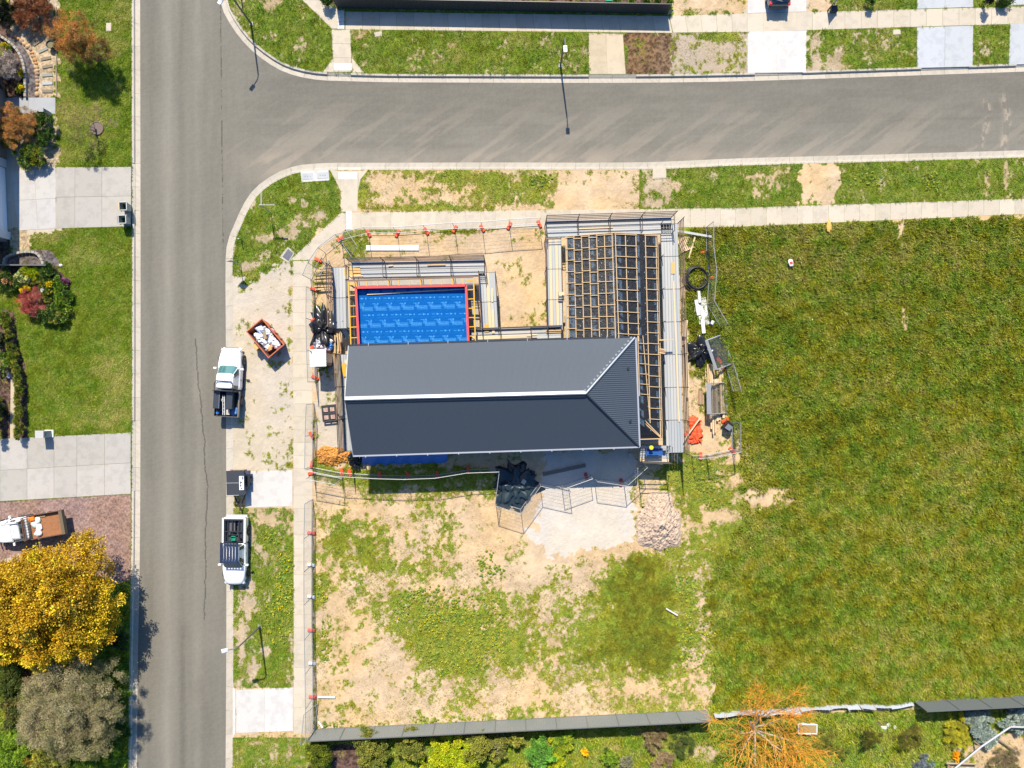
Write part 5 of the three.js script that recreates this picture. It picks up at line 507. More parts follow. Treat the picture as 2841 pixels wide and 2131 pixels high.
{ // black box trailer
  const t = vehicle('box_trailer', 'black enclosed box trailer with a white sticker panel, parked across the driveway', 'trailer', 671, 1334, [0.02, 1]); mesh('box', rbox(1.88, 0.82, 1.22, 0.03, [0, 0.9, 0.0]), boxBlack, t); const lidM = M(0.045, 0.05, 0.06, 0.45, 0.2); mesh('lid', geoFrom([-0.96, 1.36, 0.68, 0.96, 1.36, 0.68, 0.96, 1.36, -0.28, -0.96, 1.36, -0.28, 0.96, 1.28, -0.68, -0.96, 1.28, -0.68, -0.96, 1.25, 0.68, 0.96, 1.25, 0.68, 0.96, 1.22, -0.68, -0.96, 1.22, -0.68], [0, 1, 2, 0, 2, 3, 3, 2, 4, 3, 4, 5, 0, 6, 7, 0, 7, 1, 5, 4, 8, 5, 8, 9, 1, 7, 8, 1, 8, 4, 1, 4, 2, 0, 5, 9, 0, 9, 6, 0, 3, 5]).toNonIndexed(), lidM, t).geometry.computeVertexNormals(); mesh('lid_seam', box(0.03, 0.012, 0.95, [-0.02, 1.372, 0.2]), galvPale, t); mesh('lid_seam', box(0.03, 0.012, 0.95, [0.94, 1.372, 0.2]), galvPale, t);
  const cv = document.createElement('canvas'); cv.width = 256; cv.height = 96; const g = cv.getContext('2d'); g.fillStyle = '#e9ecee'; g.fillRect(0, 0, 256, 96); g.fillStyle = '#555a60'; g.fillRect(8, 10, 60, 26); g.beginPath(); g.moveTo(90, 80); g.lineTo(120, 20); g.lineTo(150, 76); g.lineTo(170, 40); g.lineTo(210, 82); g.fill(); g.fillRect(60, 60, 30, 6); g.fillRect(214, 30, 24, 36); const ct = new THREE.CanvasTexture(cv); ct.colorSpace = THREE.SRGBColorSpace; const sg = new THREE.PlaneGeometry(1.08, 0.34); sg.rotateX(-Math.PI / 2); sg.rotateX(-0.19); sg.translate(0, 1.333, -0.48); mesh('sticker', sg, new THREE.MeshStandardMaterial({ map: ct, roughness: 0.5 }), t);
  for (const s of [1, -1]) { wheel(t, -0.05, s * 0.78, 0.82); mesh('mudguard', rbox(0.85, 0.06, 0.26, 0.02, [-0.05, 0.7, s * 0.77]), blackTrim, t); mesh('drawbar', beam(V3(0.9, 0.5, s * 0.5), V3(2.05, 0.48, s * 0.04), 0.07, 0.1), steelDark, t); mesh('tail_light', box(0.03, 0.08, 0.2, [-0.96, 0.6, s * 0.55]), tl, t); } mesh('coupling', rbox(0.3, 0.1, 0.12, 0.03, [2.15, 0.5, 0]), steelDark, t); mesh('jockey_wheel', cyl(0.1, 0.1, 0.06, 14, [1.7, 0.12, 0.22], [Math.PI / 2, 0, 0]), tyreM, t); mesh('jockey_post', bar(V3(1.7, 0.12, 0.2), V3(1.7, 0.75, 0.2), 0.025), galv, t); mesh('gas_holder', box(0.25, 0.4, 0.3, [-0.75, 0.7, -0.75]), M(0.05, 0.06, 0.12, 0.5), t); }
{ // tray ute on red gravel
  const t = vehicle('tray_truck', 'white single cab truck with a rusty brown tray parked on red gravel', 'tray truck', 98, 1458, [-0.985, 0.172]); t.position.y = LAND; const cp = { r: -0.15, f: 2.62, wf: 1.32, rf: 0.55, rr: -0.02, paint: paintWhite, rh: 1.85 }; cab(t, cp);
  for (const s of [1, -1]) { arch(t, 1.75, s); wheel(t, 1.75, s * 0.82); wheel(t, -1.35, s * 0.8); }
  const rust = (() => { const m = new THREE.MeshStandardMaterial({ roughness: 0.85, map: grainTex(256, 3, [1, 1, 1], 0.3, 1.2, 6, [1, 0.9, 0.8], 8) }); m.color.setRGB(0.30, 0.13, 0.055); return m; })(), rustD = M(0.13, 0.065, 0.04, 0.8); mesh('tray_floor', box(2.75, 0.08, 1.86, [-1.75, 0.92, 0]), rust, t); mesh('chassis', box(3, 0.18, 0.8, [-1.5, 0.65, 0]), steelDark, t); for (const s of [1, -1]) mesh('tray_side', box(2.75, 0.32, 0.05, [-1.75, 1.1, s * 0.92]), rustD, t); mesh('tail_board', box(0.06, 0.34, 1.9, [-3.12, 1.1, 0]), M(0.12, 0.1, 0.06, 0.8), t); mesh('tail_board', box(0.2, 0.05, 1.8, [-2.98, 1.22, 0]), M(0.13, 0.1, 0.06, 0.8), t);
  for (const x of [-0.3, -0.42]) mesh('headboard_rail', bar(V3(x, 1.75, -0.9), V3(x, 1.75, 0.9), 0.035), rustD, t); for (const s of [-1, 1]) mesh('headboard_post', bar(V3(-0.36, 0.95, s * 0.88), V3(-0.36, 1.78, s * 0.88), 0.035), rustD, t); for (let i = 0; i < 8; i++) mesh('headboard_bar', bar(V3(-0.36, 0.95, -0.75 + i * 0.21), V3(-0.36, 1.72, -0.75 + i * 0.21), 0.015), steelDark, t);
  mesh('bull_bar', merge([bar(V3(2.78, 0.55, -0.85), V3(2.86, 0.6, 0), 0.05, 8), bar(V3(2.86, 0.6, 0), V3(2.78, 0.55, 0.85), 0.05, 8), bar(V3(2.72, 0.95, -0.7), V3(2.78, 0.98, 0), 0.04, 8), bar(V3(2.78, 0.98, 0), V3(2.72, 0.95, 0.7), 0.04, 8), bar(V3(2.76, 0.5, -0.45), V3(2.76, 0.98, -0.45), 0.03), bar(V3(2.76, 0.5, 0.45), V3(2.76, 0.98, 0.45), 0.03)]), steelDark, t); mesh('snorkel', merge([bar(V3(1.35, 1.1, 0.9), V3(0.75, 1.85, 0.76), 0.05, 8), rbox(0.2, 0.2, 0.14, 0.05, [0.78, 1.95, 0.76])]), whitePl, t); mesh('awning_tube', bar(V3(-0.1, 1.95, 0.62), V3(1.15, 1.9, 0.66), 0.09, 10), whitePl, t);
  const put = (nm, lb, ct, g, m) => { const o = solo(nm, g, m, lb, ct); o.position.copy(t.position); o.rotation.y = t.rotation.y; return o; }; const bag = (x, z, a, b, s) => lumpGeo(a, 0.16, b, s, 0.22, 18, 2).translate(x, 1.0, z); const cy = M(0.6, 0.74, 0.72, 0.45); put('cement_bag', 'pale green sack on the truck tray nearest the cab, upper', 'sack', bag(-0.75, 0.25, 0.26, 0.32, 81), cy); put('cement_bag', 'pale green sack at the middle of the truck tray load', 'sack', bag(-1.05, 0.5, 0.25, 0.28, 82), cy); put('cement_bag', 'white sack in the lower middle of the truck tray load', 'sack', bag(-1.05, -0.1, 0.25, 0.36, 83), whiteBag); put('cement_bag', 'white sack at the lower edge of the truck tray load', 'sack', bag(-0.95, -0.55, 0.3, 0.26, 84), whiteBag); put('fuel_can', 'orange plastic can on the truck tray beside the cab', 'fuel can', merge([rbox(0.44, 0.3, 0.32, 0.06, [-0.72, 1.12, 0.66]), cyl(0.04, 0.04, 0.08, 8, [-0.6, 1.3, 0.66])]), M(0.85, 0.2, 0.01, 0.5)); put('timber_block', 'short timber block lying on the truck tray', 'timber block', rbox(0.7, 0.08, 0.13, 0.01, [-1.35, 1.0, 0.72]), timber);
}
{ // dark car at the top edge
  const t = vehicle('parked_car', 'dark blue hatchback car parked on the white driveway at the top edge', 'car', 2152, -42, [0.02, -1]); t.position.y = LAND; const p = MP(0.02, 0.028, 0.045, { roughness: 0.3, clearcoat: 1, clearcoatRoughness: 0.05 }); const B = [{ c: 0, f: 2.1, r: -2.05, b: 0.82, y: 0.25, nf: 4, nr: 4.5 }, { c: 0, f: 2.2, r: -2.2, b: 0.9, y: 0.5, nf: 4, nr: 4.2 }, { c: 0, f: 2.15, r: -2.15, b: 0.9, y: 0.85, nf: 4, nr: 4 }, { c: 0, f: 2.0, r: -2.05, b: 0.84, y: 1.0, nf: 4, nr: 4 }]; mesh('body', shell(B, 48, 0.02), p, t); const g0 = { c: 0, f: 1.1, r: -2.0, b: 0.82, y: 0.98, nf: 5, nr: 4.5 }, g1 = { c: -0.2, f: 0.3, r: -1.55, b: 0.6, y: 1.55, nf: 5, nr: 5 }; mesh('cabin', shell([g0, g1], 48, 0.06), p, t); mesh('rear_window', patch(g0, g1, Math.PI - 0.75, Math.PI + 0.75, 0.25, 0.85), glassDark, t); mesh('windscreen', patch(g0, g1, -0.7, 0.7, 0.15, 0.9), glassDark, t); for (const s of [1, -1]) { mesh('side_window', patch(g0, g1, s * 0.9, s * 2.2, 0.2, 0.85), glassDark, t); mesh('tail_light', rbox(0.28, 0.16, 0.2, 0.04, [-2.02, 0.88, s * 0.72]), M(0.6, 0.03, 0.03, 0.25), t); wheel(t, 1.35, s * 0.78, 0.85); wheel(t, -1.35, s * 0.78, 0.85); } mesh('rear_bumper', rbox(0.2, 0.25, 1.6, 0.08, [-2.12, 0.5, 0]), M(0.09, 0.085, 0.08, 0.4), t); mesh('wiper', bar(V3(-1.98, 1.12, 0.1), V3(-1.9, 1.2, -0.4), 0.02), galvPale, t); }
{ // skip
  const p = P3(750, 941); const t = thing('skip_bin', 'orange steel skip bin filled with rubbish standing on the pale verge', 'skip', [p.x, LAND, p.z], -0.87); const or = (() => { const m = new THREE.MeshStandardMaterial({ roughness: 0.6, side: THREE.DoubleSide, map: grainTex(256, 3, [1, 1, 1], 0.25, 1.2, 6, [1, 0.9, 0.8], 9) }); m.color.setRGB(0.5, 0.13, 0.05); return m; })(), od = M(0.14, 0.075, 0.06, 0.75); const L = 1.32, W = 0.78, l = 1.05, w = 0.74, h = 1.15; const c = (x, y, z) => V3(x, y, z); const wl = (a, b, d, e, m = or) => { const g = quad3(a, b, d, e); return g; };
  mesh('wall', merge([wl(c(-L, h, -W), c(L, h, -W), c(l, 0.1, -w), c(-l, 0.1, -w))]), or, t); mesh('wall', wl(c(-L, h, W), c(L, h, W), c(l, 0.1, w), c(-l, 0.1, w)), od, t); mesh('wall', wl(c(-L, h, -W), c(-L, h, W), c(-l, 0.1, w), c(-l, 0.1, -w)), or, t); mesh('wall', wl(c(L, h, -W), c(L, h, W), c(l, 0.1, w), c(l, 0.1, -w)), or, t); mesh('floor', box(2 * l, 0.06, 2 * w, [0, 0.12, 0]), od, t); for (const s of [-1, 1]) { mesh('rim', box(2 * L + 0.08, 0.07, 0.07, [0, h, s * W]), or, t); mesh('rim', box(0.07, 0.07, 2 * W, [s * L, h + 0.001, 0]), or, t); for (const x of [-0.55, 0.15, 0.75]) mesh('rib', beam(c(x, h - 0.05, s * (W + 0.02)), c(x * 0.85, 0.15, s * (w + 0.02)), 0.08, 0.06), od, t); }
  const q = (nm, lb, ct, g, m, grp) => { const o = solo(nm, g, m, lb, ct, undefined, 0, grp); o.position.copy(t.position); o.rotation.y = t.rotation.y; }; const G = 'rubbish in the skip'; [[-0.85, -0.1, 0.42, 0.4, M(0.5, 0.56, 0.68, 0.5), 'bluish sheet bag at the north western end of the skip'], [-0.45, 0.38, 0.4, 0.36, whiteBag, 'white rubbish bag along the western wall of the skip'], [-0.05, 0.4, 0.36, 0.34, whiteBag, 'white rubbish bag at the middle of the western wall of the skip'], [-0.3, -0.42, 0.36, 0.34, whiteBag, 'white rubbish bag along the eastern wall of the skip'], [0.35, -0.2, 0.4, 0.3, M(0.62, 0.63, 0.68, 0.6), 'heap of mixed white scraps in the skip centre'], [0.55, 0.4, 0.3, 0.28, whiteBag, 'small white bag near the southern corner of the skip'], [0.85, -0.25, 0.36, 0.28, whiteBag, 'torn white wrapping at the south eastern end of the skip'], [0.1, 0.02, 0.3, 0.24, M(0.1, 0.11, 0.17, 0.5), 'dark bag in the middle of the skip']].forEach(([x, z, a, b, m, lb], i) => q('rubbish_bag', lb, 'rubbish bag', lumpGeo(a, b, a * 0.85, 90 + i, 0.4, 24).translate(x, 0.62, z), m, G)); q('cardboard', 'brown cardboard strip lying across the bags in the skip', 'cardboard', beam(c(-0.72, 1.03, -0.28), c(0.02, 0.96, 0.06), 0.24, 0.03), M(0.33, 0.24, 0.15, 0.85), G); q('timber_scrap', 'orange timber scraps near the southern end of the skip', 'timber scraps', merge(Array.from({ length: 9 }, (_, i) => beam(c(0.6 + (i % 3) * 0.08, 0.92 + i * 0.01, 0.0 + (i % 5) * 0.08), c(0.95 - (i % 4) * 0.06, 0.95 + i * 0.012, 0.25 + (i % 2) * 0.2), 0.06, 0.03))), M(0.62, 0.33, 0.12, 0.8), G); }
{ const p = P3(722, 963); const t = thing('timber_crate', 'orange timber crate leaning on the western side of the skip', 'crate', [p.x, LAND, p.z], -0.87); for (let i = 0; i < 6; i++) mesh('slat', box(0.46, 0.03, 0.09, [0, 0.1 + i * 0.14, 0.16]), formPly, t); for (const s of [-1, 1]) for (const z of [-0.14, 0.16]) mesh('post', box(0.05, 0.9, 0.05, [s * 0.21, 0.45, z]), formPly, t); mesh('slat', box(0.46, 0.05, 0.3, [0, 0.9, 0.02]), formPly, t); }

// ---------- street furniture ----------
function lamp(label, u, v, arm) { const p = P3(u, v); const t = thing('street_lamp', label, 'street lamp', [p.x, LAND, p.z], 0, 'street lamps along the verges'); const m = M(0.16, 0.155, 0.14, 0.5, 0.4); mesh('pole', bar(V3(0, 0, 0), V3(0, 4.35, 0), 0.085, 12, 0.055), m, t); const A = V3(arm[0], 0, arm[1]), al = A.length(), d = A.clone().divideScalar(al); const pts = [V3(0, 4.3, 0), V3(0, 4.5, 0).addScaledVector(d, 0.06), V3(0, 4.62, 0).addScaledVector(d, 0.22), V3(0, 4.66, 0).addScaledVector(d, al)]; mesh('arm', new THREE.TubeGeometry(new THREE.CatmullRomCurve3(pts), 16, 0.04, 8), m, t); const hd = mesh('lamp_head', rbox(0.5, 0.1, 0.3, 0.045, [0, 0, 0]), M(0.66, 0.68, 0.72, 0.35, 0.2), t); hd.position.copy(V3(0, 4.67, 0).addScaledVector(d, al + 0.18)); hd.rotation.y = Math.atan2(-d.z, d.x); mesh('lens', box(0.3, 0.03, 0.22, [0.05, -0.06, 0]), M(0.5, 0.5, 0.48, 0.2), hd); mesh('cap', rbox(0.16, 0.05, 0.2, 0.02, [-0.12, 0.06, 0]), M(0.5, 0.52, 0.55, 0.4), hd); mesh('base_plate', rbox(0.3, 0.03, 0.3, 0.01, [0, 0.015, 0]), galv, t); return t; }
lamp('street lamp on the grass verge north of the cross street', 1555, 182, [0.03, 0.7]); lamp('street lamp on the weedy verge between the southern ute and white driveway', 721, 1738, [-0.72, 0.14]); lamp('street lamp on the corner verge at the top of the side street', 697, 66, [-0.42, 0.6]);
{ const p = P3(752, 590); const t = thing('street_sign', 'street name sign with two white blades on the corner verge', 'street sign', [p.x, LAND, p.z]); mesh('pole', bar(V3(0, 0, 0), V3(0, 2.35, 0), 0.032, 10), galv, t); mesh('blade', rbox(1.2, 0.17, 0.035, 0.012, [0.5, 2.35, 0]), whitePl, t); mesh('blade', rbox(0.035, 0.17, 1.1, 0.012, [0, 2.16, -0.5]), whitePl, t); mesh('cap', cyl(0.05, 0.05, 0.05, 10, [0, 2.46, 0]), galv, t); mesh('brace', bar(V3(0, 1.9, 0), V3(0.25, 2.28, 0), 0.012), galv, t); }
{ const p = P3(668, 735); const t = thing('road_sign', 'diamond road sign on a thin post beside the kerb', 'road sign', [p.x, LAND, p.z]); mesh('pole', bar(V3(0, 0, 0), V3(0, 2.15, 0), 0.028, 8), galv, t); const pl = mesh('plate', rbox(0.62, 0.62, 0.012, 0.005, [0, 0, 0]), M(0.25, 0.25, 0.26, 0.5, 0.3), t); pl.position.set(0, 1.8, 0.04); pl.rotation.z = Math.PI / 4; }
function markerPost(label, u, v, h, m) { const p = P3(u, v); const t = thing('marker_post', label, 'marker post', [p.x, LAND, p.z]); mesh('post', rbox(0.09, h, 0.05, 0.015, [0, h / 2, 0]), m, t); mesh('cap', rbox(0.1, 0.06, 0.06, 0.015, [0, h, 0]), whitePl, t); }
markerPost('short white topped marker post on the southern corner verge', 672, 668, 0.8, timberOld); markerPost('short white topped marker post on the western lawn', 211, 207, 0.85, timberOld); markerPost('short dark marker post on the northern corner verge', 671, 3, 0.8, steelDark);
function pitLid(label, pts, m, parts) { const q = poly(pts); const t = thing('pit_lid', label, 'pit lid'); slabPoly(t, 'concrete_surround', q, [m], LAND + 0.03, 0); return t; }
{ const t = pitLid('pale concrete service pit with twin lids beside the curved kerb', [[834, 475], [912, 471], [914, 501], [837, 506]], CWHITE[0]); for (const k of [0, 1]) { const a = k ? 881 : 839, b = k ? 911 : 868, dy = k ? -2.5 : 0; slabPoly(t, 'lid', poly([[a, 482 + dy], [b, 480.5 + dy], [b, 497 + dy], [a, 499 + dy]]), [CBLUE[0]], LAND + 0.045, 0); for (let i = 0; i < 3; i++) { const p = P3(a + 8 + i * 7, 489.5 + dy); mesh('lift_hole', cyl(0.03, 0.03, 0.006, 8, [p.x, LAND + 0.048, p.z]), blackTrim, t); } } }
[['small concrete pit lid on the grass strip near the lamp footpath', [[1038, 90], [1060, 88], [1060, 101], [1040, 103]]], ['small concrete pit lid on the top right verge between two driveways', [[2476, 83], [2498, 82], [2498, 96], [2477, 97]]], ['square concrete pit lid beside the southern kerb of the cross street', [[1811, 468], [1848, 467], [1848, 495], [1811, 497]]], ['pale pit lid on the north western lawn', [[295, 64], [309, 64], [309, 87], [295, 87]]]].forEach(([l, q]) => { const t = pitLid(l, q, CPATH[2]); const c = q.reduce((s, p) => [s[0] + p[0] / 4, s[1] + p[1] / 4], [0, 0]); slabPoly(t, 'lid', poly(q.map((p) => [lerp(p[0], c[0], 0.2), lerp(p[1], c[1], 0.2)])), [CPATH[1]], LAND + 0.042, 0); });
{ const t = pitLid('concrete stormwater pit with a steel bar grate beside the footpath bend', [[799, 684], [818, 702], [800, 730], [776, 714]], CK[1]); const a = P3(799, 690, 0.2), b = P3(813, 703, 0.2), c = P3(800, 724, 0.2), d = P3(783, 712, 0.2); for (let i = 0; i < 8; i++) { const s = (i + 0.5) / 8; const p = a.clone().lerp(b, s), q = d.clone().lerp(c, s); p.y = q.y = LAND + 0.04; mesh('grate_bar', beam(p, q, 0.045, 0.02), M(0.2, 0.21, 0.25, 0.45, 0.5), t); } mesh('pit_hole', prism([a, b, c, d].map((p) => [p.x, p.z]), LAND + 0.032, LAND), M(0.02, 0.02, 0.025, 0.9), t); }
function bin(label, u, v, lidC) { const p = P3(u, v); const t = thing('wheelie_bin', label, 'bin', [p.x, LAND, p.z], 0.04, 'wheelie bins on the driveway'); const m = M(0.30, 0.34, 0.30, 0.5), gq = [[0.29, 0.93], [0.23, 0.08]]; const W = (y, k) => [[-k, -k], [k, -k], [k, k], [-k, k]].map(([x, z]) => V3(x, y, z * 1.08)); const T = W(0.95, 0.29), Bo = W(0.08, 0.22); for (let i = 0; i < 4; i++) mesh('wall', quad3(T[i], T[(i + 1) % 4], Bo[(i + 1) % 4], Bo[i]), m, t); m.side = THREE.DoubleSide; mesh('base', box(0.46, 0.04, 0.48, [0, 0.1, 0]), blackPl, t); for (let i = 0; i < 4; i++) { const a = T[i], b = T[(i + 1) % 4]; mesh('rim', beam(a, b, 0.05, 0.04), M(0.5, 0.52, 0.48, 0.5), t); } mesh('inside', box(0.42, 0.02, 0.44, [0, 0.45, 0]), blackPl, t); mesh('lid', rbox(0.05, 0.6, 0.56, 0.02, [-0.36, 0.68, 0.02], [0, 0, -0.12]), lidC, t); for (const s of [-1, 1]) mesh('wheel', cyl(0.1, 0.1, 0.05, 14, [-0.24, 0.1, s * 0.24], [Math.PI / 2, 0, 0]), blackPl, t); mesh('handle', bar(V3(-0.32, 0.95, -0.24), V3(-0.32, 0.95, 0.24), 0.02), blackPl, t); }
bin('open wheelie bin with a yellow lid hanging back, on the western driveway', 359, 580, M(0.7, 0.36, 0.01, 0.5)); bin('open wheelie bin with a dark red lid hanging back, on the western driveway', 357, 616, M(0.17, 0.02, 0.03, 0.5));
{ const p = P3(137, 318); const t = thing('letter_box', 'grey letter box pillar beside the garden path at upper left', 'letter box', [p.x, LAND, p.z]); mesh('pillar', rbox(0.36, 1.0, 0.3, 0.02, [0, 0.5, 0]), M(0.26, 0.27, 0.28, 0.7), t); mesh('cap', rbox(0.42, 0.05, 0.36, 0.015, [0, 1.02, 0]), M(0.3, 0.31, 0.32, 0.7), t); mesh('slot', box(0.02, 0.04, 0.2, [0.19, 0.8, 0]), blackTrim, t); }
{ const p = P3(138, 1203); const t = thing('letter_box', 'white rendered letter box pillar at the lawn edge by the long driveway', 'letter box', [p.x, LAND, p.z]); mesh('pillar', rbox(0.62, 1.05, 0.5, 0.02, [-0.1, 0.52, 0]), M(0.33, 0.32, 0.31, 0.8), t); mesh('cap', rbox(0.66, 0.06, 0.6, 0.015, [-0.1, 1.08, 0]), M(0.42, 0.41, 0.4, 0.8), t); mesh('base', rbox(0.7, 0.1, 0.6, 0.01, [0.0, 0.05, 0]), M(0.7, 0.69, 0.66, 0.8), t); mesh('slot', box(0.02, 0.05, 0.25, [0.22, 0.8, 0]), blackTrim, t); }
// things at the top edge
{ const p = P3(2308, 18); const t = thing('estate_sign', 'dark framed notice board standing beside the top right driveway', 'sign board', [p.x, LAND, p.z]); for (const x of [-0.35, 0.2]) mesh('post', box(0.08, 1.2, 0.08, [x, 0.6, x > 0 ? -0.3 : 0.35]), steelDark, t); mesh('board', box(0.75, 0.85, 0.05, [-0.08, 0.75, 0.0], [0, 0.9, 0]), M(0.05, 0.045, 0.04, 0.6), t); mesh('panel', box(0.22, 0.45, 0.06, [-0.08, 0.85, -0.02], [0, 0.9, 0]), galvPale, t); mesh('planter', rbox(0.5, 0.3, 0.5, 0.04, [0.1, 0.15, 0.3]), M(0.05, 0.05, 0.05, 0.7), t); }
{ const p = P3(2728, 12); const t = thing('letter_box', 'small dark letter box on a bent post at the top right corner', 'letter box', [p.x, LAND, p.z]); mesh('post', bar(V3(0, 0, -0.1), V3(0, 1.0, -0.1), 0.03), steelDark, t); mesh('box', rbox(0.22, 0.3, 0.45, 0.06, [0, 1.1, 0]), M(0.1, 0.1, 0.11, 0.4), t); }
{ const p = P3(2762, 4); const t = thing('garden_fence', 'brown timber corner fence in the garden at the top right', 'fence', [p.x, LAND, p.z]); mesh('post', box(0.12, 1.1, 0.12, [0, 0.55, 0.1]), timberOld, t); mesh('rail', beam(V3(0, 0.9, 0), V3(1.1, 0.9, -0.9), 0.06, 0.12), timberOld, t); mesh('rail', beam(V3(0, 0.9, 0), V3(0, 0.9, -1.6), 0.06, 0.12), timberOld, t); mesh('rail', beam(V3(0, 0.45, 0), V3(1.1, 0.45, -0.9), 0.06, 0.12), timberOld, t); }

// ---------- metal fences ----------
function metalFence(name, label, pts, H, m, railM, lean = 0, panelL = 2.37, gate = -1) { const t = thing(name, label, 'fence'); const P = pts.map(([u, v]) => P3(u, v)); for (let s = 0; s < P.length - 1; s++) { const a = P[s], b = P[s + 1], d = b.clone().sub(a), L = d.length(); d.normalize(); const n = Math.max(1, Math.round(L / panelL)); const side = V3(-d.z, 0, d.x); const up = V3(0, Math.cos(lean), 0).addScaledVector(side, Math.sin(lean)); for (let i = 0; i < n; i++) { const O = a.clone().addScaledVector(d, L * i / n); const uL = L / n + 0.01; const g = ribbed(O.clone().add(V3(0, 0.05, 0)), d, up, 0.02, uL, () => 0, () => H - 0.08, 0.2, 0.02, true); mesh('panel', g, m, t); mesh('top_rail', beam(O.clone().addScaledVector(up, H), O.clone().addScaledVector(d, uL).addScaledVector(up, H), 0.06, 0.05), railM, t); mesh('bottom_rail', beam(O.clone().addScaledVector(up, 0.06), O.clone().addScaledVector(d, uL).addScaledVector(up, 0.06), 0.055, 0.06), railM, t); mesh('post', beam(O.clone(), O.clone().addScaledVector(up, H + 0.03).add(V3(0.001, 0, 0)), 0.06, 0.06), railM, t); } } return t; }
const cbGrey = M(0.2, 0.212, 0.208, 0.55, 0.1, { side: 2 }), cbDark = M(0.135, 0.145, 0.142, 0.5, 0.1, { side: 2 }), cbBlack = M(0.05, 0.048, 0.048, 0.6, 0.1, { side: 2 });
metalFence('metal_fence', 'dark ribbed metal fence along the northern footpath', [[936, 23], [1852, 39]], 1.48, cbBlack, M(0.07, 0.07, 0.072, 0.4, 0.2)); metalFence('metal_fence', 'grey ribbed metal fence along the southern edge of the vacant lot', [[874, 2023], [1958, 1970]], 1.95, cbGrey, M(0.15, 0.155, 0.155, 0.4, 0.2)); metalFence('metal_fence', 'dark metal fence at the bottom right behind the field', [[2534, 1944], [3060, 1918]], 1.9, cbDark, M(0.15, 0.15, 0.15, 0.4, 0.2));
{ // bowed white fence
  const t = thing('metal_fence', 'low buckled white metal fence between the two dark fences at the bottom right', 'fence'); const pts = [[1978, 1977], [2100, 1968], [2215, 1962], [2300, 1957], [2345, 1955], [2380, 1952], [2420, 1953], [2465, 1953], [2530, 1946]]; const m = M(0.46, 0.48, 0.53, 0.45, 0.2, { side: 2 }); for (let i = 0; i < pts.length - 1; i++) { const a = P3(...pts[i]), b = P3(...pts[i + 1]), lean = 0.25 + 0.1 * Math.sin(i * 2); const up = V3(0, Math.cos(lean), Math.sin(lean)); const H = 0.62 + 0.15 * Math.sin(i * 1.7); const d = b.clone().sub(a), L = d.length(); d.normalize(); mesh('panel', ribbed(a.clone().add(V3(0, 0.02, 0)), d, up, 0.02, L - 0.02, () => 0, (u) => H * (0.92 + 0.12 * Math.sin(u * 2.3 + i)), 0.25, 0.015, true), m, t); mesh('post', beam(a.clone(), a.clone().addScaledVector(up, H + 0.05).add(V3(0.05, 0, 0.02)), 0.05, 0.05), timberOld, t); } }
// ---------- west house ----------
{ const t = thing('neighbour_house', 'neighbouring house with a pale garage door at the left edge', 'house'); const w = M(0.2, 0.17, 0.15, 0.85), gd = M(0.62, 0.66, 0.72, 0.5); const a = P3(10, 195), b = P3(16, 440), c = P3(26, 690), q = P3(-200, 690), e = P3(-200, 195); mesh('wall', beam(V3(a.x, 1.55, a.z), V3(b.x, 1.55, b.z), 0.2, 2.9), w, t); const g0 = P3(15, 468), g1 = P3(22, 644); mesh('garage_door', merge(Array.from({ length: 5 }, (_, i) => rbox(0.06, 0.44, g0.distanceTo(g1), 0.02, [(g0.x + g1.x) / 2, 0.4 + i * 0.45, (g0.z + g1.z) / 2], [0, Math.atan2(g1.x - g0.x, g1.z - g0.z), 0]))), gd, t); for (const [u, v] of [[14, 455], [25, 655]]) { const p = P3(u, v); mesh('pillar', box(0.5, 2.6, 0.62, [p.x - 0.12, 1.4, p.z]), M(0.48, 0.49, 0.52, 0.7), t); } mesh('lintel', beam(V3(g0.x - 0.05, 2.75, g0.z - 0.3), V3(g1.x - 0.05, 2.75, g1.z + 0.3), 0.25, 0.4), w, t); mesh('wall', beam(V3(c.x - 0.15, 1.55, P3(0, 668).z), V3(q.x, 1.55, P3(0, 668).z), 0.2, 2.9), w, t); mesh('wall', beam(V3(a.x, 1.55, a.z), V3(e.x, 1.55, e.z), 0.2, 2.9), w, t);
  const zz0 = P3(0, 175).z, zz1 = P3(0, 690).z, x1 = P3(40, 430).x, x0 = -48; const ry = 5.2, ey = 3.1, xm = (x0 + x1) / 2; mesh('roof', geoFrom([x1, ey, zz0, x1, ey, zz1, xm, ry, zz1 - 3, xm, ry, zz0 + 3, x0, ey, zz0, x0, ey, zz1], [0, 3, 1, 1, 3, 2, 4, 5, 3, 5, 2, 3, 0, 4, 3, 1, 2, 5]).toNonIndexed(), M(0.09, 0.08, 0.08, 0.7, 0, { side: 2 }), t).geometry.computeVertexNormals(); mesh('gutter', beam(V3(x1, ey, zz0), V3(x1, ey, zz1), 0.12, 0.1), M(0.1, 0.1, 0.11, 0.5), t); }
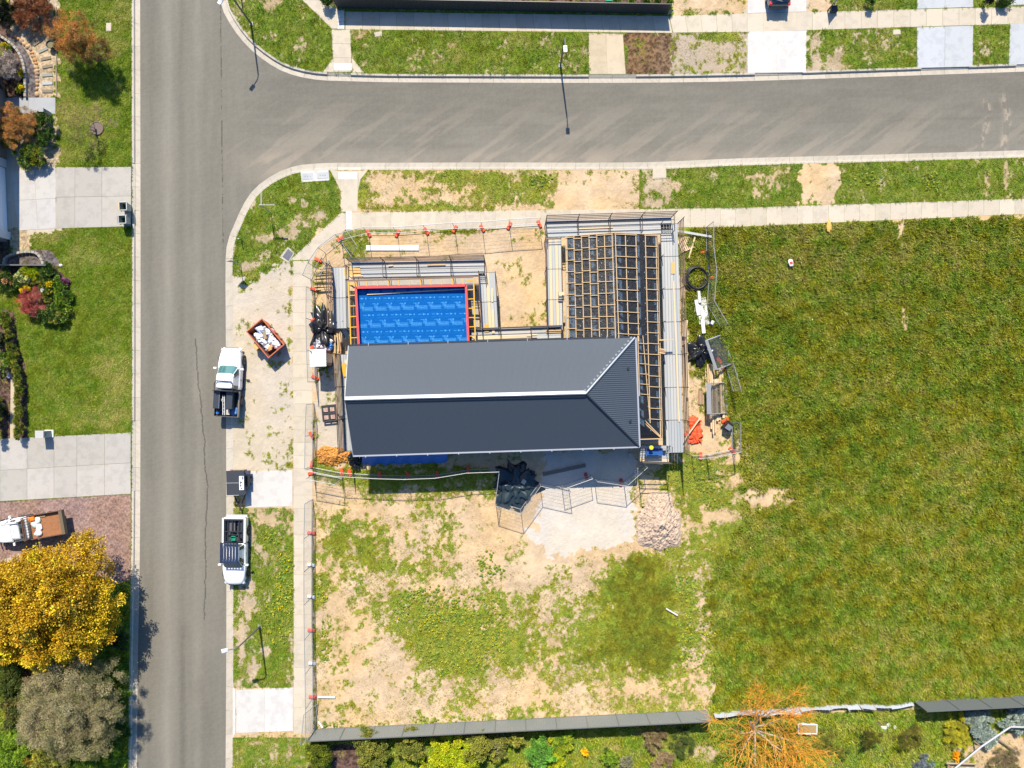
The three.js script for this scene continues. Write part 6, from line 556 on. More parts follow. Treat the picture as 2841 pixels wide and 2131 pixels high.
// ---------- grass ----------
const hardMask = new Uint8Array(TW * TH);
{ const fill = (q) => { const p = q.map(([x, z]) => [toTX(x), toTY(z)]); let x0 = 1e9, x1 = 0, y0 = 1e9, y1 = 0; for (const a of p) { x0 = Math.min(x0, a[0]); x1 = Math.max(x1, a[0]); y0 = Math.min(y0, a[1]); y1 = Math.max(y1, a[1]); } for (let y = Math.max(0, y0 | 0); y <= Math.min(TH - 1, y1); y++) for (let x = Math.max(0, x0 | 0); x <= Math.min(TW - 1, x1); x++) if (inPoly(p, x, y)) hardMask[y * TW + x] = 1; };
  HARD.forEach(fill); fill(poly([[985, 770], [1320, 762], [1330, 950], [1570, 940], [1568, 655], [1826, 650], [1838, 1222], [985, 1250]])); const roadP = [...xz(backW).reverse(), ...xz(backN), ...xz(backS)]; fill(clipBox(roadP)); }
function tuftGeo(blades, h, spread, w, seed) { const r = rng(seed), pos = [], idx = []; for (let i = 0; i < blades; i++) { const a = r() * 6.283, lean = spread * (0.35 + 0.65 * r()), hh = h * (0.6 + 0.5 * r()), ox = (r() - 0.5) * spread * 0.7, oz = (r() - 0.5) * spread * 0.7, dx = Math.cos(a), dz = Math.sin(a), k = pos.length / 3, ww = w * (0.7 + 0.6 * r()); const P = (t, s) => { const out = lean * t * t, y = hh * (1.25 * t - 0.25 * t * t); pos.push(ox + dx * out - dz * s, y, oz + dz * out + dx * s); }; P(0, ww / 2); P(0, -ww / 2); P(0.55, ww / 2); P(0.55, -ww / 2); P(1, 0); idx.push(k, k + 1, k + 2, k + 1, k + 3, k + 2, k + 2, k + 3, k + 4); } return geoFrom(pos, idx); }
const leafMat = (rough = 0.75) => { const m = new THREE.MeshPhysicalMaterial({ roughness: rough, specularIntensity: 0.3, side: THREE.DoubleSide }); return m; };
const grassM = leafMat(0.7);
function stuff(name, geo, mat, list, label, cat) { // list of [x,y,z,scale,rotY,tiltX,tiltZ,r,g,b,sy]
  const m = new THREE.InstancedMesh(geo, mat, list.length); m.name = numbered(name); const M4 = new THREE.Matrix4(), q = new THREE.Quaternion(), e = new THREE.Euler(), c = new THREE.Color(); list.forEach((l, i) => { e.set(l[5] || 0, l[4], l[6] || 0); q.setFromEuler(e); M4.compose(V3(l[0], l[1], l[2]), q, V3(l[3], l[3] * (l[10] ?? 1), l[3])); m.setMatrixAt(i, M4); m.setColorAt(i, c.setRGB(l[7], l[8], l[9])); }); m.castShadow = m.receiveShadow = true; scene.add(m); if (label) tag(m, label, cat, null, 'stuff'); return m; }
{ const lists = { lawn: [], verge: [], field: [], weeds: [], flowers: [], tall: [] }; R = rng(55); const x0 = -43, x1 = 43, z0 = -33, z1 = 33, st = 0.1; const wind = [0.5, 0.25];
  for (let z = z0; z < z1; z += st) for (let x = x0; x < x1; x += st) { const wx = x + R() * st, wz = z + R() * st, r0 = R(); const i = texAt(wx, wz); if (i < 0 || hardMask[i]) continue; const k = KIND[i]; if (k === K.crushed || k === K.charcoal || k === K.redgravel) continue; let g = grassMask(i, wx, wz); if (g < 0.25) { if (r0 > 0.012 || (k !== K.sandy && k !== K.pale && k !== K.verge)) continue; const u = toU(wx), v = toV(wz); if (COV[i] < 0.06) continue; }
    const field = k === K.field, lawn = k === K.lawn; const dens = field ? 0.95 : lawn ? 0.85 : k === K.garden ? 0.6 : 0.62; if (R() > dens) continue;
    const b = grassBase(k); let dr = DRY[i] * 0.9 + (nz(wx, wz, 4.2, 12) - 0.5) * 0.9 + (nz(wx, wz, 1.3, 13) - 0.5) * 0.5 + (R() - 0.5) * 0.25; const t = clamp(dr, 0, 1) * 0.8, dk = clamp(-dr * 1.4, 0, 1); if (field) dr += (nz(wx, wz, 15, 24) - 0.5) * 0.8; const hue = (nz(wx, wz, 6, 15) - 0.5); const v = (field ? 1.3 : lawn ? 1.28 : 1.34) * (0.8 + 0.4 * R()) * (1 + 0.35 * (nz(wx, wz, 2.1, 16) - 0.5)); const cr = lerp(b[0] * (1 + 0.5 * hue), 0.35, t) * (1 - 0.45 * dk) * v, cg = lerp(b[1], 0.305, t) * (1 - 0.5 * dk) * v, cb = lerp(b[2] * (1 - 0.4 * hue), 0.085, t) * (1 - 0.5 * dk) * v;
    if (lawn) lists.lawn.push([wx, LAND, wz, 0.8 + 0.5 * R(), R() * 6.28, 0, 0, cr, cg, cb, 0.8 + 0.4 * R()]);
    else if (field) { const n = nz(wx, wz, 3, 17); const ta = (nz(wx, wz, 7, 18) - 0.5) * 2; lists.field.push([wx, LAND, wz, 0.45 + 0.6 * n + 0.2 * R(), R() * 6.28, wind[1] * 0.6 + ta * 0.4 + (R() - 0.5) * 0.7, -wind[0] * 0.6 + (R() - 0.5) * 0.7, cr, cg, cb, 0.8 + 0.5 * R()]); }
    else { const clump = nz(wx, wz, 2.2, 19); (k === K.garden ? lists.tall : lists.verge).push([wx, LAND, wz, (0.55 + 0.7 * clump) * (g < 0.25 ? 0.8 : 1), R() * 6.28, (R() - 0.5) * 0.4, (R() - 0.5) * 0.4, cr, cg, cb, 0.8 + 0.5 * R()]); }
  }
  // broadleaf weeds + yellow flowers where the photograph shows them
  const wz0 = [[790, 1600, 26, 90, 1], [775, 1700, 40, 80, 1], [750, 1500, 30, 30, 0.2], [890, 1635, 18, 50, 1], [905, 1780, 14, 60, 0.3], [1290, 1760, 130, 110, 0.35], [1180, 1690, 90, 60, 0.25], [1350, 1570, 30, 40, 0], [1380, 1590, 20, 20, 0], [1900, 1640, 30, 50, 0.4], [1930, 1780, 50, 100, 0.6], [2010, 1840, 40, 40, 0.5], [2000, 1720, 30, 60, 0.3], [900, 2010, 80, 10, 0], [1240, 2000, 120, 14, 0], [1500, 2005, 30, 12, 0], [890, 905, 12, 30, 0.6], [895, 1025, 14, 30, 0.2], [2580, 500, 30, 30, 0.8], [2400, 500, 70, 20, 0.3], [1500, 500, 40, 20, 0.4], [660, 130, 40, 40, 0.2], [1960, 1330, 50, 40, 0], [1990, 1390, 40, 20, 0], [1900, 1310, 40, 30, 0]];
  for (const [u, v, ru, rv, fl] of wz0) { const n = Math.round(ru * rv / 34.85 / 34.85 * 3.14 * 46); for (let i = 0; i < n; i++) { const a = R() * 6.28, d = Math.sqrt(R()) * (0.8 + 0.4 * R()); const [x, z] = px(u + Math.cos(a) * d * ru, v + Math.sin(a) * d * rv); const ii = texAt(x, z); if (ii < 0 || hardMask[ii]) continue; if (nz(x, z, 1.1, 21) < 0.35 || nz(x, z, 3.1, 22) < 0.25) continue; const s = 0.75 + 0.5 * R(), y = nz(x, z, 1.9, 23); lists.weeds.push([x, LAND + 0.02, z, 0.3 + 0.5 * R(), R() * 6.28, (R() - 0.5) * 0.5, (R() - 0.5) * 0.5, lerp(0.11, 0.26, y) * s, lerp(0.19, 0.27, y) * s, 0.03 * s, 0.6 + 0.5 * R()]); if (R() < fl * 0.28) lists.flowers.push([x + R() * 0.1, LAND + 0.16, z + R() * 0.1, 0.7 + 0.7 * R(), R() * 6.28, (R() - 0.5), (R() - 0.5), 0.72, 0.55, 0.01]); } }
  console.log('grass', Object.entries(lists).map(([k, l]) => k + ':' + l.length).join(' '));
  stuff('lawn_grass', tuftGeo(7, 0.06, 0.085, 0.02, 1), grassM, lists.lawn, 'short mown lawn grass along the western side of the road', 'lawn'); stuff('verge_grass', tuftGeo(7, 0.12, 0.13, 0.022, 2), grassM, lists.verge, 'rough weedy grass tufts on the verges and the vacant lot', 'grass'); stuff('field_grass', tuftGeo(9, 0.3, 0.2, 0.03, 3), grassM, lists.field, 'tall green field grass bending in the wind east of the house', 'grass'); stuff('garden_grass', tuftGeo(8, 0.22, 0.16, 0.026, 4), grassM, lists.tall, 'unmown garden grass and ground cover outside the lot fences', 'grass');
  const lf = (() => { const g = []; const r = rng(8); for (let i = 0; i < 7; i++) { const l = new THREE.CircleGeometry(0.07, 5); l.scale(1, 1.5, 1); l.rotateX(-1.2 + r() * 0.6); l.translate(0, 0.05 + r() * 0.1, 0.09); l.rotateY(i * 0.9 + r()); g.push(l); } return merge(g); })(); stuff('broadleaf_weed', lf, grassM, lists.weeds, 'patches of low broadleaf weeds on the verge and vacant lot', 'weeds'); stuff('yellow_flower', new THREE.OctahedronGeometry(0.045, 0), leafMat(0.6), lists.flowers, 'tiny yellow flowers dotted over the weed patches', 'flowers'); }

// ---------- trees and shrubs ----------
function sprig(n, leaf, seed, len = 2, flat = 0.5) { const r = rng(seed), pos = [], idx = []; for (let i = 0; i < n; i++) { const d = V3(r() - 0.5, (r() - 0.25) * 1.1, r() - 0.5).normalize(), c = d.clone().multiplyScalar(0.25 + 0.75 * r()); const s = V3(r() - 0.5, r() - 0.5, r() - 0.5).cross(d).normalize().multiplyScalar(leaf / 2), e = d.clone().lerp(V3(r() - 0.5, r() * flat, r() - 0.5), 0.35).normalize().multiplyScalar(leaf * len); const k = pos.length / 3; const m = c.clone().addScaledVector(e, 0.5); pos.push(c.x, c.y, c.z, m.x + s.x, m.y + s.y, m.z + s.z, c.x + e.x, c.y + e.y, c.z + e.z, m.x - s.x, m.y - s.y, m.z - s.z); idx.push(k, k + 1, k + 2, k, k + 2, k + 3); } return geoFrom(pos, idx); }
const SPRIG = { fine: sprig(16, 0.16, 3, 4), leafy: sprig(12, 0.42, 4, 1.7), broad: sprig(9, 0.6, 5, 1.5), needle: sprig(18, 0.09, 6, 7, 1.5), strap: sprig(12, 0.16, 7, 7, 2) };
const foliageM = leafMat(0.65);
// lobes: [x,y,z, rx,ry,rz, (tint index)], local to the plant
function crown(t, lobes, n, size, pal, kind, o = {}) { const vol = lobes.map((l) => (l[3] * l[5]) ** 0.9 * Math.sqrt(l[4])); const tot = vol.reduce((a, b) => a + b, 0); const list = []; lobes.forEach((l, k) => { const m = Math.round(n * vol[k] / tot); const dir = () => { let d = V3(R() * 2 - 1, R() * 2 - 1, R() * 2 - 1); while (d.lengthSq() > 1 || d.lengthSq() < 1e-3) d = V3(R() * 2 - 1, R() * 2 - 1, R() * 2 - 1); d.normalize(); if (d.y < -0.3) d.y *= -1; return d; }; const hol = o.hollow ?? 0.55, per = o.per ?? 22, nc = Math.max(5, Math.round(m / per)), cr = (o.cl ?? 0.27) * Math.cbrt(l[3] * l[4] * l[5]); let d, rad, bump, pc, tone;
    for (let i = 0; i < m; i++) { if (i % per === 0) { d = dir(); rad = i < nc * per * 0.8 ? Math.max(hol, 0.8 + 0.25 * R()) : hol + (0.9 - hol) * R(); bump = 1 + (o.rag ?? 0.12) * (R() * 1.6 - 0.5); pc = l[6] !== undefined && R() < 0.75 ? pal[l[6] % pal.length] : pick(pal); tone = 0.8 + 0.4 * R(); } const j = dir().multiplyScalar(cr * Math.cbrt(R())); const p = V3(l[0] + d.x * l[3] * rad * bump + j.x, Math.max(0.04, l[1] + d.y * l[4] * rad * bump + j.y * 0.8), l[2] + d.z * l[5] * rad * bump + j.z); const q2 = R() < 0.25 ? pick(pal) : pc; const v = 1.4 * tone * (0.78 + 0.44 * R()); list.push([p.x, p.y, p.z, size * (0.7 + 0.6 * R()), R() * 6.28, (R() - 0.5) * 1.6, (R() - 0.5) * 1.6, q2[0] * v, q2[1] * v, q2[2] * v]); } }); const m = new THREE.InstancedMesh(SPRIG[kind], foliageM, list.length); m.name = 'crown'; m.userData = { kind: 'stuff' }; const M4 = new THREE.Matrix4(), q = new THREE.Quaternion(), e = new THREE.Euler(), c = new THREE.Color(); list.forEach((l, i) => { e.set(l[5], l[4], l[6]); q.setFromEuler(e); M4.compose(V3(l[0], l[1], l[2]), q, V3(l[3], l[3], l[3])); m.setMatrixAt(i, M4); m.setColorAt(i, c.setRGB(l[7], l[8], l[9])); }); m.castShadow = m.receiveShadow = true; t.add(m); return m; }
const bark = M(0.12, 0.085, 0.06, 0.9), barkGrey = M(0.3, 0.27, 0.24, 0.9);
function limbs(t, to, r0 = 0.1, m = bark) { const g = []; for (const p of to) { const mid = V3(p.x * 0.35, p.y * 0.55, p.z * 0.35); g.push(bar(V3(0, 0, 0), mid, r0, 7, r0 * 0.65), bar(mid, p, r0 * 0.65, 6, r0 * 0.2)); } mesh('trunk', merge(g), m, t); }
let bushN = 0;
function bush(name, label, cat, u, v, r, h, pal, o = {}) { R = rng(1000 + bushN++); const hm = h * 0.55; const c = P3(u, v, LAND + hm); const t = thing(name, label, cat, [c.x, LAND, c.z], 0, o.group); const rm = r / 34.85 * (CAM_H - hm) / CAM_H, rz = (o.rv ?? r) / 34.85 * (CAM_H - hm) / CAM_H; const lobes = [[0, h * 0.5, 0, rm * 0.62, h * 0.5, rz * 0.62]]; const nl = o.lobes ?? 7; for (let i = 0; i < nl; i++) { const a = i / nl * 6.28 + R(), d = 0.5 + 0.15 * R(), s = 0.36 + 0.16 * R(); lobes.push([Math.cos(a) * rm * d, h * (0.35 + 0.3 * R()), Math.sin(a) * rz * d, rm * s, h * (0.28 + 0.15 * R()), rz * s]); } const area = rm * rz * 3.14; crown(t, lobes, Math.round(Math.min(9000, (o.dens ?? 260) * area + 40)), o.size ?? 0.13, pal, o.kind ?? 'leafy', { hollow: o.hollow, rag: o.rag }); limbs(t, lobes.slice(1, 5).map((l) => V3(l[0] * 0.8, l[1], l[2] * 0.8)), Math.max(0.02, rm * 0.05), o.bark || bark); return t; }
const G1 = [[0.07, 0.12, 0.022], [0.10, 0.16, 0.025], [0.05, 0.09, 0.02]], GB = [[0.13, 0.22, 0.02], [0.18, 0.26, 0.02], [0.09, 0.16, 0.02]], GY = [[0.3, 0.34, 0.01], [0.22, 0.3, 0.012], [0.36, 0.36, 0.015]], GO = [[0.17, 0.18, 0.03], [0.22, 0.21, 0.035], [0.11, 0.13, 0.025]], BR = [[0.26, 0.11, 0.05], [0.18, 0.075, 0.035], [0.34, 0.17, 0.08]], OB = [[0.42, 0.2, 0.06], [0.3, 0.14, 0.05], [0.24, 0.16, 0.05], [0.5, 0.26, 0.07]], YL = [[0.62, 0.47, 0.01], [0.7, 0.55, 0.02]], RD = [[0.4, 0.1, 0.08], [0.3, 0.08, 0.06], [0.45, 0.18, 0.13]], GS = [[0.24, 0.29, 0.25], [0.3, 0.35, 0.31], [0.18, 0.23, 0.2]], PK = [[0.3, 0.26, 0.22], [0.2, 0.17, 0.14], [0.38, 0.33, 0.3]], GR = [[0.2, 0.17, 0.085], [0.26, 0.22, 0.12], [0.13, 0.13, 0.06], [0.17, 0.17, 0.06]], CR = [[0.6, 0.58, 0.25], [0.14, 0.2, 0.05]];
function tree(name, label, u, v, hc, lobesPx, pal, n, size, kind, o = {}) { R = rng(2000 + bushN++); const c = P3(u, v, LAND); const t = thing(name, label, 'tree', [c.x, LAND, c.z]); const lobes = lobesPx.map(([lu, lv, h, r, ry, ti]) => { const p = P3(lu, lv, h), rm = r / 34.85 * (CAM_H - h) / CAM_H; return [p.x - c.x, h - LAND, p.z - c.z, rm, ry ?? rm * 0.8, rm, ti]; }); crown(t, lobes, n, size, pal, kind, o); limbs(t, lobes.map((l) => V3(l[0] * 0.9, l[1], l[2] * 0.9)), o.trunk ?? 0.2, o.bark || bark); return t; }
const WT = [[0.37, 0.225, 0.012], [0.3, 0.18, 0.012], [0.42, 0.29, 0.015], [0.17, 0.145, 0.02], [0.56, 0.45, 0.02]];
tree('wattle_tree', 'large golden orange flowering tree beside the red gravel parking', 215, 1650, 0, [[243, 1565, 3.4, 73, 1.7, 0], [118, 1579, 3.6, 58, 1.6, 1], [85, 1651, 4.4, 93, 2.0, 0], [183, 1633, 4.6, 88, 2.0, 1], [262, 1669, 3.6, 65, 1.8, 2], [34, 1714, 3.8, 74, 1.8, 1], [136, 1718, 4.4, 88, 2.0, 0], [220, 1741, 3.6, 74, 1.8, 2], [276, 1727, 3.0, 51, 1.5, 2], [62, 1772, 3.2, 56, 1.5, 4], [146, 1790, 3.2, 56, 1.5, 4], [211, 1795, 3.0, 46, 1.3, 2], [20, 1633, 3.6, 56, 1.6, 0], [266, 1606, 3.2, 51, 1.4, 2], [-30, 1687, 4, 84, 1.8, 1]], WT, 15000, 0.2, 'leafy', { rag: 0.25, hollow: 0.6, trunk: 0.22 });
tree('olive_tree', 'grey olive feathery tree south of the golden tree', 235, 1915, 0, [[205, 1900, 3.2, 85, 1.6, 1], [150, 1950, 3.0, 70, 1.4, 1], [260, 1950, 2.8, 70, 1.5, 0], [200, 1990, 2.8, 85, 1.5, 0], [270, 1880, 2.6, 55, 1.2, 2], [130, 2000, 2.4, 55, 1.2, 1], [255, 2020, 2.3, 60, 1.2, 3], [295, 1975, 2.2, 45, 1.1, 2], [110, 1930, 2.2, 45, 1.1, 0]], GR, 12000, 0.17, 'fine', { rag: 0.35, hollow: 0.45, bark: barkGrey, trunk: 0.14 });
tree('orange_tree', 'small orange bronze tree on the north western lawn', 276, 172, 0, [[205, 95, 2.2, 50, 0.9, 0], [240, 118, 2.4, 42, 0.9, 2], [265, 135, 1.9, 40, 0.8, 2], [180, 110, 1.9, 34, 0.7, 0], [215, 140, 1.8, 36, 0.7, 1], [295, 150, 1.5, 22, 0.5, 2]], [[0.42, 0.19, 0.045], [0.3, 0.15, 0.05], [0.15, 0.115, 0.03]], 4200, 0.13, 'fine', { rag: 0.35, hollow: 0.4, trunk: 0.09 });
tree('sapling', 'sparse young tree staked in a round mulch ring on the lawn', 269, 360, 0, [[238, 345, 1.6, 36, 0.6, 0], [225, 378, 1.4, 30, 0.5, 1], [250, 395, 1.2, 26, 0.5, 1]], [[0.26, 0.22, 0.07], [0.18, 0.17, 0.05]], 620, 0.12, 'needle', { rag: 0.4, hollow: 0.1, trunk: 0.03 });
{ const p = P3(270, 357); solo('mulch_ring', merge([cyl(0.5, 0.54, 0.08, 24, [0, 0.03, 0]), (() => { const g = new THREE.TorusGeometry(0.5, 0.035, 6, 28); g.rotateX(Math.PI / 2); g.translate(0, 0.07, 0); return g; })()]), M(0.16, 0.12, 0.1, 0.95), 'round mulch ring at the foot of the sparse lawn tree', 'mulch ring', [p.x, LAND, p.z]); [[245, 332], [252, 360], [272, 390]].forEach(([u, v], i) => { const a = P3(u, v, 1.1), b = P3(u + 14, v + 6, LAND); const t = thing('tree_stake', `${['upper', 'middle', 'lower'][i]} thin dark stake beside the sparse lawn tree`, 'stake', [b.x, LAND, b.z], 0, 'stakes round the sparse lawn tree'); mesh('stake', bar(V3(0, 0, 0), V3(a.x - b.x, 1.0, a.z - b.z), 0.025), steelDark, t); mesh('tie', bar(V3((a.x - b.x) * 0.9, 0.9, (a.z - b.z) * 0.9), V3(P3(269, 360).x - b.x, 0.9, P3(269, 360).z - b.z), 0.012), blackPl, t); }); }
// upper left garden
bush('feathery_shrub', 'big reddish brown feathery shrub at the top left corner', 'shrub', 90, 22, 62, 1.15, BR, { kind: 'needle', dens: 330, size: 0.2, rag: 0.5 }); bush('feathery_shrub', 'low twiggy brown shrub over the pebbles below the big brown shrub', 'shrub', 124, 78, 30, 0.8, [[0.16, 0.09, 0.055], [0.22, 0.13, 0.08]], { kind: 'needle', dens: 130, size: 0.16, hollow: 0.1 }); bush('yellow_shrub', 'yellow green shrub at the extreme top left corner', 'shrub', 8, 8, 18, 1.0, GY, {}); bush('pale_shrub', 'pale pinkish grey shrub against the house wall at upper left', 'shrub', 26, 186, 40, 1.2, PK, { kind: 'fine', dens: 330 }); bush('flower_clump', 'yellow flower clump beside the house wall at upper left', 'flowers', 22, 132, 10, 0.4, [YL[0], G1[1]], {}); bush('flower_clump', 'yellow flower clump beside the block edging, northern', 'flowers', 60, 206, 9, 0.4, [YL[0], G1[1]], {}); bush('flower_clump', 'yellow flower clump beside the block edging, southern', 'flowers', 58, 248, 11, 0.4, [YL[0], G1[1]], {}); bush('dark_shrub', 'dark brown twiggy shrub in the bed beside the house', 'shrub', 30, 235, 22, 0.8, [[0.07, 0.045, 0.03], [0.12, 0.07, 0.05]], { kind: 'needle', hollow: 0.1, dens: 160 }); bush('dark_shrub', 'dark evergreen mass shading the top left bed', 'shrub', 18, 40, 32, 1.2, [[0.02, 0.025, 0.012], [0.03, 0.04, 0.015]], {});
bush('bronze_shrub', 'bronze orange feathery shrub beside the garage driveway', 'shrub', 52, 352, 52, 1.7, OB, { kind: 'fine', dens: 420, rag: 0.4, rv: 58 }); bush('green_shrub', 'green shrub on the garden path side of the bronze shrub', 'shrub', 115, 338, 30, 1.1, G1, {}); bush('green_shrub', 'round green shrub east of the bronze shrub', 'shrub', 123, 382, 26, 1.0, G1, {}); bush('green_shrub', 'green shrub with yellow leaves beside the garage driveway', 'shrub', 92, 432, 46, 1.0, [...G1, [0.25, 0.24, 0.02]], { rv: 32 }); bush('green_shrub', 'dark green shrub against the garage wall', 'shrub', 14, 375, 26, 0.9, G1, {}); bush('green_shrub', 'small yellowing shrub in front of the bronze shrub', 'shrub', 34, 395, 22, 0.8, [[0.36, 0.27, 0.02], [0.2, 0.18, 0.03]], {});
// timber sleepers, boulders, blocks
[[55, 75, 1.0], [73, 90, 0.85], [88, 106, 0.8], [105, 118, 0.6], [120, 140, 0.45], [128, 163, 0.2], [132, 185, 0.18], [132, 209, 0.06], [132, 232, 0.05], [132, 254, 0.0]].forEach(([u, v, r], i) => { const p = P3(u, v); solo('timber_sleeper', rbox(0.82, 0.07, 0.24, 0.02), i === 8 ? M(0.36, 0.37, 0.38, 0.85) : i % 3 === 1 ? M(0.25, 0.25, 0.22, 0.9) : M(0.2, 0.165, 0.12, 0.9), `${ORD[i]} stepping sleeper from the north on the pebble path`, 'sleeper', [p.x, LAND + 0.025, p.z], r, 'stepping sleepers on the pebble path'); });
{ const pts = [[26, 88], [36, 96], [44, 102], [52, 108], [61, 115], [69, 123], [77, 130], [85, 138], [90, 148], [93, 157], [97, 167], [101, 177], [102, 188], [103, 198], [104, 206], [103, 216], [104, 226], [104, 234], [103, 247], [103, 262]]; R = rng(66); pts.forEach(([u, v], i) => { const p = P3(u, v), s = 0.13 + 0.07 * R(); const g = lumpGeo(s * 1.15, s * 0.9, s, 300 + i, 0.14, 14, 1.2); solo('boulder', g, pick([M(0.44, 0.22, 0.08, 0.9), M(0.4, 0.25, 0.13, 0.9), M(0.3, 0.21, 0.15, 0.9), M(0.46, 0.3, 0.16, 0.9)]), `boulder number ${['one', 'two', 'three', 'four', 'five', 'six', 'seven', 'eight', 'nine', 'ten', 'eleven', 'twelve', 'thirteen', 'fourteen', 'fifteen', 'sixteen', 'seventeen', 'eighteen', 'nineteen', 'twenty'][i]} counting south along the curved pebble bed edge`, 'boulder', [p.x, LAND, p.z], R() * 6, 'boulders edging the pebble bed'); }); }
{ const ar = (label, pts, m) => { const t = thing('block_edging', label, 'garden edging'); const c = new THREE.CatmullRomCurve3(pts.map((p) => P3(...p))); const n = Math.round(c.getLength() / 0.3); for (let i = 0; i < n; i++) { const p = c.getPointAt((i + 0.5) / n), d = c.getTangentAt((i + 0.5) / n); mesh('block', rbox(0.27, 0.3, 0.19, 0.02, [p.x, LAND + 0.13, p.z], [0, Math.atan2(-d.z, d.x), 0]), i % 2 ? m : M(0.3, 0.27, 0.22, 0.9), t); } }; ar('curved concrete block edging of the bed beside the upper left house', [[0, 100], [30, 120], [52, 142], [66, 168], [73, 200], [75, 272]], M(0.33, 0.31, 0.29, 0.9)); ar('arched concrete block edging of the charcoal mulch bed', [[15, 735], [20, 718], [48, 705], [80, 700], [105, 704], [118, 718], [125, 735]], M(0.34, 0.3, 0.25, 0.9)); { const t = thing('timber_edging', 'low timber edging along the eastern side of the pebble path', 'garden edging'); for (let i = 0; i < 3; i++) { const a = P3(157.6 - i * 0.2, 270 - i * 84), q = P3(157.4 - i * 0.2, 188 - i * 84); mesh('board', beam(a.setY(LAND + 0.03), q.setY(LAND + 0.03), 0.06, 0.1), timberOld, t); } } }
{ const p = P3(149, 130); const t = thing('plant_pot', 'round dark plant pot on the pebble path', 'plant pot', [p.x, LAND, p.z]); mesh('pot', new THREE.LatheGeometry([[0.2, 0], [0.3, 0.35], [0.33, 0.45], [0.29, 0.45], [0.27, 0.36]].map((q) => new THREE.Vector2(...q)), 20), M(0.04, 0.045, 0.045, 0.5, 0, { side: 2 }), t); mesh('soil', cyl(0.27, 0.27, 0.02, 16, [0, 0.36, 0]), M(0.16, 0.15, 0.08, 0.9), t); }
{ const a = P3(-60, 740), b = P3(148, 741); const t = thing('garden_screen', 'low dark metal screen between the mulch bed and flower bed', 'screen'); mesh('sheet', beam(V3(a.x, LAND + 0.45, a.z), V3(b.x, LAND + 0.45, b.z), 0.05, 0.9), M(0.05, 0.05, 0.06, 0.5), t); mesh('capping', beam(V3(a.x, LAND + 0.92, a.z), V3(b.x, LAND + 0.92, b.z), 0.1, 0.05), M(0.12, 0.115, 0.12, 0.4), t); }
// flower island
[['strap_plant', 'bright strappy yellow green plant behind the dark screen', 92, 757, 24, 0.7, GY, { kind: 'strap', size: 0.22, dens: 70 }], ['flower_bush', 'pale cream flowering bush in the flower island', 70, 772, 22, 0.8, CR, {}], ['flower_bush', 'bright yellow flower mound at the lawn notch', 69, 797, 15, 0.5, YL, { dens: 500, size: 0.09 }], ['flower_bush', 'dark rose bush with orange blooms at the left edge', 14, 770, 26, 0.9, [...G1, [0.5, 0.25, 0.12]], {}], ['green_shrub', 'green shrub between the rose bush and cream flowers', 42, 785, 22, 0.6, G1, {}], ['green_shrub', 'dark green shrub at the eastern end of the dark screen', 132, 757, 26, 0.7, G1, {}], ['green_shrub', 'olive brown shrub in the middle of the flower island', 110, 780, 20, 0.6, GO, { kind: 'fine' }], ['flower_bush', 'yellow dotted bush right of the olive brown shrub', 134, 790, 16, 0.6, [...G1, YL[0]], {}], ['green_shrub', 'lime green plant on the eastern rim of the flower island', 160, 783, 17, 0.5, GB, {}], ['flower_bush', 'purple flower clump on the eastern rim of the island', 181, 783, 8, 0.35, [[0.3, 0.06, 0.2], [0.12, 0.12, 0.05]], { dens: 500 }], ['green_shrub', 'green leafy bush on the eastern side of the flower island', 172, 812, 24, 0.6, [...GB, ...G1], {}], ['flower_bush', 'yellow green bush beside the stone bowl', 140, 818, 20, 0.6, [[0.3, 0.29, 0.03], ...G1], {}], ['green_shrub', 'bright green bush at the south eastern rim of the island', 174, 842, 26, 0.6, GB, {}], ['flower_bush', 'small pink flower clump at the island rim', 187, 832, 7, 0.3, [[0.36, 0.09, 0.2]], { dens: 500 }], ['green_shrub', 'dark green bush at the southern tip of the island', 130, 872, 26, 0.7, G1, {}], ['green_shrub', 'dark green flower speckled bush at the island bottom', 160, 872, 28, 0.6, [...G1, [0.3, 0.28, 0.05]], {}], ['red_shrub', 'reddish feathery shrub spreading over the lawn notch', 92, 838, 42, 0.9, RD, { kind: 'needle', dens: 200, hollow: 0.15, size: 0.17 }], ['red_shrub', 'thin orange red shoots beside the reddish shrub', 62, 838, 20, 0.7, [[0.42, 0.17, 0.04], [0.2, 0.2, 0.04]], { kind: 'needle', dens: 90, hollow: 0.1, size: 0.15 }]].forEach(([n, l, u, v, r, h, p, o]) => bush(n, l, n.includes('flower') ? 'flowers' : n.includes('strap') ? 'plant' : 'shrub', u, v, r, h, p, o));
{ const p = P3(130, 808); const t = thing('stone_bowl', 'pale round bird bath bowl in the flower island', 'bird bath', [p.x, LAND, p.z]); mesh('bowl', new THREE.LatheGeometry([[0.0, 0.42], [0.12, 0.43], [0.18, 0.5], [0.2, 0.5], [0.16, 0.4], [0.06, 0.36]].map((q) => new THREE.Vector2(...q)), 18), M(0.5, 0.55, 0.56, 0.6, 0, { side: 2 }), t); mesh('pedestal', cyl(0.06, 0.1, 0.38, 12, [0, 0.19, 0]), M(0.45, 0.45, 0.44, 0.7), t); } { const p = P3(169, 737); solo('pale_stone', lumpGeo(0.17, 0.12, 0.14, 401, 0.12, 14, 1), M(0.58, 0.53, 0.45, 0.85), 'pale round stone at the eastern tip of the mulch bed', 'stone', [p.x, LAND, p.z]); }
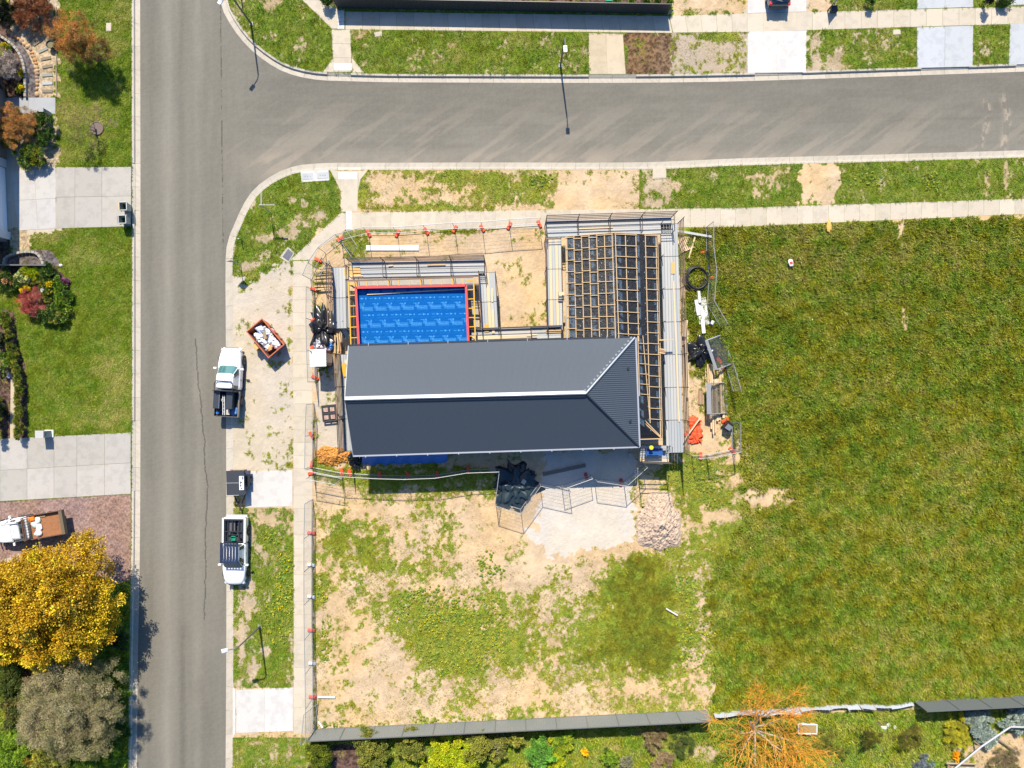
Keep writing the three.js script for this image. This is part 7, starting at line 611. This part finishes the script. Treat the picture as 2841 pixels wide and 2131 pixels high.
// hedges
function hedge(label, pts, w, h, pal, n) { R = rng(3000 + bushN++); const c = new THREE.CatmullRomCurve3(pts.map((p) => P3(...p))); const o = c.getPointAt(0); const t = thing('hedge', label, 'hedge', [o.x, LAND, o.z]); const L = c.getLength(), k = Math.round(L / 0.3); const lobes = []; for (let i = 0; i < k; i++) { const p = c.getPointAt((i + 0.5) / k); lobes.push([p.x - o.x + (R() - 0.5) * 0.05, h * 0.55, p.z - o.z, w / 2, h * 0.5, 0.26]); } crown(t, lobes, n, 0.085, pal, 'leafy', { hollow: 0.75, rag: 0.1 }); mesh('trunk', merge(Array.from({ length: Math.round(L / 0.6) }, (_, i, ) => { const p = c.getPointAt((i + 0.5) / Math.round(L / 0.6)); return bar(V3(p.x - o.x, 0, p.z - o.z), V3(p.x - o.x, h * 0.7, p.z - o.z), 0.03); })), bark, t); }
const HD = [[0.16, 0.19, 0.02], [0.22, 0.21, 0.025], [0.1, 0.13, 0.02]]; hedge('long clipped hedge curving along the western lawn', [[26, 872], [38, 905], [42, 955], [55, 1000], [66, 1050], [67, 1110], [67, 1214]], 0.5, 0.85, HD, 5200); hedge('short clipped hedge beside the path at the left edge', [[6, 1095], [8, 1160], [12, 1218]], 0.55, 1.0, [...HD, [0.05, 0.07, 0.015]], 2000);
[['round_shrub', 'clipped round green ball shrub beside the curving hedge', 24, 1000, 18, 0.9, GB, {}], ['green_shrub', 'leafy green shrub at the top of the curving hedge', 8, 880, 16, 0.8, GB, {}], ['dark_shrub', 'dark shaded shrub at the left edge beside the hedge', 4, 940, 26, 1.2, [[0.025, 0.035, 0.015], [0.04, 0.05, 0.02]], {}], ['flower_bush', 'blue flowering bush beside the hedge at the path end', 38, 1038, 11, 0.5, [[0.2, 0.22, 0.42], [0.1, 0.12, 0.08]], { dens: 400 }], ['flower_bush', 'pinkish flower bush at the left edge above the path', 12, 1028, 14, 0.5, [[0.25, 0.15, 0.14], ...G1], {}], ['dark_shrub', 'dark shrub mass left of the garden path', 0, 1130, 20, 1.2, [[0.025, 0.035, 0.012], [0.04, 0.055, 0.02]], {}]].forEach(([n, l, u, v, r, h, p, o]) => bush(n, l, n.includes('flower') ? 'flowers' : 'shrub', u, v, r, h, p, o));
// lower left thicket
[[30, 1880, 55, 1.6, [[0.05, 0.07, 0.015], [0.09, 0.11, 0.02]], 'dark green thicket at the left edge below the golden tree'], [95, 1860, 36, 1.3, [[0.13, 0.06, 0.035], [0.2, 0.1, 0.06]], 'reddish brown shrub between the golden and grey trees'], [55, 1960, 50, 1.3, [[0.06, 0.08, 0.02], [0.12, 0.11, 0.03]], 'dark olive shrub left of the grey tree'], [325, 1860, 30, 0.9, GB, 'bright green shrub beside the kerb, northern'], [330, 1940, 30, 0.9, [...GB, ...G1], 'green shrub beside the kerb, middle'], [325, 2020, 34, 0.9, G1, 'dark green shrub beside the kerb, southern'], [290, 2095, 55, 0.8, GB, 'lush green ground shrub at the bottom beside the kerb'], [150, 2095, 55, 1.0, GO, 'olive green shrub at the bottom left'], [60, 2060, 60, 0.9, GB, 'lush bright green shrub at the bottom left edge'], [200, 2060, 40, 0.7, G1, 'dark green shrub below the grey tree'], [20, 2110, 40, 0.7, GB, 'lime green shrub in the bottom left corner'], [330, 1775, 26, 0.8, [[0.05, 0.08, 0.02]], 'dark shrub at the eastern foot of the golden tree'], [15, 1815, 34, 1.2, G1, 'green shrub at the left edge beside the yellow lobes'], [110, 2110, 40, 0.7, [[0.3, 0.22, 0.03], ...GO], 'orange tinged shrub at the bottom edge']].forEach(([u, v, r, h, p, l]) => bush('thicket_shrub', l, 'shrub', u, v, r, h, p, { dens: 200, size: 0.14 }));
// bottom strip garden
bush('box_hedge', 'dense clipped green shrub at the fence corner', 'shrub', 884, 2085, 34, 1.7, [[0.11, 0.14, 0.012], [0.15, 0.17, 0.015], [0.06, 0.085, 0.012]], { rv: 48, dens: 420, size: 0.11, rag: 0.06 });
[[1018, 2048, 36, 1.9, GO, 'olive shrub overlapping the fence beside the bark mulch'], [1040, 2096, 46, 1.7, [...GO, [0.14, 0.17, 0.03]], 'large olive green shrub below the fence, beside the mulch'], [1145, 2066, 42, 1.5, GO, 'twiggy olive shrub third from the fence corner'], [1250, 2122, 80, 1.4, GY, 'bright yellow green bush at the bottom edge'], [1325, 2062, 46, 1.9, [...GO, [0.2, 0.2, 0.03]], 'tall olive yellow shrub against the fence'], [1378, 2070, 34, 1.4, [[0.16, 0.15, 0.08], ...GO], 'greyish twiggy shrub right of the tall olive shrub'], [1430, 2050, 22, 1.2, GO, 'small dark olive shrub against the fence'], [1500, 2085, 40, 1.6, [[0.1, 0.24, 0.03], [0.14, 0.3, 0.04], [0.07, 0.17, 0.03]], 'fresh green leafy shrub below the fence'], [1560, 2055, 40, 0.7, [...GB, [0.3, 0.32, 0.02]], 'yellow green leafy plants along the fence'], [1690, 2100, 26, 0.7, GB, 'bright green plant with white blooms'], [1545, 2105, 26, 0.8, GY, 'strappy yellow green plant below the fence'], [1735, 2110, 22, 0.8, [[0.17, 0.17, 0.1]], 'grey green weeping plant at the bottom edge']].forEach(([u, v, r, h, p, l]) => bush('garden_shrub', l, 'shrub', u, v, r, h, p, { dens: 230, size: 0.13 }));
[[1815, 2050, 36, 0.8, [[0.2, 0.15, 0.08], [0.26, 0.19, 0.1]], 'bare brown twiggy shrub against the fence'], [1840, 2110, 34, 0.6, [[0.26, 0.19, 0.11]], 'brown dry weeping shrub at the bottom edge'], [1890, 2060, 40, 0.5, [[0.08, 0.11, 0.03]], 'dark grassy clump left of the orange tree']].forEach(([u, v, r, h, p, l]) => bush('dry_shrub', l, 'shrub', u, v, r, h, p, { dens: 140, size: 0.2, kind: 'needle', hollow: 0.1 }));
[[2412, 2040, 32, 1.5, [[0.11, 0.1, 0.015], [0.07, 0.07, 0.012]], 'dark olive conifer shrub below the white fence', 'needle'], [2525, 2045, 38, 0.9, [[0.16, 0.14, 0.025], [0.1, 0.1, 0.02]], 'low olive spiky shrub beside the white rocks', 'needle'], [2655, 2030, 46, 0.6, [[0.36, 0.33, 0.02], [0.26, 0.25, 0.03]], 'yellow ground shrub below the dark fence', 'fine'], [2715, 2005, 40, 0.7, GS, 'large grey blue succulent clump below the dark fence', 'leafy'], [2738, 2040, 30, 0.5, GS, 'lower grey blue succulent clump beside the white rail', 'leafy'], [2815, 1992, 40, 0.7, GS, 'grey blue succulent clump at the right edge', 'leafy'], [2340, 2085, 16, 0.7, GO, 'small dark conifer shrub below the white tub', 'needle'], [2560, 2120, 24, 0.5, [[0.16, 0.19, 0.22], [0.12, 0.15, 0.13]], 'blue grey spiky plant at the bottom edge', 'strap'], [2790, 2110, 46, 0.8, [[0.14, 0.13, 0.05], [0.22, 0.16, 0.1]], 'brown green twiggy bush in the bottom right corner', 'needle'], [2655, 2096, 13, 0.3, [[0.65, 0.3, 0.01], [0.12, 0.16, 0.04]], 'orange flower clump beside the white rail', 'leafy'], [1622, 2084, 6, 0.5, [[0.65, 0.36, 0.01]], 'small orange flower spike below the fence', 'leafy'], [2180, 2100, 40, 0.5, GB, 'green weed clump under the orange tree, eastern', 'fine'], [2290, 2060, 40, 0.5, GO, 'olive weed clump east of the white tub', 'fine']].forEach(([u, v, r, h, p, l, k]) => bush('garden_plant', l, l.includes('flower') ? 'flowers' : 'plant', u, v, r, h, p, { kind: k, dens: 260, size: 0.13 }));
// north garden plants behind the dark fence, small green bush by its end
bush('dark_shrub', 'dark shrub at the western end of the northern metal fence', 'shrub', 905, 2, 16, 0.9, G1, {}); [1712, 1752, 1795, 1823].forEach((u, i) => bush('green_shrub', `${ORD[i]} small green plant from the west behind the eastern end of the dark fence`, 'shrub', u, 3, 9, 0.4, GB, { group: 'small plants behind the dark fence' })); bush('green_shrub', 'green shrub at the eastern end of the dark metal fence', 'shrub', 1856, 10, 9, 0.6, GB, { rv: 18 }); [1400, 1450, 1530, 1580].forEach((u, i) => bush('dry_shrub', `${ORD[i]} brown dry plant from the west behind the dark fence`, 'shrub', u, 1, 10, 0.4, BR, { kind: 'needle', group: 'dry plants behind the dark fence' })); { const p = P3(1690, 5, 0.7); solo('green_tub', merge([rbox(0.55, 0.3, 0.3, 0.1, [0, 0.5, 0]), box(0.4, 0.5, 0.2, [0, 0.25, 0])]), M(0.05, 0.45, 0.25, 0.5), 'green plastic tub behind the dark northern fence', 'tub', [p.x, LAND, p.z - 0.15]); }
bush('sapling_bush', 'small dark sapling on the lawn at the top edge', 'shrub', 2415, 3, 10, 0.9, G1, {}); bush('green_shrub', 'green shrub in the pebble garden at the top right corner', 'shrub', 2790, 6, 18, 0.6, [...G1, [0.2, 0.2, 0.05]], {}); bush('dark_shrub', 'dark narrow conifer at the top right corner', 'shrub', 2743, 4, 9, 1.2, [[0.015, 0.018, 0.015]], {});
{ const p = P3(830, 1250); }
// orange bare tree
{ R = rng(77); const b = P3(2080, 2000); const t = thing('bare_orange_tree', 'leafless tree with orange twigs spreading over the white fence', 'tree', [b.x, LAND, b.z]); const trunk = [], lim = [], tw = [], tg = []; const grow = (p, d, L, r, lev) => { const n = lev < 2 ? 3 : 2; let q = p.clone(), dd = d.clone(); const segs = []; for (let i = 0; i < n; i++) { dd.add(V3((R() - 0.5) * 0.35, (R() - 0.3) * 0.2, (R() - 0.5) * 0.35)).normalize(); const e = q.clone().addScaledVector(dd, L / n); const ra = r * (1 - i / n * 0.4), rb = r * (1 - (i + 1) / n * 0.4); (lev === 0 ? trunk : lev === 1 ? lim : lev === 2 ? tw : tg).push(bar(q, e, ra, lev < 2 ? 6 : 3, rb)); q = e; segs.push([e.clone(), dd.clone()]); } if (lev >= 4) return; const kids = [9, 6, 6, 6][lev]; for (let k = 0; k < kids; k++) { const [e, sd] = segs[Math.min(n - 1, Math.floor((0.35 + 0.65 * R()) * n))]; const a = R() * 6.28; const nd = sd.clone().multiplyScalar(lev === 0 ? 0.35 : 0.9).add(V3(Math.cos(a) * (lev === 0 ? 1.0 : 0.75), lev === 0 ? 0.25 + 0.3 * R() : (R() - 0.4) * 0.5, Math.sin(a) * (lev === 0 ? 1.0 : 0.75))).normalize(); if (nd.y < 0.02) nd.y = 0.1; nd.normalize(); grow(e, nd, [2.3, 1.6, 1.15, 0.7][lev] * (0.7 + 0.6 * R()), r * [0.5, 0.5, 0.55, 0.6][lev], lev + 1); } }; grow(V3(0, 0, 0), V3(0.05, 1, 0.1), 1.1, 0.15, 0); mesh('trunk', merge(trunk), barkGrey, t); mesh('limbs', merge(lim), M(0.4, 0.33, 0.26, 0.9), t); const m1 = mesh('twigs', merge(tw), M(0.6, 0.32, 0.09, 0.85), t); m1.userData = { kind: 'stuff' }; const m2 = mesh('twig_ends', merge(tg), M(0.75, 0.34, 0.03, 0.85), t); m2.userData = { kind: 'stuff' }; }
{ const c = P3(2237, 2019, 0.3); const t = thing('white_tub', 'white rimmed old bath tub filled with soil below the white fence', 'bath tub', [c.x, LAND, c.z], -0.02); for (const s of [-1, 1]) { mesh('rim', rbox(1.55, 0.09, 0.1, 0.04, [0, 0.42, s * 0.36]), whitePl, t); mesh('rim', rbox(0.1, 0.09, 0.62, 0.04, [s * 0.73, 0.421, 0]), whitePl, t); } mesh('body', box(1.4, 0.36, 0.64, [0, 0.2, 0]), whitePl, t); mesh('soil', box(1.34, 0.02, 0.6, [0, 0.39, 0]), M(0.3, 0.22, 0.1, 0.95), t); }
{ const t = thing('rail_fence', 'white pipe rail on timber posts in the bottom right garden', 'fence'); const pts = [[2645, 2136], [2722, 2072], [2803, 2017], [2860, 2018]].map((p) => P3(...p, 1.1)); for (let i = 0; i < 3; i++) mesh('rail', bar(pts[i], pts[i + 1], 0.07, 8), M(0.42, 0.43, 0.44, 0.5), t); for (const p of pts) mesh('post', bar(V3(p.x, LAND, p.z), V3(p.x, 1.05, p.z), 0.06, 8), timberOld, t); const a = P3(2625, 2118, 0.5), b2 = P3(2710, 2120, 0.5); mesh('log', bar(a, b2, 0.07, 8), timberOld, t); const c1 = P3(2770, 2050, 0.4), c2 = P3(2825, 2090, 0.4); mesh('log', bar(c1, c2, 0.07, 8), timberOld, t); }
[[2452, 2020, 0.28, 'left'], [2465, 2012, 0.22, 'upper'], [2482, 2018, 0.2, 'right'], [2655, 2075, 0.42, 'lone flat']].forEach(([u, v, s, w], i) => { const p = P3(u, v); solo('white_rock', lumpGeo(s, s * 0.4, s * 0.7, 500 + i, 0.2, 14, 2), M(0.62, 0.6, 0.57, 0.85), `${w} white rock in the bottom right garden`, 'rock', [p.x, LAND, p.z], i); });

{ const p = P3(2190, 731), q = P3(2297, 631), t = thing('litter_bag', 'red and white chip packet lying in the tall field grass', 'litter', [p.x, LAND + 0.3, p.z], 0.2); mesh('bag', lumpGeo(0.2, 0.06, 0.32, 601, 0.2, 14, 3), whitePl, t); mesh('print', box(0.22, 0.02, 0.2, [0, 0.06, 0.02]), M(0.6, 0.05, 0.04, 0.5), t); solo('orange_scrap', lumpGeo(0.2, 0.06, 0.45, 602, 0.4, 16, 4), M(0.7, 0.35, 0.08, 0.7), 'crumpled orange scrap at the northern edge of the field', 'litter', [q.x, LAND + 0.2, q.z]); }
renderer.render(scene, camera);
